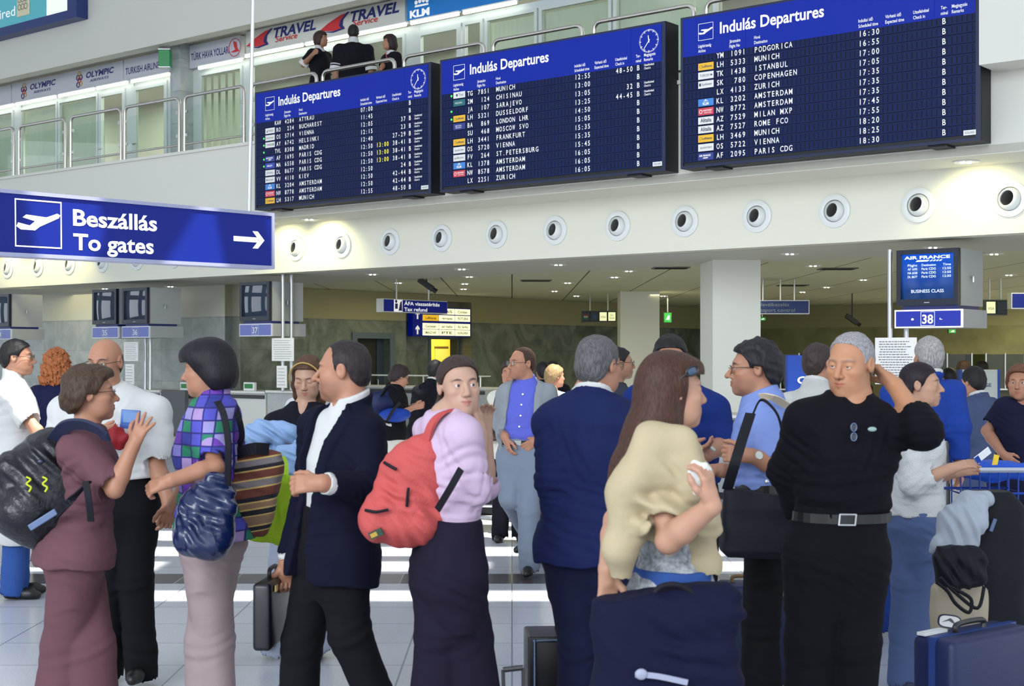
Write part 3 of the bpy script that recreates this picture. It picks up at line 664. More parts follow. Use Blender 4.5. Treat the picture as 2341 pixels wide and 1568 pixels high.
# porthole band with real round openings
HOLES = [2.61 + .995 * i for i in range(-10, 14)]
mb = MB(); z0, z1, zc, hr, n = 2.975, 3.71, 3.335, .125, 32
edges = [-16.0] + [(a + c) / 2 for a, c in zip(HOLES[:-1], HOLES[1:])] + [24.0]
for s, a, c in zip(HOLES, edges[:-1], edges[1:]):
    inn = [(s + hr * math.cos(2 * math.pi * j / n), 0, zc + hr * math.sin(2 * math.pi * j / n)) for j in range(n)]
    def out(j):
        an = 2 * math.pi * j / n; x, z = math.cos(an), math.sin(an); k = 1e9
        for lim, q in ((c - s, x), (s - a, -x), (z1 - zc, z), (zc - z0, -z)):
            if q > 1e-6: k = min(k, lim / q)
        return (s + x * k, 0, zc + z * k)
    ou = [out(j) for j in range(n)]
    mb.add(inn + ou, [(j, n + j, n + (j + 1) % n, (j + 1) % n) for j in range(n)])
    for x in (a, c):
        for z in (z0, z1):
            q = sorted(range(n), key=lambda j: (ou[j][0] - x) ** 2 + (ou[j][2] - z) ** 2)
            p_, r_ = sorted(q[:2], key=lambda j: j); mb.add([(x, 0, z), ou[p_], ou[r_]], [(0, 1, 2)])
mb.box((-16, .28, z0), (24, .30, z1)); mb.add([(-16, 0, z0), (24, 0, z0), (24, .3, z0), (-16, .3, z0)], [(0, 1, 2, 3)])
W2('wall_front_lower', mb, cream)
mb = MB(); mb.box((-16, -.8, 3.71), (24, .30, 3.80)); W2('trim_1', mb, cream)                      # soffit over the porthole band
mb = MB(); mb.box((-16, -.80, 3.715), (24, -.62, 4.84), .0); mb.box((-16, -.83, 4.84), (24, -.60, 4.885)); W2('wall_front_upper', mb, grey_wall)
mb = MB(); mb.box((-16, -.62, 4.66), (24, 9, 4.83)); W2('floor_upper', mb, mat('gallery_floor', (.35, .35, .34), .5))
# lower ceiling: long seams run away from the viewer
m, nt, b, N, L = nodes_of('ceiling_panels', .8); b.inputs['Base Color'].default_value = (.42, .42, .37, 1)
tc = N('TexCoord'); sp = N('SeparateXYZ'); L(tc.outputs['Object'], sp.inputs[0]); md = N('Math', operation='PINGPONG'); md.inputs[1].default_value = .6; L(sp.outputs['X'], md.inputs[0]); lt = N('Math', operation='LESS_THAN'); lt.inputs[1].default_value = .012; L(md.outputs[0], lt.inputs[0])
far = N('Math', operation='GREATER_THAN'); far.inputs[1].default_value = .0
mx = N('Mix', data_type='RGBA'); mx.inputs['A'].default_value = (.64, .64, .52, 1); mx.inputs['B'].default_value = (.10, .10, .09, 1); L(lt.outputs[0], mx.inputs['Factor']); L(mx.outputs['Result'], b.inputs['Base Color'])
ceil_far = m
mb = MB()
for a, c, y0, y1 in ((-16, 24, .30, 2.9),): mb.box((a, y0, CEIL), (c, y1, CEIL + .08))
mb.add([(-16, 0, CEIL - .02), (24, 0, CEIL - .02), (24, .3, CEIL - .02), (-16, .3, CEIL - .02)], [(0, 1, 2, 3)])
W2('ceiling_front', mb, mat('soffit_plaster', (.62, .62, .57), .8))
def world_poly(pts, z): return [tuple(FP(s, -e, z)) for s, e in pts]
mb = MB(); q = [(-16, 2.9), (26, 2.9), (26, 28), (-16, 28)]; mb.add(world_poly(q, CEIL + .004) + world_poly(q, CEIL + .12), [(0, 1, 2, 3), (7, 6, 5, 4), (0, 4, 5, 1), (1, 5, 6, 2), (2, 6, 7, 3), (3, 7, 4, 0)]); struct('ceiling', mb, ceil_far)
# lower walls
SW, EL, EB = -1.53, 2.2, 19.0
olive = mat('dimmed_plaster', (.36, .34, .20), .85)  # upper wall plaster darkened to olive; the dimness back there is in the colour
def clad(name, parts, up=cream, lowm=marble_g, zs=2.42):
    mb = MB()
    for x0, y0, x1, y1, za, zb in parts:
        if za < zs: mb.cur = 0; mb.box((x0, y0, za), (x1, y1, min(zs, zb)))
        if zb > zs: mb.cur = 1; mb.box((x0, y0, max(za, zs)), (x1, y1, zb))
    o = W2(name, mb, [lowm, up]); return o
clad('wall_left', [(-16, EL, SW, EL + .2, 0, CEIL)], lowm=marble_l)
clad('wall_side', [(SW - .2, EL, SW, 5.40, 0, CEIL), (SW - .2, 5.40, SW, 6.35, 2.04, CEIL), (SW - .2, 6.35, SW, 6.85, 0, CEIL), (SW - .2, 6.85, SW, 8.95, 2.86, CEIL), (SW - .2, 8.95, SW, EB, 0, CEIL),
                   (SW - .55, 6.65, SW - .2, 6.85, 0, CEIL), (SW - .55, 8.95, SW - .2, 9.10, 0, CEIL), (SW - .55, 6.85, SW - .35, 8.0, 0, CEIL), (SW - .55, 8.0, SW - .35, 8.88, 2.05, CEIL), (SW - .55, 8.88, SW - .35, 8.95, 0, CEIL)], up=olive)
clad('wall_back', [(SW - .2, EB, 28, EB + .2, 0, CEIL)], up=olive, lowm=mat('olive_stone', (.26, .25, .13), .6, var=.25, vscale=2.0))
yel = mat('yellow_wall', (.75, .62, .12), .7)
mb = MB(); mb.box((SW - 2.3, 7.4, 0), (SW - 2.2, 12.1, CEIL)); mb.box((SW - 2.2, 12.0, 0), (SW - .2, 12.1, CEIL)); mb.box((SW - 2.2, 7.4, 0), (SW - .56, 7.5, CEIL)); W2('wall_inner', mb, yel)
lp = area('lit_room_lamp', FP(SW - 1.3, -9.8, 2.9), FP(SW - 1.3, -9.8, 0), 1.2, .5, 55, (1.0, .86, .35))
def thing_w(name, label, cat, s, d, z, group=None): return thing(name, label, cat, FP(s, d, z), AZ, group)
# dark door in the side wall, with its blue-grey frame
fr_m = mat('slate_door_frame', (.10, .14, .17), .5)
mb = MB(); mb.box((SW - .25, 5.26, 0), (SW + .03, 5.40, 2.16)); mb.box((SW - .25, 6.35, 0), (SW + .03, 6.49, 2.16)); mb.box((SW - .25, 5.40, 2.04), (SW + .03, 6.35, 2.16)); d1 = W2('door_1', mb, fr_m)
mb = MB(); mb.box((SW - .22, 5.40, 0), (SW - .17, 6.14, 2.04)); struct('door_leaf', mb, mat('dark_door', (.012, .013, .012), .5), parent=d1)
mb = MB(); mb.box((SW - .21, 6.14, 0), (SW - .15, 6.35, 2.04)); struct('door_panel', mb, mat('blue_door_edge', (.03, .05, .075), .4), parent=d1)
mb = MB(); mb.tube([(SW - .15, 6.12, .95), (SW - .10, 6.12, .95), (SW - .10, 6.12, 1.2), (SW - .15, 6.12, 1.2)], .012, 8); obj('door_handle', mb, steel, d1, True)
# lit doorway at the back of the alcove and the notice beside it
mb = MB(); mb.box((SW - .57, 7.92, 0), (SW - .33, 8.0, 2.12)); mb.box((SW - .57, 8.88, 0), (SW - .33, 8.945, 2.12)); mb.box((SW - .57, 8.0, 2.05), (SW - .33, 8.88, 2.12)); W2('door_2', mb, fr_m)
t = thing_w('wall_notice', 'framed yellow notice hanging inside the lit doorway under the airline directory', 'notice', SW - 2.19, -10.4, 1.58)
mb = MB(); mb.box((-.0, -.22, -.28), (.012, .22, .28)); obj('sheet', mb, mat('yellow_sheet', (.72, .62, .22), .7), t)
mb = MB(); mb.box((-.0, -.24, .28), (.02, .24, .33)); mb.box((0, -.24, -.30), (.02, .24, -.28)); obj('frame', mb, mat('brown_frame', (.12, .07, .03), .6), t)
# tall free-standing pillars in the lower hall
mb = MB(); mb.box((-.33, -.5, 0), (.33, .42, CEIL + .002)); struct('column_front', mb, mat('pillar_plaster', (.84, .85, .78), .8), at(1668, HY, 19.6) * Vector((1, 1, 0)) if False else (at(1672, HY, 19.7).x, 19.9, 0), rad(3))
mb = MB(); mb.box((-.40, -.4, 0), (.40, .4, CEIL + .002)); struct('column_back', mb, mat('pillar_plaster', (.84, .85, .78), .8), (at(1463, HY, 29.0).x, 29.4, 0), 0)
# roof of the hall with long skylights (unseen, its slots and covers shaped to throw the sun stripes)
mb = MB(); zr = 11.0; shift = -SUN_DIR * (zr / -SUN_DIR.z); slots = [(11.15, 11.7), (12.0, 12.6), (13.0, 13.75), (14.1, 15.0), (15.4, 16.6), (9.8, 10.25)]
ys = sorted(slots); y = -14.0; rr = random.Random(11)
for a, c in ys + [(40, 40)]:
    mb.box((-34, y, zr), (34, a + shift.y, zr + .3)); y = c + shift.y
    x = -34.0
    while x < 34 and c < 39: g = rr.uniform(.35, 1.5); mb.box((x, a + shift.y - .05, zr), (x + g, c + shift.y + .05, zr + .12)); x += g + rr.uniform(.9, 3.6)
struct('ceiling_main', mb, mat('roof_white', (.7, .72, .74), .8))
# gallery shop-front wall, its frames and glazing are built with the shops; plain wall above
mb = MB(); mb.box((-16, 1.2, 7.35), (24, 1.45, 10.9)); mb.box((-16, 1.45, 7.50), (24, 2.4, 7.58)); W2('wall_upper', mb, grey_wall)
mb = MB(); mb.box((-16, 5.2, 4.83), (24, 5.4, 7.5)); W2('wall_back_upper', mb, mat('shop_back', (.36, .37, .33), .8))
mb = MB(); mb.box((-16, 2.1, 7.46), (24, 5.3, 7.56)); W2('ceiling_upper', mb, mat('shop_ceiling', (.6, .6, .56), .8))
mb = MB(); mb.box((13.70, -1.25, 4.52), (14.25, -.79, 6.6)); W2('trim_2', mb, grey_wall)
# glazed side of the hall, out of the picture on the left: piers and transoms with daylight between
mb = MB()
for i in range(12): mb.box((-30.4, -12 + i * 5.0, 0), (-29.9, -10.6 + i * 5.0, 11))
for z0_, z1_ in ((0, .8), (4.6, 5.6), (8.6, 11)): mb.box((-30.3, -12, z0_), (-30.0, 48, z1_))
struct('wall_left_outer', mb, mat('hall_pier_grey', (.22, .23, .25), .7))
# ------------------------------------------------------------------ porthole air nozzles
wn = mat('white_nozzle', (.70, .73, .72), .35)
def nozzle(s, label):
    t = thing_w('air_nozzle', label, 'air nozzle', s, 0.0, 3.335, 'round air nozzles in the porthole band')
    mb = MB(); mb.lathe([(.124, -.004), (.128, -.03), (.150, -.036), (.190, -.022), (.193, .0), (.186, .002)], 40); obj('ring', mb, wn, t, True)
    mb = MB(); tilt = Matrix.Rotation(rad(-14), 4, 'Z') @ Matrix.Rotation(rad(-9), 4, 'X'); mb.M = tilt
    mb.lathe([(.118, .05), (.124, .0), (.118, -.03), (.104, -.055), (.088, -.068), (.082, -.066), (.078, -.02), (.070, .10), (.068, .20)], 36); obj('ball_jet', mb, wn, t, True)
    mb = MB(); mb.M = tilt; mb.lathe([(.0001, .19), (.0672, .19), (.0692, .10), (.0768, -.02), (.0795, -.05)], 32); obj('shade_liner', mb, mat('bore_shade', (.10, .10, .10), .7), t, False)  # dark liner added to paint in the shade inside the nozzle
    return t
nz = None
def hole_name(i):
    if i < -2: return 'white round air nozzle in the porthole band, below the blue gate sign'
    if i in (0, 1): return 'round air nozzle lit yellow by a lamp, ' + ('first' if i == 0 else 'second') + ' right of the gate sign'
    if i == 11: return 'round air nozzle lit by a lamp at the far right end of the band'
    o = ['third', 'fourth', 'fifth', 'sixth', 'seventh', 'eighth', 'ninth', 'tenth', 'eleventh']
    return o[i - 2] + ' white round air nozzle right of the gate sign'
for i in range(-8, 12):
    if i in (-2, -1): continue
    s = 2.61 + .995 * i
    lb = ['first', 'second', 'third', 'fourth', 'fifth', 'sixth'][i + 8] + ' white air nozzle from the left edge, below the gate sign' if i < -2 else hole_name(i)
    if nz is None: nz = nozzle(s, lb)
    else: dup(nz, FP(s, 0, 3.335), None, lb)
# ------------------------------------------------------------------ recessed downlights
lampm = mat('lamp_glow', (1, .95, .8), .5, emit=9.0, ecol=(1, .93, .75)); refl = mat('lamp_reflector', (.75, .75, .75), .15, 1.0)
def downlight(loc, r=.11):
    t = thing('downlight', 'small round downlight recessed in the lower ceiling', 'ceiling lamp', loc, 0, 'recessed ceiling downlights')
    mb = MB(); mb.lathe([(r * .72, -.001), (r, -.012), (r * 1.12, -.006), (r * 1.14, .0)], 24, 'Z'); obj('rim', mb, white_pl, t, True)
    mb = MB(); mb.lathe([(r * .74, -.006), (r * .4, -.004), (.0001, -.004)], 20, 'Z'); obj('reflector', mb, refl, t, True)
    mb = MB()
    for q in (-.035, .03): mb.ellipsoid((q, 0, -.012), (.022, .022, .008), 10, 6)
    obj('bulb', mb, lampm, t, True); return t
dl = None
for px, py in ((852, 626), (1056, 614), (1277, 604), (1073, 632), (911, 646), (1063, 648), (1060, 660), (1268, 665), (1298, 646), (1806, 579), (1438, 619), (1405, 633), (2133, 564), (2273, 580), (2307, 628), (1974, 639), (1835, 667), (1859, 607), (1890, 656), (1318, 676), (1516, 676), (240, 659), (390, 654)):
    Y = (CEIL - CZ) * F / (HY - py); p = at(px, py, Y); p.z = CEIL - .001 if (Vector((p.x - P0[0], p.y - P0[1])).dot(Vector((.6287, .7777))) < 2.9) else CEIL + .003
    if dl is None: dl = downlight(p)
    else: dup(dl, p)
for i, (s, e, pw) in enumerate(((-6, 6, 60), (1, 5.5, 70), (7, 5, 80), (12.5, 4, 80), (3, 11, 85), (10, 11, 110), (17, 9, 130), (8, 16.5, 170), (15, 16.5, 260), (-6, 1.2, 25))):
    area('lower_hall_lamps', FP(s, -e, CEIL - .06), FP(s, -e, 0), 2.2, 2.2, pw * .42, (1.0, .92, .55))
# soffit downlights that graze the porthole band
for i, s in enumerate((-5.2, -4.2, -3.2, 2.45, 3.35, 13.25)):
    o = dup(dl, FP(s, .42, 3.708), None, ['soffit downlight above the leftmost nozzles', 'soffit downlight second from the left above the nozzles', 'soffit downlight third from the left above the nozzles', 'soffit downlight above the first nozzle right of the gate sign', 'soffit downlight above the second nozzle right of the gate sign', 'large soffit downlight below the Podgorica departure board'][i]); o.scale = (1.1, 1.1, 1.1)
    o['group'] = 'soffit downlights'
    d = bpy.data.lights.new('soffit_spot', 'SPOT'); d.energy = 16 if i != 4 else 26; d.spot_size = rad(120); d.spot_blend = .6; d.color = (1, .92, .45); d.shadow_soft_size = .05
    so = bpy.data.objects.new('soffit_spot', d); COL.objects.link(so); so.location = FP(s, .52, 3.66); so.rotation_euler = (FP(s, .0, 3.1) - so.location).to_track_quat('-Z', 'Y').to_euler()
# dark slots in the ceiling
for (px, py), lb in (((1225, 641), 'dark slot vent in the ceiling above the tax refund sign'), ((1533, 612), 'dark slot vent in the ceiling between the two pillars'), ((1915, 614), 'dark slot vent in the ceiling in front of the passport control sign'), ((1812, 652), 'dark slot vent in the ceiling above the passport control sign')):
    Y = (CEIL - CZ) * F / (HY - py); p = at(px, py, Y); t = thing('ceiling_vent', lb, 'ceiling vent', (p.x, p.y, CEIL), 0, 'slot vents in the lower ceiling')
    mb = MB(); mb.box((-.27, -.20, -.010), (.27, .20, .004)); obj('frame', mb, mat('vent_frame', (.16, .16, .14), .6), t)
    mb = MB()
    for j in range(7): mb.box((-.24, -.17 + j * .052, -.014), (.24, -.15 + j * .052, -.010))
    obj('louvre', mb, dark_void, t)
# ------------------------------------------------------------------ departure boards
bl_h = mat('board_header_blue', (.0, .014, .22), .5, emit=.09, ecol=(.0, .02, .70), spec=.25); bl_case = mat('board_case_navy', (.006, .012, .05), .45); bl_dark = mat('board_side_black', (.004, .005, .010), .55)
w_ink = mat('white_lettering', (.78, .78, .76), .6, emit=.12); y_ink = mat('yellow_lettering', (.85, .75, .12), .6, emit=.15); lg = mat('green_indicator', (.05, .6, .08), .4, emit=1.2, ecol=(.05, .9, .1))
flap_m, nt, b, N, L = nodes_of('flap_modules', .5); b.inputs['Specular IOR Level'].default_value = .2; tc = N('TexCoord'); sp = N('SeparateXYZ'); L(tc.outputs['Object'], sp.inputs[0])
pg = N('Math', operation='PINGPONG'); pg.inputs[1].default_value = .026; L(sp.outputs['X'], pg.inputs[0]); lt = N('Math', operation='LESS_THAN'); lt.inputs[1].default_value = .006; L(pg.outputs[0], lt.inputs[0])
ab = N('Math', operation='ABSOLUTE'); L(sp.outputs['Z'], ab.inputs[0]); l2 = N('Math', operation='LESS_THAN'); l2.inputs[1].default_value = .033; L(ab.outputs[0], l2.inputs[0])
mu = N('Math', operation='MULTIPLY'); L(lt.outputs[0], mu.inputs[0]); L(l2.outputs[0], mu.inputs[1]); mx = N('Mix', data_type='RGBA'); mx.inputs['A'].default_value = (.003, .011, .065, 1); mx.inputs['B'].default_value = (.001, .002, .008, 1); L(mu.outputs[0], mx.inputs['Factor']); L(mx.outputs['Result'], b.inputs['Base Color'])
plane_poly = [(0, .18), (.10, .10), (.42, .10), (.52, .20), (.96, .46), (1.0, .54), (.93, .58), (.68, .46), (.22, .50), (.14, .42), (.42, .34), (.30, .22), (.04, .28)]
def pictogram(mb, x, z, w, h, y=-.003):       # square outline with an aircraft taking off
    t = w * .025
    for a in ((x, z, x + w, z + t), (x, z + h - t, x + w, z + h), (x, z, x + t, z + h), (x + w - t, z, x + w, z + h)): mb.prism([(a[0], a[1]), (a[2], a[1]), (a[2], a[3]), (a[0], a[3])], y, y + .001)
    mb.prism([(x + w * (.03 + .94 * a), z + h * .28 + w * .72 * b_) for a, b_ in plane_poly], y, y + .001)
LOGO = {'w': (.72, .72, .70), 'y': (.80, .45, .02), 'b': (.02, .04, .22), 'k': (.05, .22, .60), 'r': (.60, .05, .08), 'g': (.01, .14, .15), 'B': (.03, .06, .35)}
def logo_art(mb, code, c):       # small dark or light marks on the airline tiles
    if c == 'w':
        if code in ('AZ',): mb.text('Alitalia', .03, -.018, .045, -.008, w=.14, bold=.02)
        elif code in ('OS',): mb.text('austrian', .025, -.012, .03, -.008, w=.15)
        elif code == 'TG': mb.text('Thai', .085, -.016, .036, -.008); mb.ellipsoid((.06, -.008, 0), (.014, .001, .02), 8, 5)
        elif code == 'DL': mb.text('Delta', .03, -.012, .028, -.008, w=.14)
        elif code == 'VV': mb.text('aerosvit', .05, -.012, .03, -.008, w=.12); mb.ellipsoid((.03, -.008, 0), (.012, .001, .012), 8, 5)
        elif code == 'RO': mb.text('TAROM', .075, -.014, .03, -.008, w=.09); mb.prism([(.02, -.015), (.045, -.018), (.07, .02), (.04, .0)], -.008, -.007)
        elif code == 'AY': mb.text('FINNAIR', .03, -.014, .032, -.008, w=.12); mb.prism([(.155, -.015), (.175, -.015), (.175, .018), (.165, .018)], -.008, -.007)
        elif code == 'FV': mb.text('pulkovo', .02, -.012, .032, -.008, w=.155)
        elif code == 'TK': mb.text('TURKISH', .02, -.012, .028, -.008, w=.125); mb.ellipsoid((.17, -.008, 0), (.012, .001, .012), 8, 5)
        elif code == 'SK': mb.text('Scandinavian', .045, -.012, .03, -.008, w=.13); mb.prism([(.012, -.016), (.035, -.016), (.035, .016), (.012, .016)], -.008, -.007)
    elif c == 'y': mb.text('Lufthansa', .055, -.012, .028, -.008, w=.125, bold=.02); mb.lathe([(.014, 0), (.017, 0)], 14, 'Y', (.034, -.008, 0))
    elif c == 'k': mb.text('KLM', .06, -.028, .030, -.008, w=.075, bold=.03); [mb.ellipsoid((.075 + .015 * i, -.008, .016), (.006, .001, .006), 6, 4) for i in range(4)]; mb.box((.088, -.009, .024), (.106, -.008, .034))
    elif c == 'r': mb.lathe([(.016, 0), (.022, 0)], 14, 'Y', (.034, -.008, 0)); mb.text('NORTHWEST', .065, .002, .018, -.008, w=.115, bold=.02); mb.text('AIRLINES', .075, -.022, .015, -.008, w=.10)
    elif c == 'B': mb.text('MALEV', .04, -.012, .026, -.008, w=.11, bold=.02)
    elif c == 'b':
        if code == 'BA': mb.text('BRITISH', .035, .0, .018, -.008, w=.10); mb.text('AIRWAYS', .035, -.024, .018, -.008, w=.10)
        else: mb.text('AIR FRANCE', .012, .0, .022, -.008, w=.15, bold=.03); mb.prism([(.06, -.022), (.12, -.022), (.13, -.010), (.07, -.010)], -.008, -.007)
    elif c == 'g': mb.text('MOLDOVA', .03, -.012, .024, -.008, w=.12)
R1 = [('KAW', '4284', 'ATYRAU', '07:00', '', '', 0, ''), ('RO', '234', 'BUCHAREST', '11:45', '', '', 0, 'w'), ('OS', '5714', 'VIENNA', '12:05', '', '37', 1, 'w.'), ('AY', '6742', 'HELSINKI', '12:15', '', '23', 1, 'w.'), ('TVL', '8308', 'MADRID', '12:40', '', '27-29', 1, '.'),
      ('AF', '1695', 'PARIS CDG', '12:50', '13:00', '38-41', 1, 'b.'), ('MA', '6558', 'PARIS CDG', '12:50', '13:00', '38-41', 1, 'B.'), ('DL', '8677', 'PARIS CDG', '12:50', '13:00', '38-41', 1, 'w'), ('VV', '4110', 'KIEV', '12:50', '', '24', 1, 'w'), ('KL', '3204', 'AMSTERDAM', '12:50', '', '42-44', 1, 'k'), ('NW', '8778', 'AMSTERDAM', '12:50', '', '42-44', 1, 'r'), ('LH', '5317', 'MUNICH', '12:55', '', '48-50', 0, 'y')]
R2 = [('TG', '7851', 'MUNICH', '12:55', '', '48-50', 1, 'w.'), ('2M', '124', 'CHISINAU', '13:00', '', '', 0, 'g'), ('JA', '107', 'SARAJEVO', '13:05', '', '32', 1, '.'), ('LH', '5321', 'DUSSELDORF', '13:25', '', '44-45', 1, 'y.'), ('BA', '869', 'LONDON LHR', '14:50', '', '', 0, 'b'), ('SU', '468', 'MOSCOW SVO', '15:05', '', '', 0, ''),
      ('LH', '3441', 'FRANKFURT', '15:35', '', '', 0, 'y'), ('OS', '5720', 'VIENNA', '15:35', '', '', 0, 'w'), ('FV', '264', 'ST.PETERSBURG', '15:45', '', '', 0, 'w'), ('KL', '1378', 'AMSTERDAM', '16:05', '', '', 0, 'k'), ('NW', '8578', 'AMSTERDAM', '16:05', '', '', 0, 'r'), ('LX', '2251', 'ZURICH', '16:05', '', '', 0, '')]
R3 = [('YM', '1091', 'PODGORICA', '16:30', '', '', 0, ''), ('LH', '5333', 'MUNICH', '16:55', '', '', 0, 'y'), ('TK', '1438', 'ISTANBUL', '17:00', '', '', 0, 'w'), ('SK', '780', 'COPENHAGEN', '17:05', '', '', 0, 'w'), ('LX', '4133', 'ZURICH', '17:35', '', '', 0, ''), ('KL', '3202', 'AMSTERDAM', '17:35', '', '', 0, 'k'),
      ('NW', '8772', 'AMSTERDAM', '17:35', '', '', 0, 'r'), ('AZ', '7529', 'MILAN MXP', '17:45', '', '', 0, 'w'), ('AZ', '7527', 'ROME FCO', '17:55', '', '', 0, 'w'), ('LH', '3469', 'MUNICH', '18:20', '', '', 0, 'y'), ('OS', '5722', 'VIENNA', '18:25', '', '', 0, 'w'), ('AF', '2095', 'PARIS CDG', '18:30', '', '', 0, 'b')]
def flap(mb, t, x, z, pitch=.0525, h=.062, right=False):
    if right: x -= pitch * len(t)
    for i, ch in enumerate(t):
        if ch == ' ': continue
        vs, fs, wd = glyphs(ch, .012); w = min(wd * h * .82, .042); k = w / max(wd, .05)
        mb.text(ch, x + i * pitch + pitch / 2, z - h / 2, h, -.006, w=w, bold=.012, align='C')
def board(s0, label, rows, clock):
    Wd, z0, Hh = 3.46, 3.815, 1.715; t = thing_w('departure_board', label, 'departure board', s0, 1.08, z0, 'split-flap departure boards')
    mb = MB(); mb.cur = 0; mb.box((0, .0, 0), (Wd, .03, .03)); mb.box((0, .0, Hh - .03), (Wd, .03, Hh)); mb.box((0, 0, .03), (.035, .03, Hh - .03)); mb.box((Wd - .05, 0, .03), (Wd, .03, Hh - .03)); mb.cur = 1; mb.box((0, .012, 0), (Wd, .28, Hh)); mb.box((.3, .05, -.02), (.52, .27, 0)); mb.box((2.9, .05, -.02), (3.1, .27, 0))
    obj('case', mb, [bl_case, bl_dark], t)
    mb = MB(); mb.box((.035, -.004, 1.26), (.84, .014, 1.69)); mb.box((.843, -.004, 1.26), (2.99, .014, 1.69)); mb.box((2.993, -.004, 1.26), (Wd - .05, .014, 1.69)); hp_ = obj('header_panel', mb, bl_h, t)
    mb = MB(); pictogram(mb, .237, 1.42, .195, .19, -.008); mb.text('Indulás Departures', .518, 1.466, .131, -.008, w=1.265, bold=.022)
    for x, a, c_ in ((.237, 'Légitársaság', 'Airline'), (.64, 'Járatszám', 'Flight No'), (.949, 'Hová', 'Destination'), (2.174, 'Indulási idő', 'Scheduled time'), (2.47, 'Várható idő', 'Expected time'), (2.77, 'Utasfelvétel', 'Check in'), (3.06, 'Ter-', 'minal'), (3.173, 'Megjegyzés', 'Remarks')):
        mb.text(a, x, 1.342, .036, -.008, squeeze=.72, bold=.01); mb.text(c_, x, 1.287, .036, -.008, squeeze=.72, bold=.01)
    obj('lettering', mb, w_ink, hp_)
    if clock:
        mb = MB(); cx, cz, r = 3.24, 1.515, .135
        for i in range(60):
            a = 2 * math.pi * i / 60; big = i % 5 == 0; l = .028 if big else .016; ww = .008 if big else .0045; c, s_ = math.cos(a), math.sin(a)
            mb.prism([(cx + c * (r - l) - s_ * ww / 2, cz + s_ * (r - l) + c * ww / 2), (cx + c * (r - l) + s_ * ww / 2, cz + s_ * (r - l) - c * ww / 2), (cx + c * r + s_ * ww / 2, cz + s_ * r - c * ww / 2), (cx + c * r - s_ * ww / 2, cz + s_ * r + c * ww / 2)], -.008, -.006)
        ck = obj('clock', mb, w_ink, t)
        for nm, an, l, ww in (('hour_hand', 98, .065, .014), ('minute_hand', 232, .118, .010)):
            mb = MB(); c, s_ = math.cos(rad(an)), math.sin(rad(an)); mb.prism([(cx - c * .02 - s_ * ww / 2, cz - s_ * .02 + c * ww / 2), (cx - c * .02 + s_ * ww / 2, cz - s_ * .02 - c * ww / 2), (cx + c * l + s_ * ww / 3, cz + s_ * l - c * ww / 3), (cx + c * l - s_ * ww / 3, cz + s_ * l + c * ww / 3)], -.011, -.009); obj(nm, mb, w_ink, ck)
    for i, (al, no, de, ti, ex, ck_, rm, lo) in enumerate(rows):
        z = 1.225 - .101 * i
        mb = MB(); mb.box((.04, -.002, -.047), (Wd - .05, .012, .047)); rw = obj('flap_row', mb, flap_m, t); rw.location = (0, 0, z)
        mb = MB(); flap(mb, al, .47, 0, pitch=.048) if len(al) < 3 else flap(mb, al, .437, 0, pitch=.045); flap(mb, no, .845, 0, pitch=.05, right=True); flap(mb, de, .945, 0); flap(mb, ti, 2.17, 0, pitch=.048); flap(mb, ck_, 3.02, 0, pitch=.05, right=True); flap(mb, 'B', 3.066, 0)
        if rm: mb.text('Utasfelvétel', 3.173, .006, .026, -.006, w=.135, bold=.015); mb.text('Check in', 3.173, -.032, .026, -.006, w=.09, bold=.015)
        obj('flap_lettering', mb, w_ink, rw)
        if ex: mb = MB(); flap(mb, ex, 2.47, 0, pitch=.048); obj('delay_lettering', mb, y_ink, rw)
        c = lo.replace('.', '')
        if c:
            mb = MB(); mb.box((.237, -.007, -.040), (.435, -.002, .040)); lt_ = obj('airline_tile', mb, mat('tile_' + {'w': 'white', 'y': 'amber', 'b': 'navy', 'k': 'sky_blue', 'r': 'crimson', 'g': 'teal', 'B': 'royal_blue'}[c], LOGO[c], .5), rw)
            mb = MB(); logo_art(mb, al, c)
            for q in range(len(mb.v)): mb.v[q] = (mb.v[q][0] + .237, mb.v[q][1], mb.v[q][2])
            if mb.v:
                me_o = obj('airline_mark', mb, (w_ink if c in 'bkrgB' else mat('dark_logo_ink', (.05, .05, .09), .6)), t); me_o.location = (0, 0, z)
        if '.' in lo: mb = MB(); mb.lathe([(.0001, -.006), (.012, -.005), (.014, -.002)], 12, 'Y', (.20, 0, 0)); obj('indicator_lamp', mb, lg, rw)
    mb = MB(); mb.box((Wd - .17, -.004, .06), (Wd - .045, .0, .11)); pl = obj('maker_plate', mb, white_pl, t); mb = MB(); mb.text('SOLARI', Wd - .155, .075, .022, -.006, w=.095); obj('plate_lettering', mb, ink, pl)
    return t
board(2.905, 'departure board with three yellow delay times, first flight to Atyrau', R1, True)
board(6.525, 'departure board with a clock, first flight to Munich at 12:55', R2, True)
board(10.19, 'departure board without a clock, first flight to Podgorica at 16:30', R3, False)
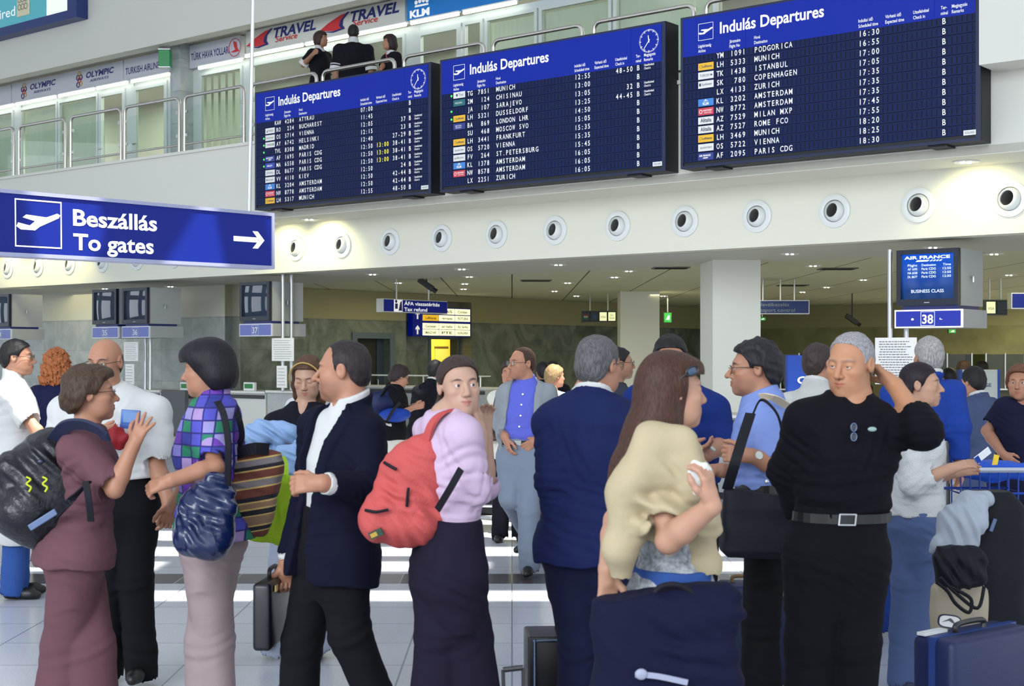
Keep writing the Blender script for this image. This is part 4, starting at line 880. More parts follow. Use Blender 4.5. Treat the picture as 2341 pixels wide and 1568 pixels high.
# ------------------------------------------------------------------ balcony rails: steel loops with a glass pane
railm = mat('satin_steel_rail', (.60, .57, .52), .28, 1.0)
def rail(s, L_, label):
    t = thing_w('balcony_railing', label, 'railing', s, .70, 4.885, 'steel railing loops along the balcony')
    r = .09; z1 = .88; pts = [(0, 0, 0), (0, 0, z1 - r)] + [(r - r * math.cos(rad(a)), 0, z1 - r + r * math.sin(rad(a))) for a in (30, 60, 90)] + [(L_ - r + r * math.sin(rad(a)), 0, z1 - r + r * math.cos(rad(a))) for a in (0, 30, 60, 90)] + [(L_, 0, 0)]
    mb = MB(); mb.tube(pts, .027, 12); obj('loop', mb, railm, t, True)
    mb = MB(); mb.tube([(.01, 0, .13), (L_ - .01, 0, .13)], .016, 10); obj('lower_bar', mb, railm, t, True)
    mb = MB(); mb.box((.05, -.005, .15), (L_ - .05, .005, z1 - .16)); obj('glass_pane', mb, glass_mat(), t)
    mb = MB()
    for x in (.05, L_ - .05): mb.box((x - .025, -.012, .25), (x + .025, .012, .30)); mb.box((x - .025, -.012, .62), (x + .025, .012, .67))
    obj('clamp', mb, steel, t); return t
R0 = None
for i, (s, lb) in enumerate(((-5.44, 'balcony railing loop under the blank name board'), (-3.85, 'balcony railing loop under the first set of coloured rings'), (-2.27, 'balcony railing loop in front of the window under the second coloured rings'), (-.75, 'balcony railing loop in front of the glass door beside the marble pillar'), (.80, 'balcony railing loop between the marble pillar and the hanging pole'), (2.38, 'balcony railing loop above the board with yellow delay times'), (3.93, 'balcony railing loop in front of the three uniformed people'), (5.53, 'balcony railing loop above the gap between the two boards with clocks'), (7.11, 'balcony railing loop above the heading of the 12:55 Munich board'), (8.71, 'balcony railing loop above the clock of the 12:55 Munich board'), (10.3, 'balcony railing loop behind the top of the Podgorica board'))):
    if R0 is None: R0 = rail(s, 1.42, lb)
    else: dup(R0, FP(s, .70, 4.885), None, lb)
t = thing_w('glass_balustrade', 'glass balustrade with a dark handrail beyond the Podgorica board', 'balustrade', 14.35, .7, 4.885)
mb = MB(); mb.box((0, -.006, .02), (1.5, .006, .8)); obj('glass_pane', mb, glass_mat(), t)
mb = MB(); mb.tube([(-.02, -.03, .33), (1.5, -.03, .33)], .022, 8); obj('handrail', mb, navy_pl, t, True)
mb = MB(); mb.box((.06, -.03, 0), (.10, .03, .9)); obj('post', mb, white_pl, t)
# ------------------------------------------------------------------ gallery shops: fronts, name boards, light strips
fr_w = mat('white_window_frame', (.60, .66, .63), .45); tint = glass_mat((.91, .95, .93), .03, 'tinted_glass'); tube_m = mat('strip_glow', (1, 1, .92), .5, emit=2.6, ecol=(1, 1, .88))
D2 = -2.05
def shop_front(name, label, px0, px1, door=False, blinds=0, transom=False):
    s0, _ = WS(px0, D2); s1, _ = WS(px1, D2); w = s1 - s0; zt = 6.93 - 4.83; f_ = .055 if not door else .09
    t = thing_w(name, label, 'window' if not door else 'door', s0, D2, 4.83, 'gallery shop fronts')
    mb = MB()
    for a in ((0, f_, 0, zt), (w - f_, w, 0, zt), (f_, w - f_, zt - f_, zt), (f_, w - f_, 0, f_ + .03)): mb.box((a[0], -.03, a[2]), (a[1], .04, a[3]))
    obj('frame', mb, fr_w, t)
    mb = MB(); mb.box((f_, -.004, f_ + .03), (w - f_, .006, zt - f_)); obj('glass_pane', mb, tint, t)
    if door: mb = MB(); mb.tube([(f_ * .6, -.03, .97), (f_ * .6, -.08, .97), (f_ * .6 + .14 * (1 if door > 0 else 1), -.08, .97)], .011, 8); obj('handle', mb, steel, t, True)
    if blinds:
        mb = MB(); n = int(w / blinds)
        for i in range(n):
            c = (i + .5) * w / n; a = rad(random.uniform(15, 30) if blinds < .1 else random.uniform(50, 65)); hw = .042
            mb.add([(c - hw * math.cos(a), .12 - hw * math.sin(a), .1), (c + hw * math.cos(a), .12 + hw * math.sin(a), .1), (c + hw * math.cos(a), .12 + hw * math.sin(a), zt - .06), (c - hw * math.cos(a), .12 - hw * math.sin(a), zt - .06)], [(0, 1, 2, 3)])
        obj('vertical_blind', mb, mat('blind_fabric', (.60, .62, .50), .8), t)
    return t
for a in (('shop_window', 'shop window with closed blinds under the blank name board', -40, 32, False, .08), ('shop_window', 'shop window under the first set of coloured rings', 47, 133, False, .08), ('shop_window', 'shop window under the second set of coloured rings', 135, 226, False, .08),
          ('shop_door', 'white framed glass door at the end of the coloured rings board', 228, 288, True, 0), ('shop_door', 'white framed glass door beside the marble pillar, under the red bird board', 306, 384, True, 0), ('shop_window', 'shop window with open vertical blinds beside the marble pillar', 458, 556, False, .19),
          ('shop_window', 'wide clear shop window behind the three uniformed people', 574, 928, False, 0), ('shop_door', 'white framed glass door below the blue airline sign', 955, 1056, True, 0), ('shop_window', 'narrow shop window beside the door below the blue sign', 1060, 1106, False, 0),
          ('shop_window', 'shop window with pale blinds behind the 12:55 Munich board', 1110, 1230, False, .08), ('shop_window', 'shop window beyond the thin dark mullion behind the Munich board', 1234, 1400, False, .08), ('shop_window', 'shop window behind the clock of the 12:55 Munich board', 1404, 1640, False, .08)): shop_front(*a)
mb = MB(); s0, _ = WS(-60, D2); s1, _ = WS(1700, D2); mb.box((s0, -D2 + .02, 6.90), (s1, -D2 + .08, 7.04))
for a, c in ((30, 48), (288, 306), (384, 458), (554, 576), (926, 957)):
    q0, _ = WS(a, D2); q1, _ = WS(c, D2); mb.box((q0, -D2 + .0, 4.83), (q1, -D2 + .06, 7.0))
W2('trim_3', mb, fr_w)
mb = MB(); q0, _ = WS(389, -1.75); q1, _ = WS(412, -1.75); mb.box((q0, 1.75, 4.83), (q1, 2.3, 7.5)); W2('column_upper', mb, marble_l)
sign_w = mat('white_sign_panel', (.56, .58, .64), .4); s_navy = mat('navy_lettering', (.015, .02, .16), .5); s_red = mat('red_lettering', (.62, .03, .04), .5); s_gold = mat('gold_lettering', (.62, .40, .05), .5); s_white = mat('bright_white_lettering', (.85, .85, .85), .5, emit=.25); klm_b = mat('sky_blue_panel', (.01, .16, .48), .4, emit=.15)
D3 = -1.95
def name_board(label, px0, px1, m, z0=7.03, z1=7.455):
    s0, _ = WS(px0, D3); s1, _ = WS(px1, D3); t = thing_w('shop_sign', label, 'sign', s0, D3, z0, 'name boards above the gallery shops')
    mb = MB(); mb.box((0, 0, 0), (s1 - s0, .12, z1 - z0), .008); obj('panel', mb, m, t); return t, s0, z0, s1 - s0
def sx(px, s0): return WS(px, D3)[0] - s0
def turk(t, x, z, r):
    mb = MB(); mb.tube([(x + r * math.cos(a), -.006, z + r * math.sin(a)) for a in np.linspace(0, 2 * math.pi, 33)[:-1]], .006, 6, closed=True)
    mb.prism([(x - r * .75, z - r * .45), (x + r * .1, z - r * .25), (x - r * .15, z + r * .15), (x - r * .25, z + r * .75), (x + r * .3, z + r * .55), (x + r * .45, z - r * .1), (x + r * .75, z - r * .5), (x, z - r * .55)], -.006, -.003); obj('emblem', mb, s_red, t)
t, s0, z0, w = name_board('blank white name board next to the coloured rings board', -40, 25, sign_w)
t, s0, z0, w = name_board('white name board with two sets of coloured rings', 27, 281, sign_w)
for a, c in ((68, 126), (196, 259)):
    x = sx(a, s0); mb = MB(); mb.text('OLYMPIC', x, .225, .115, w=sx(c, s0) - x, bold=.035, shear=.25); mb.text('AIRWAYS', x + .14, .13, .055, w=.62, bold=.02, shear=.25); obj('lettering', mb, s_navy, t)
    cx = x - .21
    for i, (dx, dz, mm) in enumerate(((0, .33, s_gold), (-.045, .26, s_navy), (.045, .26, s_navy), (.0, .21, s_red), (.04, .14, s_gold), (-.04, .12, s_navy))):
        mb = MB(); mb.tube([(cx + dx + .05 * math.cos(q), -.006, dz + .05 * math.sin(q)) for q in np.linspace(0, 2 * math.pi, 21)[:-1]], .009, 5, closed=True); obj('ring_emblem', mb, mm, t)
t, s0, z0, w = name_board('white name board with a red bird emblem beside the green exit box', 283, 388, sign_w)
x = sx(287, s0); mb = MB(); mb.text('TURKISH AIRLINES', x, .13, .13, w=sx(369, s0) - x, bold=.015); obj('lettering', mb, s_navy, t); turk(t, sx(382, s0), .25, .15)
t, s0, z0, w = name_board('white name board with a red bird emblem beside the hanging pole', 433, 548, sign_w)
x = sx(437, s0); mb = MB(); mb.text('TÜRK HAVA YOLLARI', x, .14, .135, w=sx(524, s0) - x, bold=.015); obj('lettering', mb, s_navy, t); turk(t, sx(537, s0), .22, .16)
t, s0, z0, w = name_board('large white name board with two red fins', 562, 925, mat('cream_sign_panel', (.66, .67, .62), .4), 7.07, 7.49)
for a, c in ((563, 727), (730, 918)):
    x = sx(a, s0); e = sx(c, s0); W_ = e - x
    fin = [(.0, .155), (.13, .26), (.30, .355), (.40, .375), (.33, .28), (.31, .19), (.36, .135), (.22, .105)]
    mb = MB(); mb.prism([(x + p[0] * W_ * .9, p[1]) for p in fin], -.006, -.003); obj('fin_emblem', mb, s_red, t)
    mb = MB(); mb.prism([(x + p[0] * W_ * .9, p[1]) for p in [(.02, .135), (.20, .08), (.36, .11), (.33, .18), (.34, .27), (.43, .38), (.39, .38), (.30, .265), (.28, .18), (.31, .13), (.20, .105)]], -.009, -.007); mb.text('TRAVEL', x + W_ * .37, .205, .175, w=W_ * .60, bold=.035, shear=.3); obj('lettering', mb, s_navy, t)
    mb = MB(); mb.text('Service', x + W_ * .42, .12, .10, y=-.012, w=W_ * .30, bold=.01, shear=.35); obj('script_lettering', mb, s_red, t)
t, s0, z0, w = name_board('sky blue name board with a white crown', 930, 1330, klm_b, 7.10, 7.49)
x = sx(937, s0); mb = MB(); mb.text('KLM', x, .035, .115, w=sx(982, s0) - x, bold=.05)
cx = x + .26
for i in range(4): mb.lathe([(.0001, -.006), (.034, -.006), (.034, -.002)], 14, 'Y', (cx - .12 + .08 * i, 0, .265 + .012 * (1.5 - abs(i - 1.5))))
mb.prism([(cx - .15, .19), (cx + .15, .19), (cx + .14, .22), (cx - .14, .22)], -.006, -.002); mb.box((cx - .010, -.006, .31), (cx + .010, -.002, .38)); mb.box((cx - .03, -.006, .335), (cx + .03, -.002, .352)); obj('crown_and_letters', mb, s_white, t)
for i, (a, c) in enumerate(((-30, 31), (37, 127), (135, 215), (222, 291), (301, 388), (455, 553), (562, 692), (700, 800), (815, 928), (940, 1048), (1060, 1180))):
    s0, _ = WS(a, -1.9); s1, _ = WS(c, -1.9); t = thing_w('strip_light', ['glowing strip light under the blank name board', 'glowing strip light under the first set of coloured rings', 'glowing strip light under the middle of the coloured rings board', 'glowing strip light under the second set of coloured rings', 'glowing strip light under the red bird board by the exit box', 'glowing strip light under the red bird board by the hanging pole', 'glowing strip light under the first red fin', 'glowing strip light behind the uniformed man', 'glowing strip light under the second red fin', 'glowing strip light under the blue crown board', 'glowing strip light under the far end of the blue crown board'][i], 'light', s0, -1.9, 6.985 if i < 6 else 7.03, 'strip lights under the gallery name boards')
    mb = MB(); mb.tube([(0, .0, 0), (s1 - s0, 0, 0)], .026, 10); obj('tube', mb, tube_m, t, True); mb = MB(); mb.box((-.01, -.03, .03), (s1 - s0 + .01, .05, .05)); obj('holder', mb, white_pl, t)
for s in (-14.0, -10.8, -7.5, -3.8, .9, 5.0, 9.0): area('shop_fill', FP(s, -3.6, 7.4), FP(s, -3.6, 4.8), 2.4, 1.2, 55, (1, .97, .82))  # added unseen lights that brighten the shop interiors
# lit advertising box at the top left
s1, _ = WS(181, -1.0); _, zb = WZ(181, 40, -1.0); s0 = s1 - 4.6
t = thing_w('advertising_box', 'lit teal advertising box with a navy frame and a handset picture', 'advertisement', s0, -1.0, zb)
mb = MB()
for a in ((0, 4.6, 0, .17), (0, 4.6, 1.63, 1.8), (0, .3, .17, 1.63), (4.30, 4.6, .17, 1.63)): mb.box((a[0], -.06, a[2]), (a[1], .19, a[3]))
obj('frame', mb, mat('advert_frame_navy', (.015, .035, .16), .4), t)
mb = MB(); mb.box((.3, -.02, .17), (3.55, .1, 1.63)); obj('poster', mb, mat('advert_teal', (.06, .33, .40), .4, emit=.2, ecol=(.10, .42, .46)), t)
mb = MB(); mb.box((3.55, -.021, .17), (4.3, .1, 1.63)); obj('blank_panel', mb, mat('advert_white', (.75, .8, .7), .4, emit=.35), t)
xa = WS(43, -1.0)[0] - s0; xb = WS(71, -1.0)[0] - s0
mb = MB(); mb.box((xa, -.05, .30), (xb, -.021, 1.5), .10); ph = obj('handset_picture', mb, mat('handset_beige', (.50, .48, .33), .4, emit=.15), t, True)
mb = MB()
for i in range(7):
    for j in range(3): mb.lathe([(.045, -.055), (.065, -.055)], 14, 'Y', (xa + (xb - xa) * (.24 + .26 * j), 0, .48 + i * .15))
obj('key', mb, mat('handset_key', (.25, .25, .2), .5), ph)
mb = MB(); x = WS(-14, -1.0)[0] - s0; mb.text('inspired', x - .35, .36, .20, -.024, w=WS(37, -1.0)[0] - s0 - x + .35); obj('lettering', mb, s_white, t)
# green exit box on the corner of the marble column
t = thing_w('exit_sign', 'green box exit sign by the marble pillar on the gallery', 'exit sign', WS(378, -1.45)[0], -1.45, 6.98)
mb = MB(); mb.M = Matrix.Rotation(rad(40), 4, 'Z'); mb.box((-.105, -.105, 0), (.105, .105, .31), .01); obj('box', mb, mat('exit_green', (.0, .17, .04), .3, emit=.15), t); mb = MB(); mb.M = Matrix.Rotation(rad(40), 4, 'Z'); mb.box((-.11, -.11, -.012), (.11, .11, 0)); mb.box((-.11, -.11, .31), (.11, .11, .325)); obj('edge', mb, alu, t)
# ------------------------------------------------------------------ hanging signs
GDIR = math.atan2(.7777, .6287)
sb = mat('gate_sign_blue', (.0, .009, .15), .45, emit=.06, ecol=(.0, .02, .75), spec=.3); hl_w = mat('sign_white', (.85, .85, .82), .5, emit=.35)
YR = 12.6; xr = (625 - CX) * YR / F
def gx(px):
    k = (px - CX) / F; Lq = (xr - k * YR) / (.6287 - k * .7777); return -Lq
LG = 3.1; zb_, hh = 2.462, .495
t = thing('gate_sign', 'big blue hanging sign reading beszallas to gates with an arrow', 'sign', (xr, YR, zb_), GDIR)
t.rotation_euler = (0, rad(-.55), GDIR)
mb = MB()
for a in ((-LG, 0, 0, .028), (-LG, 0, hh - .028, hh), (-LG, -LG + .03, .028, hh - .028), (-.03, 0, .028, hh - .028)): mb.box((a[0], -.02, a[2]), (a[1], .18, a[3]))
obj('frame', mb, mat('lavender_aluminium', (.36, .38, .55), .4, .5), t)
mb = MB(); mb.box((-LG + .03, -.006, .028), (-.03, .16, hh - .028)); obj('panel', mb, sb, t)
mb = MB(); x0 = gx(33); x1 = gx(140); pictogram(mb, x0, .075, x1 - x0, .36, -.010); x = gx(166); mb.text('Beszállás', x, .265, .128, -.010, w=gx(358) - x, bold=.022); mb.text('To gates', x, .078, .128, -.010, w=gx(350) - x, bold=.022)
ax0, ax1 = gx(533), gx(603); zc = .248; mb.prism([(ax0, zc - .022), (ax1 - .07, zc - .022), (ax1 - .07, zc + .022), (ax0, zc + .022)], -.010, -.008); mb.prism([(ax1 - .135, zc + .075), (ax1 - .075, zc + .075), (ax1, zc), (ax1 - .075, zc - .075), (ax1 - .135, zc - .075), (ax1 - .062, zc)], -.012, -.010); obj('lettering', mb, hl_w, t)
mb = MB(); pa = at(554, 483, 12.35); pb = at(567, -30, 12.35); d = pb - pa; inv = Matrix.Rotation(-GDIR, 4, 'Z'); q0 = inv @ (pa - Vector((xr, YR, zb_)) + Vector((.05, .06, -.05))); q1 = inv @ (pa + d * 2.6 - Vector((xr, YR, zb_)) + Vector((.05, .06, 0))); mb.tube([q0, q1], .017, 12); obj('hanging_pole', mb, alu, t, True)
dim_b = mat('dim_sign_navy', (.01, .03, .16), .4, emit=.05)
def hang(label, px, py0, py1, Y, w, rot, m, pyc=None, th=.16, endm=None, name='hanging_sign', poles=(.25, .75)):
    p = at(px, py1, Y); h = (py1 - py0) * Y / F; t = thing(name, label, 'sign', p, rot)
    mb = MB(); mb.box((0, 0, 0), (w, th, h)); obj('box', mb, endm or alu, t)
    mb = MB(); mb.box((.015, -.008, .015), (w - .015, .0, h - .015)); obj('panel', mb, m, t)
    mb = MB()
    for q in poles: mb.cyl((w * q, th / 2, h), (w * q, th / 2, CEIL + .004 - p.z), .014, 8)
    obj('hanging_pole', mb, alu, t, True); return t, w, h
t, w, h = hang('blue hanging sign reading afa visszaterites tax refund', 876, 682, 713, 23.8, 1.62, GDIR, sb, endm=mat('lit_sign_end', (.7, .72, .66), .5))
mb = MB(); mb.text('ÁFA visszatérítés', .50, .128, .062, -.012, w=.90, bold=.02); mb.text('Tax refund', .50, .03, .062, -.012, w=.58, bold=.02); obj('lettering', mb, hl_w, t)
mb = MB(); mb.box((.25, -.011, .012), (.46, -.009, h - .012)); o = obj('pictogram', mb, hl_w, t); mb = MB(); mb.lathe([(.0001, -.013), (.028, -.013)], 12, 'Y', (.30, 0, .185)); mb.box((.275, -.013, .06), (.34, -.012, .15)); mb.prism([(.36, .03), (.45, .03), (.44, .2), (.40, .17)], -.013, -.012); obj('pictogram_figure', mb, s_navy, o)
p = FP(SW + .10, -6.95, 2.10); t = thing('airline_directory', 'lit directory sign with airline name panels and two white arrows', 'sign', p, GDIR)
mb = MB(); mb.box((0, 0, 0), (1.85, .14, .62)); obj('box', mb, sb, t); mb = MB()
for z in (.10, .42):
    mb.prism([(.12, z - .06), (.16, z - .06), (.16, z + .06), (.20, z + .03), (.20, z + .07), (.14, z + .13), (.08, z + .07), (.08, z + .03), (.12, z + .06)], -.008, -.004)
obj('arrow', mb, hl_w, t)
ylw = mat('lit_name_panel', (.75, .72, .40), .5, emit=.75, ecol=(.85, .82, .5)); amb = mat('lit_amber_panel', (.75, .42, .02), .5, emit=.5)
for r_ in range(4):
    for c_ in range(3):
        z = [.02, .155, .33, .475][r_]; x = .30 + c_ * .515; lufth = (r_, c_) == (2, 0); mb = MB(); mb.box((x, -.010, z), (x + .495, -.002, z + .125)); o = obj('name_panel', mb, amb if lufth else ylw, t)
        nm = [['MAGYAR', 'PTE', 'HUNGARIA'], ['Carpatair', 'air malta', 'Air Serbia'], ['Lufthansa', 'germania', 'FUTURA'], ['Olympic', 'SAS', 'Cimber']][r_][c_]; mb = MB(); mb.text(nm, x + .08, z + .035, .055, -.013, w=.34, bold=.02, shear=.2 if nm == 'FUTURA' else 0); obj('name_lettering', mb, mat('directory_ink', (.10, .10, .05), .6), o)
visa_y = mat('lit_visa_panel', (.72, .74, .42), .5, emit=.6)
def visa(label, px, py0, py1, Y, n, dark=()):
    t, w, h = hang(label, px, py0, py1, Y, .19 * n, 0, black_pl, th=.14, endm=mat('grey_sign_box', (.16, .17, .15), .5)); 
    kinds = ['flag', 'stars', 'VISA', 'NO'][-n:]
    for i, k_ in enumerate(kinds):
        x = .02 + i * .185; mb = MB(); mb.box((x, -.014, .035), (x + .15, -.008, h - .035)); lit = k_ in ('VISA', 'NO') and i not in dark; o = obj('panel_field', mb, visa_y if lit else mat('unlit_field', (.03, .05, .07), .4), t)
        if k_ == 'flag':
            for z, mm in ((.155, mat('flag_red', (.35, .02, .03), .5)), (.12, mat('flag_white', (.5, .5, .45), .5)), (.085, mat('flag_green', (.02, .16, .05), .5))): mb = MB(); mb.box((x + .03, -.018, z - .017), (x + .12, -.015, z + .017)); obj('flag_stripe', mb, mm, o)
        elif k_ == 'stars': mb = MB(); mb.lathe([(.0001, -.017), (.05, -.017)], 18, 'Y', (x + .075, 0, .12)); obj('star_disc', mb, mat('eu_blue', (.03, .08, .22), .5), o)
        else:
            mb = MB(); mb.text('VISA', x + .02, .095 if k_ == 'VISA' else .07, .045, -.017, w=.11); 
            if k_ == 'NO': mb.text('NO', x + .04, .135, .045, -.017, w=.07)
            obj('lettering', mb, mat('directory_ink', (.10, .10, .05), .6), o)
    return t
visa('small hanging sign with flag, stars and two lit visa panels', 1329, 710, 737, 30.3, 4)
visa('small hanging sign with one lit visa panel beside check-in 38', 2252, 685, 721, 24.0, 2, (1,))
t, w, h = hang('dim navy hanging sign reading utlevelkezeles passport control', 1690, 686, 718, 24.3, 1.20, 0, dim_b, th=.18, poles=(.35, .6, .8)); mb = MB(); mb.text('Útlevélkezelés', .27, .135, .062, -.012, w=.58); mb.text('Passport control', .27, .04, .062, -.012, w=.68); obj('lettering', mb, mat('dim_sign_ink', (.25, .30, .36), .6), t)
t, w, h = hang('plain blue hanging sign beyond check-in 38', 2312, 669, 706, 19.5, .9, 0, sb, poles=(.3,))
exm = mat('exit_lit_green', (.02, .30, .05), .4, emit=.25, ecol=(.05, .6, .1))
for px, py0, py1, Y, lb in ((1517, 714, 738, 31, 'small green exit sign between the two pillars'), (1734, 724, 734, 33, 'small green exit sign below the passport control sign'), (2168, 752, 762, 33, 'small green exit sign under check-in sign 38')):
    t, w, h = hang(lb, px, py0, py1, Y, .18, 0, exm, th=.05, endm=mat('exit_case', (.02, .10, .03), .5), name='exit_sign', poles=(.5,)); mb = MB(); mb.prism([(.05, h * .3), (.13, h * .3), (.13, h * .7), (.10, h * .7)], -.012, -.010); obj('pictogram', mb, hl_w, t)
for px, py, Y, lb in ((975, 640, 24.3, 'black security camera hanging from the ceiling behind the tax refund sign'), (1948, 722, 30, 'small dark security camera hanging between passport control and check-in 38')):
    p = at(px, py, Y); t = thing('security_camera', lb, 'camera', (p.x, p.y, CEIL)); dz = p.z - CEIL - .08; mb = MB(); mb.cyl((0, 0, 0.004), (0, 0, dz), .012, 8); obj('bracket', mb, black_pl, t, True)
    mb = MB(); mb.M = Matrix.Translation((0, 0, dz)) @ Matrix.Rotation(rad(35), 4, 'Y'); mb.box((-.16, -.05, -.05), (.14, .05, .05), .012); mb.cyl((.14, 0, 0), (.21, 0, 0), .04, 12); obj('housing', mb, black_pl, t)
# ------------------------------------------------------------------ check-in totems with monitors
num_b = mat('number_blue', (.12, .15, .42), .35, emit=.03); num_b38 = mat('number_blue_lit', (.005, .02, .32), .35, emit=.15); bez = mat('monitor_bezel', (.010, .014, .03), .3)
scr = mat('dark_screen', (.015, .03, .06), .04, spec=.8, coat=.6); scr38, nt, b, N, L = nodes_of('lit_screen', .12); b.inputs['Base Color'].default_value = (.0, .01, .05, 1)
tc = N('TexCoord'); sp = N('SeparateXYZ'); L(tc.outputs['Object'], sp.inputs[0]); mr = N('MapRange'); mr.inputs['From Min'].default_value = .05; mr.inputs['From Max'].default_value = .6; L(sp.outputs['Z'], mr.inputs['Value'])
mx = N('Mix', data_type='RGBA'); mx.inputs['A'].default_value = (.0, .02, .09, 1); mx.inputs['B'].default_value = (.0, .06, .50, 1); L(mr.outputs[0], mx.inputs['Factor']); L(mx.outputs['Result'], b.inputs['Emission Color']); b.inputs['Emission Strength'].default_value = .9
def curved_screen(w, h, y0, bow=.025):
    mb = MB(); n = 8; vs = []; fs = []
    for i in range(n + 1):
        for j in range(n + 1):
            a, c = i / n, j / n; vs.append((w * a, y0 - bow * (1 - (2 * a - 1) ** 2) * .5 - bow * (1 - (2 * c - 1) ** 2) * .5, h * c))
    for i in range(n):
        for j in range(n): q = i * (n + 1) + j; fs.append((q, q + n + 1, q + n + 2, q + 1))
    mb.add(vs, fs); return mb
def totem(num, pxl, label, lit=False, poles=(), zlift=0.0):
    s0, _ = WS(pxl, -.1); t = thing_w('check_in_sign', label, 'check-in sign', s0, -.1, 2.0 + zlift, 'check-in monitors and number signs')
    mb = MB(); mb.box((.02, .04, .24), (.70, .70, .86)); mb.box((-.03, .03, .0), (.74, .72, .20)); obj('cabinet', mb, panel_grey, t)
    mb = MB(); mb.box((.05, .02, .20), (.69, .62, .24)); obj('blue_band', mb, mat('totem_band', (.01, .02, .14), .4), t)
    mb = MB()
    for a in ((.0, .70, .245, .315), (.0, .70, .81, .86), (.0, .05, .315, .81), (.65, .70, .315, .81)): mb.box((a[0], -.02, a[2]), (a[1], .06, a[3]))
    mo = obj('monitor', mb, bez, t); sc_ = curved_screen(.60, .495, .02); so = obj('screen', sc_, scr38 if lit else scr, mo, True); so.location = (.05, 0, .315)
    mb = MB(); mb.box((.32, -.023, .272), (.38, -.02, .280)); obj('maker_badge', mb, alu, mo)
    mb = MB(); mb.box((-.03, -.0, .0), (.74, .03, .20)); pl = obj('number_plate', mb, hl_w if lit else mat('plate_white', (.66, .68, .74), .5), t); mb = MB(); mb.box((-.013, -.004, .016), (.723, .0, .184)); obj('number_field', mb, num_b38 if lit else num_b, pl)
    mb = MB(); nw = .11; mb.text(num, .355, .048, .10, -.009, w=.125, bold=.02, align='C')
    for a in ((.275, .435, .022, .026), (.275, .435, .174, .178), (.275, .279, .022, .178), (.431, .435, .022, .178)): mb.box((a[0], -.008, a[2]), (a[1], -.006, a[3]))
    if lit:
        mb.ellipsoid((.18, -.006, .095), (.016, .002, .014), 8, 5); mb.box((.49, -.008, .088), (.50, -.006, .105)); mb.box((.50, -.008, .088), (.52, -.006, .094))
    obj('number_lettering', mb, hl_w if lit else mat('plate_white', (.66, .68, .74), .5), pl)
    mb = MB(); mb.tube([(.705, .34, .56), (.73, .34, .56), (.73, .34, .50)], .012, 8); obj('lock', mb, steel, t, True)
    for pa, ya, za, zb in poles: mb = MB(); mb.cyl((pa, ya, za), (pa, ya, zb), .028, 12); obj('post', mb, alu, t, True)
    return t
totem('34', -24, 'grey check-in monitor with blue number plate 34')
totem('35', 213, 'check-in monitor with blue number plate 35')
totem('36', 281, 'check-in monitor with blue number plate 36', poles=((.16, .35, -.9, 0), (.30, .35, -.9, 0)))
totem('37', 550, 'check-in monitor with blue number plate 37 beside two white posts', poles=((.755, .22, -.855, .98), (.755, .40, -.855, .98)))
t = totem('38', 2051, 'lit check-in monitor above blue number plate 38, business class', True, poles=((-.11, .06, -1.0, .88), (.02, .20, -1.0, 0)))
mb = MB()
mb.text('AIR FRANCE', .09, .755, .034, -.016, w=.52, bold=.03); mb.prism([(.22, .725), (.36, .725), (.38, .742), (.24, .742)], -.016, -.015)
for i in range(4): mb.prism([(.38 + .035 * i, .725), (.40 + .035 * i, .725), (.42 + .035 * i, .742), (.40 + .035 * i, .742)], -.016, -.015)
for i, (a, c_, d_) in enumerate((('Flight', 'Destination', 'Time'), ('AF 1695', 'Paris CDG', '12:50'), ('MA 6558', 'Paris CDG', '12:50'), ('DL 8677', 'Paris CDG', '12:50'))): z = .675 - i * .042; mb.text(a, .13, z, .026, -.016, w=.11); mb.text(c_, .29, z, .026, -.016, w=.16); mb.text(d_, .53, z, .026, -.016, w=.09)
mb.text('BUSINESS CLASS', .17, .385, .036, -.016, w=.37); obj('screen_lettering', mb, mat('screen_text', (.6, .7, .9), .5, emit=.7, ecol=(.6, .72, 1)), t)
# paper notices fixed to the posts
def notice(label, px0, py0, px1, py1, d, n, colr=None):
    s0, z1 = WZ(px0, py0, d); s1, _ = WS(px1, d); Yc = WS(px0, d)[1]; z0 = CZ + (HY - py1) * Yc / F; w = s1 - s0; h = z1 - z0; t = thing_w('paper_notice', label, 'notice', s0, d, z0, 'white paper notices on the check-in posts')
    mb = MB(); mb.box((0, -.006, 0), (w, .004, h)); obj('sheet', mb, paper, t); mb = MB(); rr = random.Random(n)
    for i in range(n):
        z = h * (.94 - .88 * (i + .5) / n); a = w * (.08 + .06 * rr.random()); e = w * (.92 - .2 * rr.random()); x = a
        while x < e: l = w * (.03 + .06 * rr.random()); mb.box((x, -.008, z - h * .008), (min(e, x + l), -.006, z + h * .008)); x += l + w * .018
    obj('print', mb, ink, t); return t
notice('white printed notice on the posts below number 36', 284, 782, 316, 825, -.18, 9); notice('narrow lower notice on the posts below number 36', 287, 832, 307, 878, -.18, 6)
notice('white printed notice on the posts beside number 37', 622, 773, 672, 825, -.18, 9); notice('narrow lower notice on the posts beside number 37', 633, 836, 656, 886, -.18, 6)
notice('large white sheet of small print on the posts under number 38', 2001, 772, 2096, 838 + 40, -.12, 16)
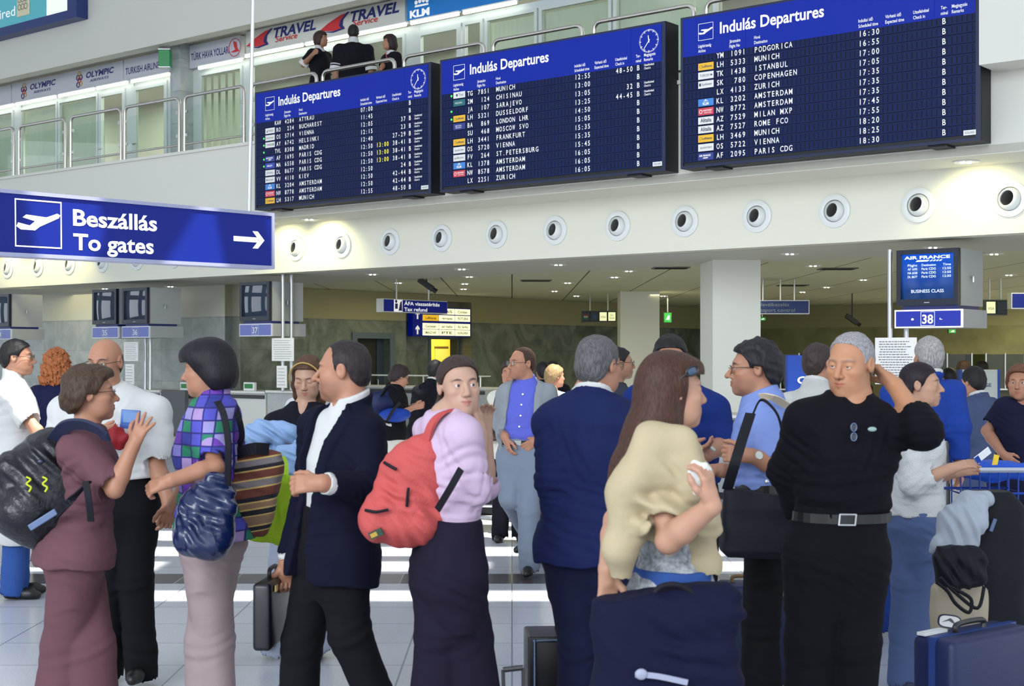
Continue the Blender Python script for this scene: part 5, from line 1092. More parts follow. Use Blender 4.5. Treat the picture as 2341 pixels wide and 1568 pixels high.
# ------------------------------------------------------------------ check-in counters
lam = mat('pale_laminate', (.62, .63, .60), .5); lam_g = mat('grey_laminate', (.36, .38, .40), .5); gran = mat('speckled_grey_panel', (.42, .44, .43), .6, var=.12, vscale=80)
def counter(label, px0, px1, d, top, m, deep=.7, group='check-in counters', band=True, seam=()):
    s0, _ = WS(px0, d); s1, _ = WS(px1, d); w = s1 - s0; t = thing_w('check_in_counter', label, 'counter', s0, d, 0, group)
    mb = MB(); mb.box((0, .03, .08), (w, deep, top - .04)); obj('body', mb, m, t); mb = MB(); mb.box((-.01, -.01, top - .04), (w + .01, deep + .02, top), .01); obj('worktop', mb, mat('worktop_white', (.66, .67, .64), .4), t)
    mb = MB(); mb.box((.0, .05, 0), (w, deep - .03, .08)); obj('plinth', mb, black_pl, t)
    if band: mb = MB(); mb.box((.02, .015, top - .12), (w - .02, .03, top - .06)); obj('dark_strip', mb, mat('dark_band', (.05, .05, .05), .6), t)  # dark strip along the front just below the worktop
    for q in seam: mb = MB(); mb.box((w * q - .006, .024, .1), (w * q + .006, .03, top - .13)); obj('joint_strip', mb, alu, t)
    return t
counter('pale check-in counter behind the man in white polo', 20, 200, -.35, 1.10, lam, seam=(.5,)); counter('pale check-in counter behind the bald man', 204, 364, -.35, 1.10, lam, seam=(.6,))
counter('pale check-in counter behind the woman in checked shirt', 424, 512, -.35, 1.10, lam); counter('pale check-in counter under number 37', 516, 604, -.35, 1.12, lam); counter('speckled grey check-in counter beside the posts of number 37', 608, 742, -.35, 1.14, gran, band=False, seam=(.3, .65))
counter('long speckled counter with a glass shelf behind the suited man', 770, 1108, -3.6, 1.15, gran, deep=.5, seam=(.35, .8))
counter('grey counter below the near pillar', 1560, 1790, .25, 1.0, lam_g, seam=(.35, .7)); counter('grey check-in counter below number 38', 1990, 2160, .12, 1.0, lam_g); counter('grey check-in counter behind the luggage trolley', 2170, 2420, .12, 1.0, lam_g)
s0, _ = WS(770, -3.6); s1, _ = WS(1100, -3.6); t = thing_w('glass_shelf', 'glass shelf with pale edge above the long speckled counter', 'shelf', s0, -3.55, 1.15); mb = MB(); mb.box((0, 0, .18), (s1 - s0, .3, .20)); obj('shelf', mb, mat('shelf_edge', (.72, .76, .72), .3), t); mb = MB()
for i in range(6): mb.cyl((.1 + i * (s1 - s0 - .2) / 5, .15, 0), (.1 + i * (s1 - s0 - .2) / 5, .15, .18), .015, 8)
obj('stud', mb, steel, t, True)
def conveyor(label, px0, px1, d):
    s0, _ = WS(px0, d); s1, _ = WS(px1, d); w = s1 - s0; t = thing_w('weigh_conveyor', label, 'conveyor', s0, d, 0); mb = MB(); mb.box((0, .0, .35), (w, .10, 1.12), .02); obj('end_board', mb, mat('dark_grey_board', (.085, .09, .095), .45), t)
    mb = MB(); mb.cyl((.05, -.14, .30), (w - .02, -.14, .30), .07, 20); obj('roller', mb, steel, t, True); mb = MB(); mb.box((0, -.7, .10), (w, .0, .24)); mb.box((.03, -.66, 0), (.10, -.1, .10)); mb.box((w - .10, -.66, 0), (w - .03, -.1, .10)); obj('frame', mb, lam_g, t)
    mb = MB(); mb.box((.03, -.68, .24), (w - .03, -.02, .255)); obj('belt', mb, black_pl, t); return t
conveyor('dark grey weigh conveyor with steel roller between the couple', 367, 421, -.05)
for px, lb in ((395, 'small green card stand above the dark conveyor board'), (541, 'small green card stand on the counter under number 37')):
    s, _ = WS(px, -.2); t = thing_w('desk_card', lb, 'card stand', s, -.45, 1.10 if px < 500 else 1.12); mb = MB(); mb.box((-.13, 0, 0), (.13, .06, .14), .008); obj('holder', mb, paper, t); mb = MB(); mb.box((-.10, -.004, .04), (.10, .0, .115)); obj('card', mb, mat('card_green', (.03, .22, .06), .5), t)
# air france queue belt
t = thing('queue_barrier', 'navy queue belt with white lettering between two posts', 'barrier', (at(1600, 0, 10.6).x, 10.6, 0)); xw = at(1760, 0, 10.6).x - at(1600, 0, 10.6).x
zc = at(0, 1029, 10.6).z
for x in (0, xw): mb = MB(); mb.cyl((x, 0, .02), (x, 0, zc + .06), .025, 14); mb.cyl((x, 0, 0), (x, 0, .02), .16, 24); obj('post', mb, steel, t, True)
mb = MB(); mb.box((0, -.002, zc - .025), (xw, .002, zc + .025)); bo = obj('belt', mb, mat('belt_navy', (.005, .03, .25), .7), t); mb = MB(); mb.text('AIR FRANCE', .02, zc - .014, .028, -.004, w=.225, bold=.03); obj('belt_lettering', mb, hl_w, bo)
# passport booths, blue information boards
gd = glass_mat((.42, .46, .36), .02, 'dark_booth_glass')
for i, (px0, px1, Y) in enumerate(((1738, 1830, 27.0), (1850, 1985, 27.5), (2105, 2225, 27.0), (2250, 2345, 27.0))):
    a = at(px0, 0, Y).x; w = at(px1, 0, Y).x - a; t = thing('passport_booth', ['glass passport booth beside the near pillar', 'glass passport booth behind the grey haired man', 'glass passport booth under check-in sign 38', 'glass passport booth behind the reddish haired woman'][i], 'booth', (a, Y, 0), 0, 'glass passport booths')
    mb = MB(); mb.box((0, 0, 0), (w, 1.2, 1.05)); obj('base', mb, mat('booth_base', (.07, .07, .05), .5), t); mb = MB(); mb.box((.02, 0, 1.06), (w - .02, .012, 1.72)); mb.box((.02, .02, 1.06), (.03, 1.2, 1.72)); obj('glass_screen', mb, gd, t); mb = MB()
    for x in (0.03, w * .5, w - .03): mb.box((x - .012, -.02, 1.05), (x + .012, .02, 1.74))
    obj('mullion', mb, alu, t); mb = MB(); mb.box((-.03, -.06, 1.04), (w + .03, .3, 1.065)); obj('counter_shelf', mb, steel, t)
kb = mat('kiosk_blue', (.0, .04, .30), .4, emit=.05)
p = at(1801, 812, 13.5); t = thing('blue_info_board', 'blue free-standing board behind the man in beige jacket', 'info board', (p.x, p.y, 0)); mb = MB(); mb.box((0, 0, .05), (.55, .12, p.z)); obj('panel', mb, kb, t); mb = MB(); mb.box((-.05, -.12, 0), (.6, .24, .05)); obj('foot', mb, lam_g, t); mb = MB(); mb.text('Gate', .09, at(0, 872, 13.5).z - .02, .07, -.004, w=.26, bold=.02); obj('lettering', mb, hl_w, t)
p = at(2194, 845, 18.0); t = thing('baggage_info_board', 'white baggage information board with blue edges', 'info board', (p.x, p.y, 0)); wq = at(2286, 0, 18.0).x - p.x; mb = MB(); mb.box((.03, 0, .05), (wq - .03, .10, p.z)); obj('panel', mb, mat('board_pale', (.58, .64, .62), .4), t); mb = MB(); mb.box((0, -.01, .05), (.03, .11, p.z)); mb.box((wq - .03, -.01, .05), (wq, .11, p.z)); obj('edge', mb, kb, t); mb = MB(); mb.box((-.05, -.12, 0), (wq + .05, .24, .05)); obj('foot', mb, lam_g, t)
mb = MB(); zz = at(0, 884, 18.0).z; mb.text('BAGGAGE', .07, zz, .045, -.004, w=.33, bold=.02); mb.text('size', .20, zz - .09, .04, -.004, w=.08); mb.text('meter', .18, zz - .17, .04, -.004, w=.12); obj('lettering', mb, mat('board_ink', (.05, .10, .25), .6), t)
# ------------------------------------------------------------------ cloth and the people
def cloth(name, col, rough=.85, bump=.25, bs=260, **k): return mat(name, col, rough, bump=bump, bscale=bs, spec=.2, **k)
c_white = cloth('white_cotton', (.58, .58, .57)); c_black = cloth('black_cloth', (.004, .004, .006)); c_suit = cloth('dark_navy_suit', (.0022, .003, .015)); c_navy = cloth('navy_suit', (.008, .014, .070)); c_charc = cloth('dark_trousers', (.006, .006, .011))
c_mauve = cloth('mauve_cloth', (.135, .060, .075)); c_sand = cloth('rose_beige_trousers', (.34, .26, .265)); c_pink = cloth('pale_pink_knit', (.55, .41, .55)); c_plum = cloth('dark_plum_trousers', (.010, .007, .020)); c_greyj = cloth('light_grey_jacket', (.25, .275, .30)); c_blue = cloth('cornflower_shirt', (.11, .13, .56))
c_greyt = cloth('grey_blue_trousers', (.19, .23, .30)); c_tee = cloth('deep_blue_tee', (.006, .022, .15)); c_cream = cloth('cream_shawl', (.46, .38, .24)); c_lblue = cloth('light_blue_shirt', (.20, .28, .60)); c_beige = cloth('pale_beige_jacket', (.48, .48, .46)); c_polo = cloth('black_polo', (.0016, .0012, .004))
c_card = cloth('white_cardigan', (.55, .56, .56), bump=.5, bs=120); c_slate = cloth('slate_blue_trousers', (.085, .125, .26)); c_royal = cloth('royal_blue_jacket', (.012, .045, .27)); c_gsuit = cloth('grey_blue_suit', (.055, .075, .15)); c_dnavy = cloth('navy_blouse', (.007, .008, .030)); c_jean = cloth('blue_jeans', (.03, .08, .28)); c_unif = cloth('uniform_black', (.005, .005, .009)); c_grep = cloth('grey_print_top', (.30, .32, .34), var=.5, vscale=60)
l_black = mat('black_leather', (.004, .004, .004), .4); l_brown = mat('brown_leather', (.06, .025, .015), .4); met = mat('polished_metal', (.7, .7, .7), .2, 1.0); w_face = mat('watch_face_pale', (.6, .65, .6), .3)
# check pattern of the woman's shirt
c_check, nt, b, N, L = nodes_of('patchwork_check', .8); tc = N('TexCoord'); mp = N('Mapping'); mp.inputs['Scale'].default_value = (19, 4.0, 19); L(tc.outputs['Object'], mp.inputs['Vector']); fl = N('VectorMath', operation='FLOOR'); L(mp.outputs[0], fl.inputs[0]); wn_ = N('TexWhiteNoise', noise_dimensions='3D'); L(fl.outputs[0], wn_.inputs['Vector'])
rp = N('ValToRGB'); rp.color_ramp.interpolation = 'CONSTANT'; cs = [(.10, .10, .62), (.28, .26, .72), (.50, .34, .68), (.18, .05, .48), (.02, .26, .14), (.05, .06, .40), (.40, .36, .74)]
while len(rp.color_ramp.elements) < len(cs): rp.color_ramp.elements.new(.5)
cs = [tuple(.72 * v for v in q) for q in cs]
for i, q in enumerate(cs): rp.color_ramp.elements[i].position = i / len(cs); rp.color_ramp.elements[i].color = (*q, 1)
L(wn_.outputs['Value'], rp.inputs[0]); fr = N('VectorMath', operation='FRACTION'); L(mp.outputs[0], fr.inputs[0]); sp = N('SeparateXYZ'); L(fr.outputs[0], sp.inputs[0]); l1 = N('Math', operation='LESS_THAN'); l1.inputs[1].default_value = .13; L(sp.outputs['X'], l1.inputs[0]); l2 = N('Math', operation='LESS_THAN'); l2.inputs[1].default_value = .13; L(sp.outputs['Z'], l2.inputs[0]); mxm = N('Math', operation='MAXIMUM'); L(l1.outputs[0], mxm.inputs[0]); L(l2.outputs[0], mxm.inputs[1]); mx = N('Mix', data_type='RGBA'); L(mxm.outputs[0], mx.inputs['Factor']); L(rp.outputs[0], mx.inputs['A']); mx.inputs['B'].default_value = (.02, .015, .16, 1); L(mx.outputs['Result'], b.inputs['Base Color'])
OPEN_J = dict(t=[-.6, .0, .25, .5, .85, 1.1], w=[.10, .05, .03, .05, .085, .095]); BK, DB, GR, BR, RB, BL = (.006, .005, .006), (.016, .009, .007), (.20, .20, .21), (.050, .026, .014), (.11, .04, .02), (.26, .17, .08)
def hs_(th=.010, hl=HL_SHORT, w=(.0035, 95), **k): return dict(th=th, hl=hl, warp=w, **k)
HL_F = [(-.12, -.085), (-.07, -.08), (-.045, -.04), (-.03, .0), (.01, .008), (.022, .02), (.04, .05), (.06, .072), (.085, .082), (.12, .09)]
tan, lite, rosy = (.44, .225, .14), (.62, .35, .23), (.57, .275, .17)
hd_ = lambda **k: dict(curl=.45, **k)
suit_man = dict(name='jacket', loose=.026, sl=.018, hem=-.24, collar=True, neck=.071)
# --- front row, left to right
person('man in white polo shirt, blue jeans and glasses beside the curly redhead', 10.0, (40, 778), yaw=-80, hyaw=-82, skin=rosy, haircol=BK, hair=hs_(.012), face=dict(stubble=.6, nose=1.1), glasses=dict(), top=dict(m=c_white, sleeve=.75, hp=1240, loose=.045, sl=.03, collar='open'), bottom=dict(m=c_jean), shoes=l_black, hip=(34,), arms={'R': dict(e=(84, 985, -.22), w=(92, 1085, -.28)), 'L': dict(e=(20, 985, .2), w=(40, 1085, .2))}, hands={'R': hd_()})
person('woman with curly red hair and navy top seen from behind', 11.5, (128, 803), yaw=25, female=True, skin=lite, haircol=(.34, .105, .03), hair=dict(th=.030, hl=None, warp=(.020, 125), box=((-.2, .2), (-.2, .2), (-.24, .18)), extra=[('e', (0, -.04, -.06), (.125, .11, .12)), ('e', (0, -.05, -.12), (.14, .10, .07))]), top=dict(m=cloth('navy_knit', (.010, .012, .05)), sleeve=.6, hem=-.22, loose=.02), bottom=dict(m=c_charc), shoes=l_black)
person('bald man in white short sleeved shirt facing the camera', 7.3, (240, 775), yaw=172, hyaw=168, pitch=-7, build=1.14, skin=rosy, haircol=(.05, .045, .045), hair=hs_(.004, top=.012, w=(.002, 90)), face=dict(brow=1.0, nose=1.2, stubble=.4, open=.0042), glasses=dict(r=.022, t=.0012, col=(.5, .48, .45)), hip=(278,), neck=(243, 888),
       top=dict(m=c_white, sleeve=.86, hp=1100, loose=.035, sl=.028, collar=True), bottom=dict(m=c_black, thigh=.10, knee=.08, hem=.082), shoes=l_black, arms={'L': dict(s=(352, 930), e=(358, 1065, -.05), w=(384, 1140, -.12)), 'R': dict(s=(150, 930), e=(136, 1050, -.05), w=(212, 1010, -.30))}, hands={'L': hd_(d=(.0, -.2, -1), n=(-1, 0, 0)), 'R': dict(d=(.9, -.2, .5), n=(.3, .9, -.2), curl=.9)}, legs={'L': dict(k=(310, 1330, -.02), a=(322, 1512, 0)), 'R': dict(k=(252, 1330, 0), a=(247, 1512, .1))})
person('woman in mauve tunic and trousers with glasses, raising her open hand', 6.0, (206, 840), yaw=-72, hyaw=-68, pitch=2, female=True, skin=rosy, haircol=(.052, .029, .015), hair=dict(th=.020, hl=HL_LOW, warp=(.006, 70), extra=[('e', (0, .045, .085), (.07, .06, .035)), ('e', (0, -.06, -.02), (.08, .07, .07))]), face=dict(smile=.6, nose=1.15), glasses=dict(r=.019, t=.001, col=(.4, .3, .2)), hip=(176,), neck=(200, 982),
       top=dict(m=c_mauve, sleeve=.92, hp=1288, loose=.035, sl=.026, name='tunic', flare=.02), bottom=dict(m=c_mauve, thigh=.105, knee=.105, hem=.135, end=.02, name='trousers'), shoes=l_black, arms={'R': dict(s=(178, 1012, -.14), e=(262, 1118, -.20), w=(303, 1022, -.18)), 'L': dict(e=(215, 1115, .22), w=(222, 1190, .26))}, hands={'R': dict(d=(.45, .05, 1), n=(.25, .95, -.15), curl=.10, spread=.42, thumb=1.2), 'L': hd_()}, legs={'R': dict(k=(150, 1480), a=(135, 1700)), 'L': dict(k=(205, 1480), a=(215, 1700))})
person('woman in purple and green checked shirt with dark bobbed hair', 6.2, (474, 785), yaw=82, hyaw=80, pitch=-6, female=True, skin=rosy, haircol=(.006, .004, .008), hair=dict(th=.030, hl=HL_SHORT, warp=(.002, 60), bottom=-.098, curtain=(.2, .030, .042, .75), box=((-.14, .14), (-.17, .17), (-.14, .17)), extra=[('e', (0, .062, .072), (.066, .056, .036)), ('e', (0, -.055, -.04), (.10, .078, .085)), ('e', (0, .02, .07), (.09, .09, .06))]), face=dict(smile=1.0, nose=1.2), hip=(486,), neck=(484, 922),
       top=dict(m=c_check, sleeve=.86, hp=1228, loose=.036, sl=.026, collar='open', flare=.02), bottom=dict(m=c_sand, thigh=.10, knee=.088, hem=.085), shoes=l_brown, arms={'L': dict(s=(478, 952, -.12), e=(492, 1068, -.26), w=(392, 1098, -.34)), 'R': dict(e=(440, 1080, .2), w=(400, 1150, .2))}, hands={'L': dict(d=(-1, 0, -.35), n=(.2, .7, -.6), curl=.8), 'R': dict(d=(-.5, 0, -1), n=(.2, -.9, 0), curl=.9)}, watch=('L', l_black, None), legs={'L': dict(k=(490, 1470), a=(500, 1690)), 'R': dict(k=(470, 1470), a=(470, 1690))})
person('man in white knitted shirt half hidden behind the woman with the denim jackets', 10.5, (700, 822), yaw=60, skin=lite, haircol=(.16, .14, .13), hair=hs_(), top=dict(m=c_card, sleeve=1.6, hem=-.15, loose=.04, sl=.03, collar=True), bottom=dict(m=c_charc), shoes=l_black)
person('woman in black V-neck with a hairband, looking down at her arm', 8.0, (704, 817), yaw=172, hyaw=172, pitch=-20, female=True, skin=(.62, .36, .25), haircol=(.075, .036, .018), hair=dict(th=.017, hl=HL_F, warp=(.003, 70), band=mat('gold_band', (.45, .30, .08), .4), box=((-.14, .14), (-.16, .15), (-.24, .17)), extra=[('e', (0, -.05, -.05), (.082, .07, .12))], after=[([(-.070, .012, .03), (-.083, .0, -.05), (-.080, .01, -.13), (-.074, .025, -.20)], [.018, .024, .021, .012]), ([(.070, .012, .03), (.083, .0, -.05), (.080, .0, -.12), (.074, .0, -.17)], [.018, .024, .020, .010]), ([(0, -.09, -.05), (0, -.08, -.16)], [.06, .04])]), face=dict(open=.0016, lid=-.004, nose=.9), hip=(690,), neck=(698, 930),
       top=dict(m=cloth('black_knit', (.004, .005, .012)), sleeve=1.5, hem=-.10, loose=.02, sl=.018, vneck=.16), bottom=dict(m=cloth('pale_blue_trousers', (.36, .40, .50))), shoes=l_black, arms={'R': dict(s=(630, 958), e=(606, 1050, -.12), w=(678, 992, -.36)), 'L': dict(e=(770, 1050, -.1), w=(720, 1010, -.35))}, hands={'R': dict(d=(.8, -.1, .1), n=(0, .3, -1), curl=.8), 'L': dict(vis=False)}, watch=('R', l_black, w_face), legs={'R': dict(a=(632, 1440, 0), k=(645, 1290, 0))})
person('man in dark navy suit and open white shirt striding with a slim briefcase', 5.75, (786, 779), yaw=128, hyaw=80, pitch=-2, skin=rosy, haircol=(.018, .012, .014), hair=dict(th=.005, hl=HL_REC, warp=(.002, 110)), face=dict(nose=1.45, stubble=.85, brow=1.0, open=.0045), hip=(762,), neck=(796, 940),
       inner=dict(m=c_white, sleeve=1.97, collar='open', hem=.06, loose=.006, sl=.010, tuck=True, crinkle=False, warp=(.003, 26)), top=dict(m=c_suit, hp=1325, sleeve=1.88, open=dict(t=[-.6, .0, .25, .5, .85, 1.1], w=[.11, .05, .035, .055, .078, .09], off=.012), lapel=.055, **{q: v for q, v in suit_man.items() if q != 'hem'}), bottom=dict(m=c_black, thigh=.098, knee=.080, hem=.075), shoes=l_black, arms={'L': dict(s=(842, 968, -.08), e=(850, 1118, -.20), w=(738, 1104, -.36)), 'R': dict(s=(724, 958, .12), e=(704, 1120, .20), w=(655, 1285, .20))}, hands={'L': dict(d=(-1, .1, -.05), n=(.1, .9, -.4), curl=.75), 'R': dict(d=(-.15, 0, -1), n=(.2, -1, 0), curl=1.2)}, legs={'R': dict(k=(690, 1470, .10), a=(680, 1720, .12)), 'L': dict(k=(800, 1450, -.06), a=(880, 1660, .0), yaw=75)})
girl = person('young woman in pale pink top looking back at the camera, hand at her cheek', 5.4, (1049, 815), yaw=-62, hyaw=199, roll=3, pitch=1, female=True, skin=(.66, .40, .29), haircol=(.034, .019, .014), hair=dict(th=.009, hl=HL_F, warp=(.0025, 60), box=((-.14, .14), (-.17, .15), (-.22, .16)), after=[([(.03, -.085, -.04), (.055, -.08, -.09), (.072, -.05, -.135)], [.034, .028, .015])]), face=dict(open=.0062, nose=.85, lipcol=(.46, .15, .13), iris=(.10, .11, .11), brow=.9, jaw=.94), eyes=(212, 0), hip=(1028,), neck=(1022, 950),
       top=dict(m=c_pink, sleeve={'R': 1.14, 'L': 1.1}, hp=1204, loose=.018, sl=.018, warp=(.006, 30)), bottom=dict(m=c_plum, thigh=.102, knee=.100, hem=.125, warp=(.008, 18)), shoes=l_black, arms={'R': dict(s=(1062, 975, -.13), e=(1090, 1115, -.10), w=(1098, 1000, -.02)), 'L': dict(e=(1110, 1110, .25), w=(1110, 1000, .25))}, hands={'R': dict(d=(-.12, .05, 1), n=(-.9, .35, .1), curl=.35), 'L': dict(vis=False)}, legs={'R': dict(k=(1062, 1450), a=(1098, 1740)), 'L': dict(k=(1008, 1450), a=(992, 1740))})
person('man in light grey jacket and blue shirt, hands on hips', 10.9, (1193, 795), yaw=165, hyaw=122, skin=rosy, haircol=(.045, .022, .014), hair=dict(th=.006, hl=HL_REC, warp=(.003, 95)), face=dict(nose=1.1, stubble=.4), glasses=dict(t=.0012), hip=(1192,), neck=(1203, 877),
       inner=dict(m=c_blue, sleeve=1.8, collar='open', hem=.08, loose=.018, tuck=True), top=dict(m=c_greyj, sleeve=1.85, open=dict(t=[-.6, .2, .5, .85, 1.1], w=[.20, .125, .105, .095, .09]), lapel=.05, name='jacket', loose=.032, sl=.026, hp=1042, collar=True, neck=.069), bottom=dict(m=c_greyt, thigh=.10, knee=.082, hem=.085), shoes=l_black, belt=dict(m=l_black, buckle=met, plate=True, py=1010), arms={'R': dict(s=(1160, 892), e=(1143, 962, .18), w=(1155, 998, -.10)), 'L': dict(s=(1252, 892), e=(1268, 965, .15), w=(1232, 1002, -.10))}, hands={'R': dict(d=(.3, -.2, -1), n=(1, .3, 0), curl=.4), 'L': dict(d=(-.75, -.3, -.5), n=(-.3, .9, 0), curl=.4)}, legs={'R': dict(k=(1166, 1140, -.02), a=(1222, 1238, .55), yaw=120), 'L': dict(k=(1208, 1165, -.05), a=(1211, 1288, 0), yaw=170)})
person('man in navy suit with grey thinning hair seen from behind', 5.9, (1368, 768), yaw=-18, hyaw=-38, pitch=-4, skin=rosy, haircol=(.09, .087, .09), hair=dict(th=.007, hl=HL_LOW, warp=(.004, 70)), glasses=dict(t=.0012), hip=(1345,), neck=(1352, 898), build=1.06,
       inner=dict(m=c_white, sleeve=1.9, collar=True, hem=.06, loose=.006, sl=.010, tuck=True, crinkle=False, warp=(.003, 26)), top=dict(m=c_navy, sleeve=1.93, **dict(suit_man, hp=1285)), bottom=dict(m=cloth('navy_trousers', (.007, .008, .034)), thigh=.10, knee=.085, hem=.085), shoes=l_black, arms={'L': dict(s=(1262, 950), e=(1258, 1100, -.06), w=(1296, 1215, -.02)), 'R': dict(s=(1436, 950), e=(1450, 1100, 0), w=(1430, 1210, -.05))}, hands={'L': dict(vis=False), 'R': dict(vis=False)}, legs={'L': dict(k=(1325, 1480), a=(1318, 1700)), 'R': dict(k=(1390, 1480), a=(1392, 1700))})
person('man in deep blue T-shirt looking down, behind the woman in cream shawl', 7.2, (1532, 768), yaw=172, hyaw=175, pitch=-10, skin=rosy, haircol=BK, hair=hs_(), face=dict(brow=1.0), hip=(1560,), neck=(1545, 882), build=1.08, top=dict(m=c_tee, sleeve=.95, hp=1110, loose=.03, sl=.022), bottom=dict(m=c_charc), shoes=l_black,
       arms={'L': dict(s=(1632, 925), e=(1652, 1015, -.06), w=(1616, 1040, -.32)), 'R': dict(e=(1490, 1020, -.05), w=(1560, 1030, -.35))}, hands={'L': dict(d=(-.7, -.3, -.2), n=(-.2, .2, 1), curl=.7), 'R': dict(d=(.9, -.3, .1), n=(.1, .2, 1), curl=.5)}, watch=('L', met, w_face))
def shawl(f, c):     # the draped ends of the knitted shawl
    W = c['W']
    f.crinkle(W(1500, 1110, -.18), (.55, 0, 1), .014, .10, .26, 2); f.crinkle(W(1540, 1050, -.16), (.8, 0, 1), .010, .07, .16, 4)
    for pts, rs in (([(1500, 1010, -.20), (1430, 1120, -.20), (1415, 1250, -.18), (1425, 1340, -.16)], [.06, .05, .04, .035]), ([(1560, 1010, -.2), (1590, 1110, -.2), (1600, 1190, -.12), (1612, 1290, -.08), (1618, 1395, -.06)], [.06, .055, .046, .042, .036])):
        f.chain([W(*p) for p in pts], rs, .05)
person('woman with long brown hair and cream shawl carrying the big navy bag', 4.4, (1535, 812), yaw=-76, hyaw=-72, female=True, skin=(.66, .36, .24), haircol=(.052, .020, .011), face=dict(nose=1.0), hip=(1540,), neck=(1520, 1000), hair=dict(th=.018, hl=HL_SHORT, warp=(.003, 45), curtain=(.2, .020, .055), box=((-.15, .15), (-.30, .16), (-.44, .17)), extra=[('e', (0, .055, .07), (.068, .05, .04)), ('e', (0, -.05, -.10), (.095, .085, .16)), ('e', (0, -.10, -.20), (.105, .075, .15)), ('e', (0, -.155, -.30), (.085, .06, .13))]),
       inner=dict(m=c_grep, arms='', sleeve=.5, hem=-.06, loose=.010, sl=.004, crinkle=False, warp=(.004, 30)), top=dict(m=c_cream, sleeve={'R': .85, 'L': .8}, hp=1200, loose=.036, sl=.034, name='shawl', skirtless=True, warp=(.016, 20), extra=shawl), bottom=dict(m=c_jean), shoes=l_brown, arms={'R': dict(s=(1508, 1050, -.14), e=(1528, 1236, -.24), w=(1626, 1158, -.34)), 'L': dict(s=(1500, 1050, .14), e=(1408, 1190, .10), w=(1390, 1300, -.08))}, hands={'R': dict(d=(-.15, -.1, 1), n=(-.8, .5, 0), curl=.6), 'L': hd_(d=(0, 0, -1))})
person('man in light blue shirt and glasses with a black shoulder bag', 6.5, (1724, 783), yaw=80, hyaw=84, pitch=-1, skin=rosy, haircol=(.010, .009, .012), hair=dict(th=.022, hl=HL_SHORT, warp=(.008, 85)), face=dict(nose=1.3, stubble=.6, brow=1.0), glasses=dict(r=.018, t=.0012), hip=(1752,), neck=(1740, 905),
       top=dict(m=c_lblue, sleeve=.95, hp=1108, loose=.024, tuck=True, sl=.026, collar=True), bottom=dict(m=c_black), shoes=l_black, belt=dict(m=l_black, py=1112), arms={'L': dict(s=(1752, 952, -.12), e=(1772, 1062, -.22), w=(1718, 1042, -.26)), 'R': dict(e=(1712, 1082, .16), w=(1650, 1075, .08))}, hands={'L': dict(d=(-1, 0, .1), n=(.1, .95, -.1), curl=1.0), 'R': dict(d=(-1, 0, .05), n=(0, .2, -1), curl=.4)}, watch=('L', met, w_face), legs={'L': dict(k=(1745, 1430), a=(1750, 1660)), 'R': dict(k=(1735, 1430), a=(1735, 1640))})
person('man in pale beige jacket and white collar seen from behind, by the blue board', 8.5, (1873, 785), yaw=-35, hyaw=-52, skin=rosy, haircol=(.035, .022, .020), hair=hs_(.007), hip=(1868,), inner=dict(m=c_white, sleeve=1, collar=True, hem=.06, loose=.006, sl=.010, tuck=True, crinkle=False, warp=(.003, 26)), top=dict(m=c_beige, sleeve=1.9, **suit_man), bottom=dict(m=c_charc), shoes=l_black)
person('grey haired man in black polo shirt scratching the back of his head', 5.5, (1945, 760), yaw=176, hyaw=140, pitch=-8, roll=-3, skin=(.64, .31, .17), haircol=(.27, .26, .27), hair=dict(th=.004, hl=[(-.12, -.06), (-.07, -.055), (-.045, -.03), (-.03, .012), (.012, .014), (.02, -.01), (.03, .04), (.05, .078), (.075, .092), (.12, .11)], warp=(.002, 120)), face=dict(nose=1.15, brow=.5, open=.0036, lid=-.001, stubble=.25), hip=(1915,), neck=(1950, 912), build=1.03,
       top=dict(m=c_polo, sleeve={'L': 1.28, 'R': 1.9}, hp=1180, tuck=True, loose=.028, sl=.024, vneck=.045, collar='open', warp=(.009, 22)), bottom=dict(m=cloth('black_jeans', (.002, .0016, .004)), thigh=.108, knee=.100, hem=.10), shoes=l_black, belt=dict(m=l_black, buckle=met, py=1178), arms={'R': dict(s=(1838, 950), e=(1798, 1078, .10), w=(1826, 1170, .16)), 'L': dict(s=(2040, 955, 0), e=(2112, 985, -.12), w=(2046, 882, .06))}, hands={'R': dict(vis=False), 'L': dict(d=(-.75, .2, .75), n=(-.7, -.1, -.7), curl=.6)}, watch=('L', l_black, None), legs={'R': dict(k=(1858, 1470), a=(1850, 1720)), 'L': dict(k=(1948, 1470), a=(1938, 1720))})
person('woman in white cardigan with sleek dark hair at the luggage trolley', 7.3, (2104, 830), yaw=-72, hyaw=-108, female=True, skin=(.64, .36, .24), haircol=(.009, .004, .008), hair=dict(th=.008, hl=[(-.12, -.085), (-.07, -.08), (-.045, -.06), (-.03, -.02), (.005, -.015), (.02, .0), (.035, .035), (.055, .058), (.085, .07), (.12, .085)], warp=(.0015, 50), extra=[('e', (0, -.055, -.045), (.065, .06, .075))]), face=dict(nose=1.1, open=.0056, jaw=.95), hip=(2092,), neck=(2092, 945),
       top=dict(m=c_card, sleeve=1.45, hp=1176, loose=.030, sl=.026, warp=(.005, 34)), bottom=dict(m=c_slate, thigh=.10, knee=.085, hem=.09), shoes=l_black, arms={'R': dict(s=(2088, 985, -.13), e=(2086, 1106, -.16), w=(2172, 1072, -.14)), 'L': dict(e=(2110, 1100, .15), w=(2180, 1080, .1))}, hands={'R': dict(d=(1, .05, .3), n=(.1, .5, -.9), curl=.25), 'L': hd_(d=(1, 0, .2))}, legs={'R': dict(k=(2095, 1330), a=(2098, 1520)), 'L': dict(k=(2075, 1330), a=(2070, 1500))})
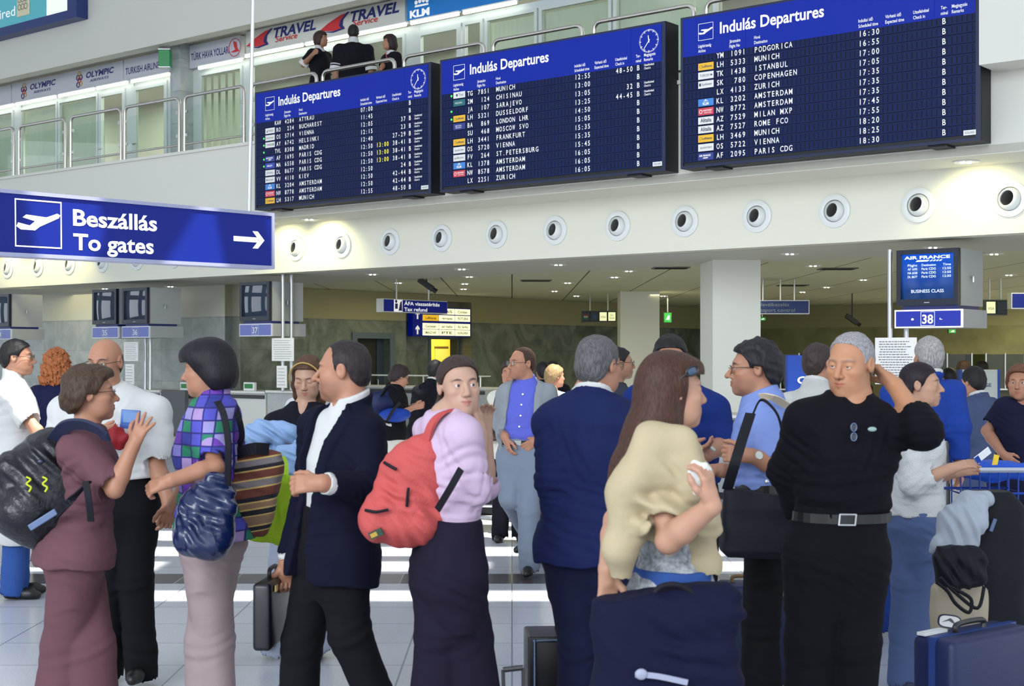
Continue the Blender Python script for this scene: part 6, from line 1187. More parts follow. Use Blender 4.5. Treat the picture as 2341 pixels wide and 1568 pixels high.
person('tall grey haired man in royal blue jacket seen from behind', 8.7, (2123, 770), yaw=8, hyaw=5, skin=rosy, haircol=(.30, .29, .28), hair=dict(th=.007, hl=HL_LOW, warp=(.004, 90)), hip=(2058,), neck=(2118, 872), build=1.06, inner=dict(m=c_white, sleeve=1, collar=True, hem=.06, loose=.006, sl=.010, tuck=True, crinkle=False, warp=(.003, 26)), top=dict(m=c_royal, sleeve=1.9, **dict(suit_man, hp=1142)), bottom=dict(m=cloth('blue_trousers', (.015, .045, .22))), shoes=l_black, arms={'R': dict(e=(2196, 980, -.05), w=(2195, 1060, -.05))}, legs={'L': dict(k=(2020, 1260), a=(2014, 1405), yaw=20), 'R': dict(k=(2085, 1260), a=(2085, 1420))})
person('black haired man in grey blue suit seen from behind by the baggage board', 11.5, (2225, 840), yaw=30, hyaw=25, pitch=-10, skin=rosy, haircol=BK, hair=hs_(.012, HL_LOW), hip=(2240,), neck=(2238, 912), inner=dict(m=c_white, sleeve=1, collar=True, hem=.06, loose=.006, sl=.010, tuck=True, crinkle=False, warp=(.003, 26)), top=dict(m=c_gsuit, sleeve=1.9, **suit_man), bottom=dict(m=c_gsuit), shoes=l_black)
person('woman with reddish brown hair and navy blouse, hand on hip', 9.5, (2332, 838), yaw=165, hyaw=150, female=True, skin=rosy, haircol=(.13, .05, .025), hair=dict(th=.024, hl=HL_F, warp=(.010, 60), extra=[('e', (0, -.03, -.02), (.10, .09, .08))]), face=dict(nose=1.1), hip=(2335,), top=dict(m=c_dnavy, sleeve=.75, hem=-.16, loose=.03, sl=.024), bottom=dict(m=c_charc), shoes=l_black, arms={'R': dict(s=(2296, 925), e=(2256, 985, .05), w=(2290, 1035, -.10))}, hands={'R': hd_(d=(.6, -.2, -.6), n=(.6, .8, 0))}, build=1.1)
# --- people further back
person('woman in black top and white skirt writing at the speckled counter', 15.0, (914, 838), yaw=-62, pitch=-22, female=True, skin=rosy, haircol=(.022, .012, .012), hair=hs_(.028, HL_LOW, (.006, 60)), glasses=dict(t=.0012), hip=(898,), neck=(904, 882, .0), top=dict(m=c_black, sleeve=.95, hem=-.02, loose=.035, sl=.03), bottom=dict(m=cloth('white_skirt', (.58, .57, .50)), skirt=dict(end=.50, x=.19, y=.18), name='skirt'), shoes=l_black, arms={'R': dict(s=(898, 905, -.1), e=(918, 945, -.15), w=(944, 932, -.1)), 'L': dict(e=(920, 940, .2), w=(945, 928, .15))}, hands={'R': hd_(d=(1, 0, .2)), 'L': hd_(d=(1, 0, .2))})
person('man in black suit and white collar seen from behind at the speckled counter', 15.9, (996, 824), yaw=-30, pitch=-10, skin=rosy, haircol=BK, hair=hs_(.010, HL_LOW), hip=(972,), neck=(985, 882), inner=dict(m=c_white, sleeve=1, collar=True, hem=.06, loose=.006, sl=.010, tuck=True, crinkle=False, warp=(.003, 26)), top=dict(m=c_unif, sleeve=1.9, **suit_man), bottom=dict(m=c_charc), shoes=l_black)
person('woman in white ribbed jumper half hidden behind the man in grey jacket', 13.0, (1166, 826), yaw=178, hyaw=168, female=True, skin=rosy, haircol=(.03, .018, .014), hair=dict(th=.02, hl=HL_LOW, warp=(.006, 70)), hip=(1166,), top=dict(m=cloth('ribbed_jumper', (.62, .62, .54), bump=.6, bs=90), sleeve=1.7, hem=-.12, loose=.03, sl=.028), bottom=dict(m=c_charc), shoes=l_black, arms={'R': dict(e=(1142, 930, -.05), w=(1140, 975, -.2))}, hands={'R': hd_()})
person('dark haired person with back turned, close behind the grey jacket man', 17.5, (1241, 828), yaw=10, skin=tan, haircol=BK, hair=hs_(.012, HL_LOW), top=dict(m=c_unif, **suit_man), bottom=dict(m=c_charc), shoes=l_black)
person('dark haired person in dark jacket just behind the blonde woman', 17.8, (1264, 826), yaw=-20, skin=tan, haircol=BK, hair=hs_(.014, HL_LOW), top=dict(m=c_unif, **suit_man), bottom=dict(m=c_charc), shoes=l_black)
person('blonde woman in white blouse with brown trousers behind the grey jacket man', 14.5, (1269, 836), yaw=-40, hyaw=-60, female=True, skin=rosy, haircol=BL, hair=dict(th=.020, hl=HL_LOW, warp=(.006, 80)), top=dict(m=c_white, sleeve=.8, hem=-.1, loose=.03), bottom=dict(m=cloth('dark_red_trousers', (.07, .02, .02))), shoes=l_black, hip=(1256,), legs={'L': dict(k=(1240, 1080), a=(1238, 1190))})
person('man in glasses and dark clothes peering past the navy suit', 11.0, (1416, 795), yaw=-75, hyaw=-80, skin=tan, haircol=BK, hair=hs_(.010), glasses=dict(t=.0015, col=(.5, .5, .5)), face=dict(stubble=.6), hip=(1408,), top=dict(m=cloth('dark_grey_jumper', (.03, .035, .05)), sleeve=1.9, hem=-.1, loose=.03), bottom=dict(m=c_charc), shoes=l_black)
person('dark haired traveller in navy beyond the shoulder of the royal blue jacket', 17.0, (2168, 842), yaw=20, skin=tan, haircol=BK, hair=hs_(.012, HL_LOW), top=dict(m=c_dnavy, **suit_man), bottom=dict(m=c_charc), shoes=l_black)
person('brown haired traveller in olive coat far back by the glass booths', 20.0, (2205, 826), yaw=-60, skin=rosy, haircol=BR, hair=hs_(.02, HL_LOW), top=dict(m=cloth('olive_coat', (.10, .10, .04)), **suit_man), bottom=dict(m=c_charc), shoes=l_black)
person('black haired traveller far back above the baggage board', 21.5, (2243, 825), yaw=30, skin=tan, haircol=BK, hair=hs_(.012, HL_LOW), top=dict(m=c_unif, **suit_man), bottom=dict(m=c_charc), shoes=l_black)
# --- three people in uniform on the gallery
def cuff_band(c, S):      # white turn-up with a thin stripe on a short sleeve
    for u, wd, mm in ((.93, .055, c_white), (.76, .016, c_white)):
        p = c['sh'][S] + (c['el'][S] - c['sh'][S]) * u; d = nrm(c['el'][S] - c['sh'][S]); u1 = nrm(np.cross(d, V3(0, .3, 1)) if abs(d[2]) < .9 else np.cross(d, V3(0, 1, 0))); u2 = np.cross(d, u1); r_ = .049 * c['k'] * c['ar'] + .034; mb = MB()
        mb.strap([tuple(p + u1 * r_ * math.cos(a) + u2 * r_ * math.sin(a)) for a in np.linspace(0, 2 * math.pi, 21)], wd, .008, tuple(d)); obj('sleeve_band', mb, mm, c['root'])
def staff(label, px, ty, d, yaw, hyaw, **k):
    Yq = WS(px, d)[1]; c = person(label, Yq, (px, ty), yaw=yaw, hyaw=hyaw, z0=4.83, inner=dict(m=c_white, sleeve=.3, collar='open', hem=.05, loose=.006, sl=.008, tuck=True, crinkle=False, warp=None), top=dict(m=c_unif, sleeve=.92, hem=-.14, loose=.024, sl=.024, name='uniform_top', vneck=.06, neck=.068), bottom=dict(m=c_unif), shoes=l_black, **k)
    for S in 'LR': cuff_band(c, S)
    return c
staff('uniformed woman with short dark bob on the gallery, elbow bent', 734, 72, -.85, -125, -110, female=True, skin=tan, haircol=(.03, .012, .010), hair=dict(th=.02, hl=HL_LOW, warp=(.003, 60), bottom=-.10, curtain=(.06, .025, .05), extra=[('e', (0, -.03, -.05), (.095, .08, .08))]), arms={'R': dict(e=(694, 148, -.1), w=(712, 128, -.3))}, hands={'R': hd_()})
staff('uniformed man with cropped hair on the gallery, seen from behind', 808, 57, -.95, 5, 5, skin=tan, haircol=BK, hair=hs_(.006, HL_LOW), hands={'L': hd_(), 'R': hd_()}, build=1.12)
staff('uniformed woman with wavy dark hair and red lanyard on the gallery', 890, 80, -.95, 130, 115, female=True, skin=rosy, haircol=(.02, .010, .010), hair=dict(th=.022, hl=HL_LOW, warp=(.008, 70), bottom=-.14, curtain=(.06, .03, .05), extra=[('e', (0, -.04, -.06), (.10, .09, .10))]), face=dict(smile=1.0), arms={'R': dict(e=(876, 150, -.1), w=(870, 158, -.3))}, hands={'R': hd_()})

# shirt buttons on the blue shirt of the man in grey jacket
def buttons(root_label, pts, r, m):
    root = next(o for o in COL.objects if o.get('label') == root_label); B = Vector(root.location)
    for x, y, Y in pts: mb = MB(); c = at(x, y, Y) - B; mb.ellipsoid(tuple(c), (r, r * .5, r), 8, 6); obj('button', mb, m, root, True)
buttons('man in light grey jacket and blue shirt, hands on hips', [(1195, 901, 10.76), (1192, 925, 10.75), (1190, 950, 10.74), (1187, 975, 10.74)], .007, s_white)
# ------------------------------------------------------------------ bags, luggage and things carried
nyl_black = cloth('black_nylon', (.007, .007, .012), .6); nyl_or = cloth('salmon_nylon', (.50, .085, .080), .65, .35, 120); lea_blue = mat('glossy_blue_leather', (.005, .014, .065), .22, bump=.5, bscale=22, coat=.4); nyl_lime = cloth('lime_fabric', (.30, .47, .02), .8); denim = cloth('pale_denim', (.25, .38, .62), .85, .3, 200); case_blue = mat('dark_blue_case', (.003, .010, .065), .5, bump=.1, bscale=150); case_black = mat('black_case', (.006, .006, .009), .35)
def bag(name, label, cat, px, py, Y, lo, hi, step, build, m, group=None, part='body'):
    c = at(px, py, Y); t = thing(name, label, cat, c, 0, group); f = SDF(axis(lo[0], hi[0], step), axis(lo[1], hi[1], step), axis(lo[2], hi[2], step)); f.o = np.array(c); build(f)
    link(part, f.mesh(part), m, t); Lp = lambda a, b, dy=0.0: tuple(at(a, b, Y + dy) - c); return t, Lp
def band(name, t, pts, w, th, side, m): mb = MB(); mb.strap(smooth_path(pts), w, th, side); return obj(name, mb, m, t)
def smooth_path(p, n=6):
    p = [Vector(q) for q in p]; out = []
    for i in range(len(p) - 1):
        a, b_, c, d = p[max(i - 1, 0)], p[i], p[i + 1], p[min(i + 2, len(p) - 1)]
        for j in range(n): u = j / n; out.append(.5 * ((2 * b_) + (c - a) * u + (2 * a - 5 * b_ + 4 * c - d) * u * u + (3 * b_ - a - 3 * c + d) * u ** 3))
    return out + [p[-1]]
# salmon backpack
def bb(f):
    f.ell((.0, 0, .02), (.135, .10, .20), .02, R=rotm(0, 0, 16)); f.ell((-.02, 0, -.10), (.165, .115, .105), .06); f.ell((.075, 0, .13), (.06, .07, .11), .05); f.ell((-.125, -.03, -.10), (.065, .085, .09), .02); f.crinkle((-.02, -.1, .05), (.5, 0, 1), .008, .075, .16, 2); f.crinkle((.03, -.1, -.08), (1, 0, .6), .008, .07, .14, 5); f.warp(.008, 26, 4)
    f.cap((-.03, -.14, -.19), (.07, -.11, .02), .006, .006, .012, '-')
t, P_ = bag('backpack', 'salmon pink backpack on the back of the young woman in pale pink top', 'backpack', 938, 1128, 5.35, (-.26, -.18, -.26), (.26, .18, .30), .0075, bb, nyl_or)
band('shoulder_strap', t, [P_(968, 1035, -.02), P_(985, 975, -.06), P_(1010, 945, -.06), P_(1040, 938, .0)], .04, .012, (.6, -.75, .2), nyl_or); band('lower_strap', t, [P_(1000, 1165, -.12), P_(1030, 1115, -.19), P_(1054, 1072, -.22)], .026, .006, (.6, -.3, -.6), nyl_black)
band('back_strap', t, [P_(968, 1040, .03), P_(972, 1090, -.02), P_(985, 1140, -.06)], .045, .012, (1, -.3, 0), nyl_black)
mb = MB(); mb.ellipsoid(P_(967, 1018, -.02), (.030, .035, .035)); obj('drawstring', mb, nyl_black, t, True)
for nm, pts in (('zip', [P_(878, 1057, -.075), P_(893, 1066, -.10), P_(906, 1073, -.11)]), ('pocket_zip', [P_(835, 1166, -.10), P_(860, 1170, -.125), P_(888, 1165, -.125)]), ('side_zip', [P_(934, 1115, -.115), P_(932, 1130, -.12), P_(930, 1158, -.12)])): mb = MB(); mb.tube(smooth_path(pts), .006, 6); obj(nm, mb, nyl_black, t, True)
mb = MB(); mb.M = Matrix.Translation(P_(860, 1220, -.125)) @ Matrix.Rotation(rad(-26), 4, 'Y') @ Matrix.Rotation(rad(-20), 4, 'Z'); mb.box((-.028, -.004, -.014), (.028, .004, .014)); pt = obj('patch', mb, mat('patch_green_black', (.02, .05, .03), .7), t); mb.v = []; mb.f = []; mb.mi = []; mb.box((-.022, -.006, -.008), (.006, -.004, .008)); obj('patch_print', mb, mat('patch_ochre', (.45, .28, .04), .7), pt)
mb = MB(); mb.M = Matrix.Translation(P_(971, 1066, -.07)); mb.box((-.015, -.004, -.018), (.015, .004, .018)); obj('white_tag', mb, paper, t)
# black backpack
def bb(f):
    f.ell((0, 0, -.02), (.175, .13, .235), .02, R=rotm(0, 0, 8)); f.ell((-.05, -.02, -.10), (.155, .14, .14), .05); f.ell((.02, 0, .13), (.10, .10, .10), .05); f.ell((-.12, -.04, .06), (.07, .09, .09), .03); f.crinkle((-.02, -.12, .1), (.6, 0, 1), .008, .07, .16, 3); f.warp(.010, 20, 6)
t, P_ = bag('backpack', 'big black backpack worn by the woman in mauve', 'backpack', 98, 1110, 5.95, (-.30, -.22, -.33), (.30, .22, .32), .009, bb, mat('shiny_black_nylon', (.006, .006, .010), .32, bump=.35, bscale=60))
band('shoulder_strap', t, [P_(120, 1010, -.05), P_(150, 975, -.16), P_(190, 970, -.20), P_(228, 985, -.22), P_(243, 1005, -.20)], .055, .014, (.1, -.75, .65), mat('navy_webbing', (.010, .016, .05), .6)); band('lower_strap', t, [P_(125, 1185, -.14), P_(165, 1140, -.22), P_(205, 1100, -.24)], .03, .006, (.5, -.4, .6), nyl_black); band('strap_tail', t, [P_(196, 1100, -.25), P_(203, 1145, -.26), P_(208, 1192, -.24)], .028, .005, (1, -.2, 0), nyl_black)
mb = MB(); mb.M = Matrix.Translation(P_(98, 1188, -.15)) @ Matrix.Rotation(rad(-32), 4, 'Y'); mb.box((-.065, -.006, -.014), (.065, .006, .014), .004); obj('reflective_tab', mb, mat('blue_grey_tab', (.10, .15, .28), .4), t)
for q, x in enumerate((66, 103)): mb = MB(); mb.tube(smooth_path([P_(x - 6, 1090, -.145), P_(x + 4, 1096, -.145), P_(x - 5, 1106, -.148), P_(x + 5, 1114, -.148), P_(x, 1124, -.148)]), .004, 6); obj('squiggle_logo', mb, mat('neon_yellow', (.55, .62, .02), .6), t, True)
mb = MB(); mb.ellipsoid(P_(92, 1055, -.11), (.014, .008, .010)); obj('buckle', mb, mat('glossy_buckle', (.02, .03, .06), .1), t, True)
# blue leather shoulder bag
def bb(f):
    f.ell((0, 0, -.04), (.128, .075, .15), .02); f.ell((.04, 0, .06), (.085, .055, .10), .06); f.ell((-.01, 0, -.12), (.115, .08, .065), .05); f.crinkle((.03, -.06, .06), (.4, 0, 1), .010, .06, .12, 1); f.crinkle((-.03, -.07, -.06), (1, 0, .5), .008, .06, .10, 7); f.warp(.010, 30, 2); f.cap((-.12, -.085, .0), (.08, -.08, .10), .004, .004, .010, '-')
t, P_ = bag('shoulder_bag', 'glossy dark blue leather shoulder bag on the woman in checked shirt', 'bag', 470, 1168, 5.85, (-.20, -.15, -.24), (.20, .15, .28), .007, bb, lea_blue)
band('shoulder_strap', t, [P_(520, 1110, -.02), P_(522, 1020, -.06), P_(512, 950, -.02), P_(497, 918, .12)], .028, .006, (.9, -.4, 0), nyl_black)
# striped woven bag: narrower at the bottom
strp, nt, b, N, L = nodes_of('striped_weave', .9); tc = N('TexCoord'); mp = N('Mapping'); mp.inputs['Rotation'].default_value = (0, rad(17), 0); L(tc.outputs['Object'], mp.inputs['Vector']); sp = N('SeparateXYZ'); L(mp.outputs[0], sp.inputs[0]); mr = N('MapRange'); mr.inputs['From Min'].default_value = -.22; mr.inputs['From Max'].default_value = .22; L(sp.outputs['Z'], mr.inputs['Value']); rp = N('ValToRGB'); rp.color_ramp.interpolation = 'CONSTANT'
K_, RD, GY, YE, TN = (.010, .009, .016), (.13, .035, .022), (.17, .145, .15), (.52, .36, .12), (.24, .14, .08)
seq = [(.0, K_), (.06, RD), (.12, YE), (.13, K_), (.17, YE), (.185, TN), (.27, YE), (.285, K_), (.335, YE), (.35, TN), (.40, YE), (.415, K_), (.46, RD), (.54, YE), (.555, GY), (.62, YE), (.635, RD), (.71, YE), (.725, K_), (.76, GY), (.82, YE), (.835, RD), (.90, YE), (.915, K_)]
seq = seq[::1][:32]
while len(rp.color_ramp.elements) < len(seq): rp.color_ramp.elements.new(.5)
for i, (p_, c_) in enumerate(seq): rp.color_ramp.elements[i].position = p_; rp.color_ramp.elements[i].color = (*c_, 1)
L(mr.outputs[0], rp.inputs[0]); L(rp.outputs[0], b.inputs['Base Color']); nz_ = N('TexNoise', i_Scale=220.0); L(tc.outputs['Object'], nz_.inputs['Vector']); bp = N('Bump', i_Strength=.4, i_Distance=.01); L(nz_.outputs['Fac'], bp.inputs['Height']); L(bp.outputs[0], b.inputs['Normal'])
def bb(f):
    loft(f, (0, 0, 0), (0, 0, 1), (1, 0, 0), (0, 1, 0), [-.19, -.17, -.05, .10, .19], [.085, .10, .115, .125, .105], [.04, .06, .075, .07, .04], None, .02, '+', 3.2); f.crinkle((-.02, -.06, .08), (.3, 0, 1), .006, .08, .14, 2); f.warp(.008, 20, 3)
t, P_ = bag('woven_bag', 'striped brown and black woven bag behind the woman in checked shirt', 'bag', 578, 1125, 6.2, (-.2, -.14, -.24), (.2, .14, .26), .0075, bb, strp); t.rotation_euler = (0, rad(8), 0)
band('handle', t, [P_(528, 1036, -.03), P_(535, 1000, -.06), P_(520, 955, -.06), P_(505, 925, .05)], .026, .006, (.9, -.3, 0), nyl_black); band('rim', t, [P_(528, 1042, -.05), P_(565, 1025, -.075), P_(600, 1022, -.045)], .05, .008, (0, 0, 1), nyl_black)
# lime bag
def bb(f):
    loft(f, (0, 0, 0), (.25, 0, .97), (.97, 0, -.25), (0, 1, 0), [-.17, -.14, .0, .13, .16], [.14, .14, .115, .08, .05], [.03, .045, .05, .04, .02], None, .02, '+', 3); f.warp(.012, 22, 2); f.crinkle((0, -.05, 0), (1, 0, .2), .006, .06, .14, 4)
t, P_ = bag('cloth_bag', 'lime green cloth bag between the striped bag and the suited man', 'bag', 632, 1160, 6.9, (-.24, -.1, -.24), (.24, .1, .24), .008, bb, nyl_lime); band('handle', t, [P_(655, 1100), P_(650, 1050, .3), P_(625, 1035, .95)], .025, .005, (1, 0, 0), nyl_lime)
# denim jackets over the arm
def drape(label, px, py, Y, blobs, seed):
    def bb(f):
        for pts, rs in blobs: f.chain([np.array(at(a, b_, Y + dy)) - f.o for a, b_, dy in pts], rs, .04)
        f.warp(.014, 30, seed); f.crinkle((0, -.05, 0), (.5, 0, 1), .012, .06, .16, seed)
    return bag('denim_jacket', label, 'jacket', px, py, Y, (-.3, -.2, -.3), (.3, .2, .3), .008, bb, denim, 'pale denim jackets over the arm')
drape('pale blue denim jacket bunched over the arm of the woman in black V-neck', 615, 1000, 7.6, [([(562, 1000, 0), (600, 988, -.03), (650, 992, -.03), (690, 998, 0)], [.045, .06, .055, .04]), ([(575, 1005, 0), (590, 1030, 0), (620, 1045, .02)], [.05, .05, .04]), ([(640, 1000, 0), (632, 1040, 0)], [.05, .035])], 3)
drape('smaller pale denim jacket sleeve hanging beside the suited man', 672, 1045, 7.4, [([(650, 1040, 0), (668, 1062, -.02), (690, 1085, 0)], [.035, .04, .04]), ([(660, 1028, 0), (690, 1030, 0), (700, 1060, 0)], [.03, .035, .035])], 5)
# briefcase of the striding man
c = at(624, 1388, 5.95); t = thing('briefcase', 'slim black briefcase carried by the man in dark suit', 'briefcase', c, rad(86)); mb = MB(); mb.box((-.20, -.038, -.145), (.20, .038, .13), .018); obj('shell', mb, case_black, t, True); mb = MB(); mb.tube(smooth_path([(-.06, 0, .13), (-.055, 0, .165), (.055, 0, .165), (.06, 0, .13)]), .009, 8); obj('handle', mb, l_black, t, True)
for x in (-.13, .13): mb = MB(); mb.box((x - .02, -.049, .09), (x + .02, -.043, .115)); obj('latch', mb, mat('brass_latch', (.45, .33, .12), .3, 1.0), t)
# pilot case with steel edges and a pull handle
p = at(1207, 1455, 6.2); t = thing('trolley_case', 'black trolley case with steel edges standing by the navy suit', 'suitcase', (p.x, p.y, 0), rad(4)); h = p.z; mb = MB(); mb.box((0, 0, .06), (.42, .25, h), .012); obj('shell', mb, case_black, t, True)
for x, y in ((.03, -.004), (.39, -.004)): mb = MB(); mb.tube([(x, y, .08), (x, y, h - .012)], .007, 8); obj('steel_edge', mb, mat('blue_steel_edge', (.12, .17, .26), .25, .9), t, True)
mb = MB(); mb.tube([(.02, -.004, h - .02), (.40, -.004, h - .02)], .006, 8); obj('top_edge', mb, mat('blue_steel_edge', (.12, .17, .26), .25, .9), t, True); mb = MB(); mb.tube(smooth_path([(.14, .12, h), (.15, .12, h + .03), (.27, .12, h + .03), (.28, .12, h)]), .009, 8); obj('handle', mb, l_black, t, True)
for x in (.05, .37): mb = MB(); mb.M = Matrix.Translation((x, .2, .035)) @ Matrix.Rotation(rad(90), 4, 'Z'); mb.lathe([(.0001, -.015), (.035, -.015), (.035, .015), (.0001, .015)], 16); obj('wheel', mb, black_pl, t, True)
p = at(1118, 1560, 5.0); t = thing('wheeled_bag', 'low black wheeled bag beside the plum trousers, only its pull handle in view', 'suitcase', (p.x, p.y, 0), rad(-20)); mb = MB(); mb.box((-.02, -.12, .04), (.30, .12, .34), .03); obj('shell', mb, nyl_black, t, True); q = at(1150, 1531, 5.0) - Vector((p.x, p.y, 0)); q2 = at(1196, 1526, 5.0) - Vector((p.x, p.y, 0)); Ri = Matrix.Rotation(rad(20), 4, 'Z'); q, q2 = Ri @ q, Ri @ q2; mb = MB(); mb.tube([(.06, 0, .34), q], .007, 8); mb.tube([(.13, 0, .34), q2], .007, 8); mb.tube([q, q2], .010, 8); obj('pull_handle', mb, black_pl, t, True)
# large navy bag carried in front
def bb(f):
    loft(f, (0, 0, 0), (0, 0, 1), (1, 0, 0), (0, 1, 0), [-.24, -.20, .0, .15, .19], [.195, .217, .217, .20, .175], [.06, .09, .10, .075, .03], None, .02, '+', 4.0); f.half((0, 0, .17), (.16, 0, -1)); f.warp(.009, 16, 5); f.crinkle((.05, -.1, .05), (.4, 0, 1), .006, .09, .2, 2)
t, P_ = bag('travel_bag', 'large navy travel bag carried by the woman in cream shawl', 'bag', 1528, 1480, 4.12, (-.30, -.16, -.30), (.30, .16, .26), .009, bb, cloth('navy_bag_fabric', (.003, .004, .024), .8))
for dy in (-.05, .06): mb = MB(); mb.tube(smooth_path([P_(1488, 1385, dy), P_(1505, 1345, dy), P_(1550, 1338, dy), P_(1590, 1365, dy), P_(1598, 1400, dy)]), .009, 8); obj('handle', mb, nyl_black, t, True)
band('light_strap', t, [P_(1452, 1542, -.115), P_(1500, 1545, -.12), P_(1572, 1560, -.12)], .016, .006, (0, 0, 1), mat('pale_strap', (.30, .32, .42), .5)); mb = MB(); mb.ellipsoid(P_(1466, 1541, -.122), (.018, .008, .016)); obj('strap_buckle', mb, mat('pale_strap', (.30, .32, .42), .5), t, True)
# messenger bag
def bb(f):
    loft(f, (0, 0, 0), (0, 0, 1), (1, 0, 0), (0, 1, 0), [-.16, -.13, .05, .13], [.125, .15, .155, .14], [.05, .07, .07, .05], None, .02, '+', 4); f.cap((-.16, -.085, .055), (.16, -.085, .055), .004, .004, .01, '-'); f.half((0, 0, .12), (-.18, 0, -1)); f.warp(.006, 20, 1)
t, P_ = bag('messenger_bag', 'black messenger bag hanging from the shoulder of the man in light blue shirt', 'bag', 1728, 1188, 6.1, (-.22, -.13, -.2), (.22, .13, .2), .007, bb, nyl_black)
band('shoulder_strap', t, [P_(1662, 1120, -.02), P_(1680, 1060, -.10), P_(1698, 1000, -.06), P_(1716, 945, .0)], .045, .006, (.9, -.4, 0), nyl_black); band('pale_strap', t, [P_(1738, 908, .18), P_(1765, 908, .12), P_(1800, 928, .22)], .035, .006, (0, -.8, .6), mat('tan_webbing', (.62, .52, .38), .7)); band('rear_strap', t, [P_(1722, 945, .02), P_(1738, 915, .10), P_(1760, 925, .03), P_(1782, 960, .02), P_(1790, 1030, .05), P_(1780, 1120, -.02)], .012, .008, (0, -1, .3), nyl_black)
for x, y in ((1753, 1101),): mb = MB(); mb.ellipsoid(P_(x, y, -.06), (.008, .006, .010)); obj('ring', mb, met, t, True)
# dark blue suitcase behind
p = at(1640, 1338, 7.2); t = thing('suitcase', 'dark blue suitcase with brass corners beside the navy travel bag', 'suitcase', (p.x, p.y, 0), rad(-6)); h = p.z; mb = MB(); mb.box((0, 0, .03), (.52, .22, h), .03); obj('shell', mb, case_blue, t, True); mb = MB(); mb.tube(smooth_path([(.08, .11, h), (.09, .11, h + .03), (.20, .11, h + .03), (.21, .11, h)]), .010, 8); obj('handle', mb, mat('tan_handle', (.22, .13, .05), .5), t, True)
for x in (.06, .3): mb = MB(); mb.box((x, -.004, h - .05), (x + .03, .0, h - .02)); obj('latch', mb, mat('brass_latch', (.45, .33, .12), .3, 1.0), t)
# right hand trolley with luggage
blue_w = mat('blue_wire', (.01, .05, .32), .35, .3); p = at(2196, 1040, 7.6); x1 = at(2350, 0, 7.6).x; t = thing('luggage_trolley', 'blue wire luggage trolley with a blue flight bag', 'trolley', (p.x, 7.6, 0)); wq = x1 - p.x; zt = at(0, 1078, 7.6).z; zb = at(0, 1178, 7.6).z; mb = MB()
for z in (zt, (zt + zb) / 2, zb): mb.tube([(0, 0, z), (wq, 0, z), (wq, .32, z), (0, .32, z)], .007, 6, closed=True)
for i in range(8): mb.tube([(wq * i / 7, 0, zb), (wq * i / 7, 0, zt)], .004, 6); mb.tube([(wq * i / 7, .32, zb), (wq * i / 7, .32, zt)], .004, 6)
obj('basket', mb, blue_w, t, True); mb = MB(); mb.tube([(-.03, -.03, zt + .01), (wq, -.03, zt + .01)], .014, 8); obj('handle_bar', mb, mat('worn_chrome', (.55, .58, .65), .3, 1.0), t, True)
for x in (0, wq): mb = MB(); mb.tube([(x, .0, zb), (x, -.05, .25), (x, .05, .12)], .016, 8); obj('upright', mb, blue_w, t, True)
mb = MB(); mb.box((-.02, .0, .12), (wq, .75, .15)); obj('platform', mb, blue_w, t)
for x, y in ((.03, .05), (wq - .03, .05), (.03, .7), (wq - .03, .7)): mb = MB(); mb.M = Matrix.Translation((x, y, .06)) @ Matrix.Rotation(rad(90), 4, 'Z'); mb.lathe([(.0001, -.018), (.06, -.018), (.06, .018), (.0001, .018)], 18); obj('wheel', mb, black_pl, t, True)
def bb(f): loft(f, (0, 0, 0), (0, 0, 1), (1, 0, 0), (0, 1, 0), [-.05, -.03, .03, .05], [.17, .19, .18, .13], [.11, .13, .12, .08], None, .02, '+', 3.5); f.warp(.012, 22, 2)
t, P_ = bag('flight_bag', 'bright blue flight bag lying in the trolley basket', 'bag', 2282, 1075, 7.78, (-.24, -.18, -.1), (.24, .18, .1), .008, bb, cloth('bright_blue_nylon', (.015, .08, .50), .55)); mb = MB(); mb.M = Matrix.Translation(P_(2276, 1052, -.10)) @ Matrix.Rotation(rad(12), 4, 'Y'); mb.box((-.014, -.003, -.035), (.014, .003, .030)); obj('luggage_tag', mb, mat('yellow_tag', (.80, .55, .02), .5), t)
def bb(f): loft(f, (0, 0, 0), (0, 0, 1), (1, 0, 0), (0, 1, 0), [-.40, -.36, .0, .20, .27], [.14, .15, .155, .145, .09], [.10, .115, .12, .11, .06], None, .02, '+', 4); f.warp(.005, 16, 1)
t, P_ = bag('upright_suitcase', 'tall black soft suitcase standing under the draped grey jacket', 'suitcase', 2262, 1255, 6.6, (-.2, -.16, -.44), (.2, .16, .32), .009, bb, nyl_black)
z_f = -(CZ + (HY - 1255) * 6.6 / F); mb = MB()
for x in (-.1, .1): mb.cyl((x, .05, -.39), (x, .05, z_f + .0), .03, 10)
obj('leg', mb, black_pl, t, True); mb = MB(); mb.M = Matrix.Translation(P_(2270, 1200, -.135)) @ Matrix.Rotation(rad(20), 4, 'Y'); mb.box((-.008, -.004, -.03), (.008, .004, .03)); obj('side_badge', mb, mat('blue_grey_tab', (.10, .15, .28), .4), t)
def bb(f):
    o = f.o; Q = lambda a, b_, dy: np.array(at(a, b_, 6.5 + dy)) - o
    f.chain([Q(2255, 1140, -.02), Q(2215, 1150, -.04), Q(2180, 1190, -.10), Q(2150, 1245, -.13)], [.035, .05, .055, .04], .05); f.chain([Q(2240, 1150, -.10), Q(2225, 1200, -.16), Q(2220, 1252, -.17)], [.045, .045, .03], .05); f.chain([Q(2200, 1180, -.13), Q(2190, 1255, -.16)], [.05, .035], .05); f.chain([Q(2150, 1245, -.13), Q(2127, 1262, -.12)], [.035, .012], .03); f.crinkle(Q(2190, 1210, -.14), (1, 0, .5), .007, .06, .13, 3); f.crinkle(Q(2230, 1180, -.14), (1, 0, .3), .006, .055, .10, 6); f.warp(.006, 30, 3); f.half(Q(2190, 1264, 0), (0.1, 0, 1))
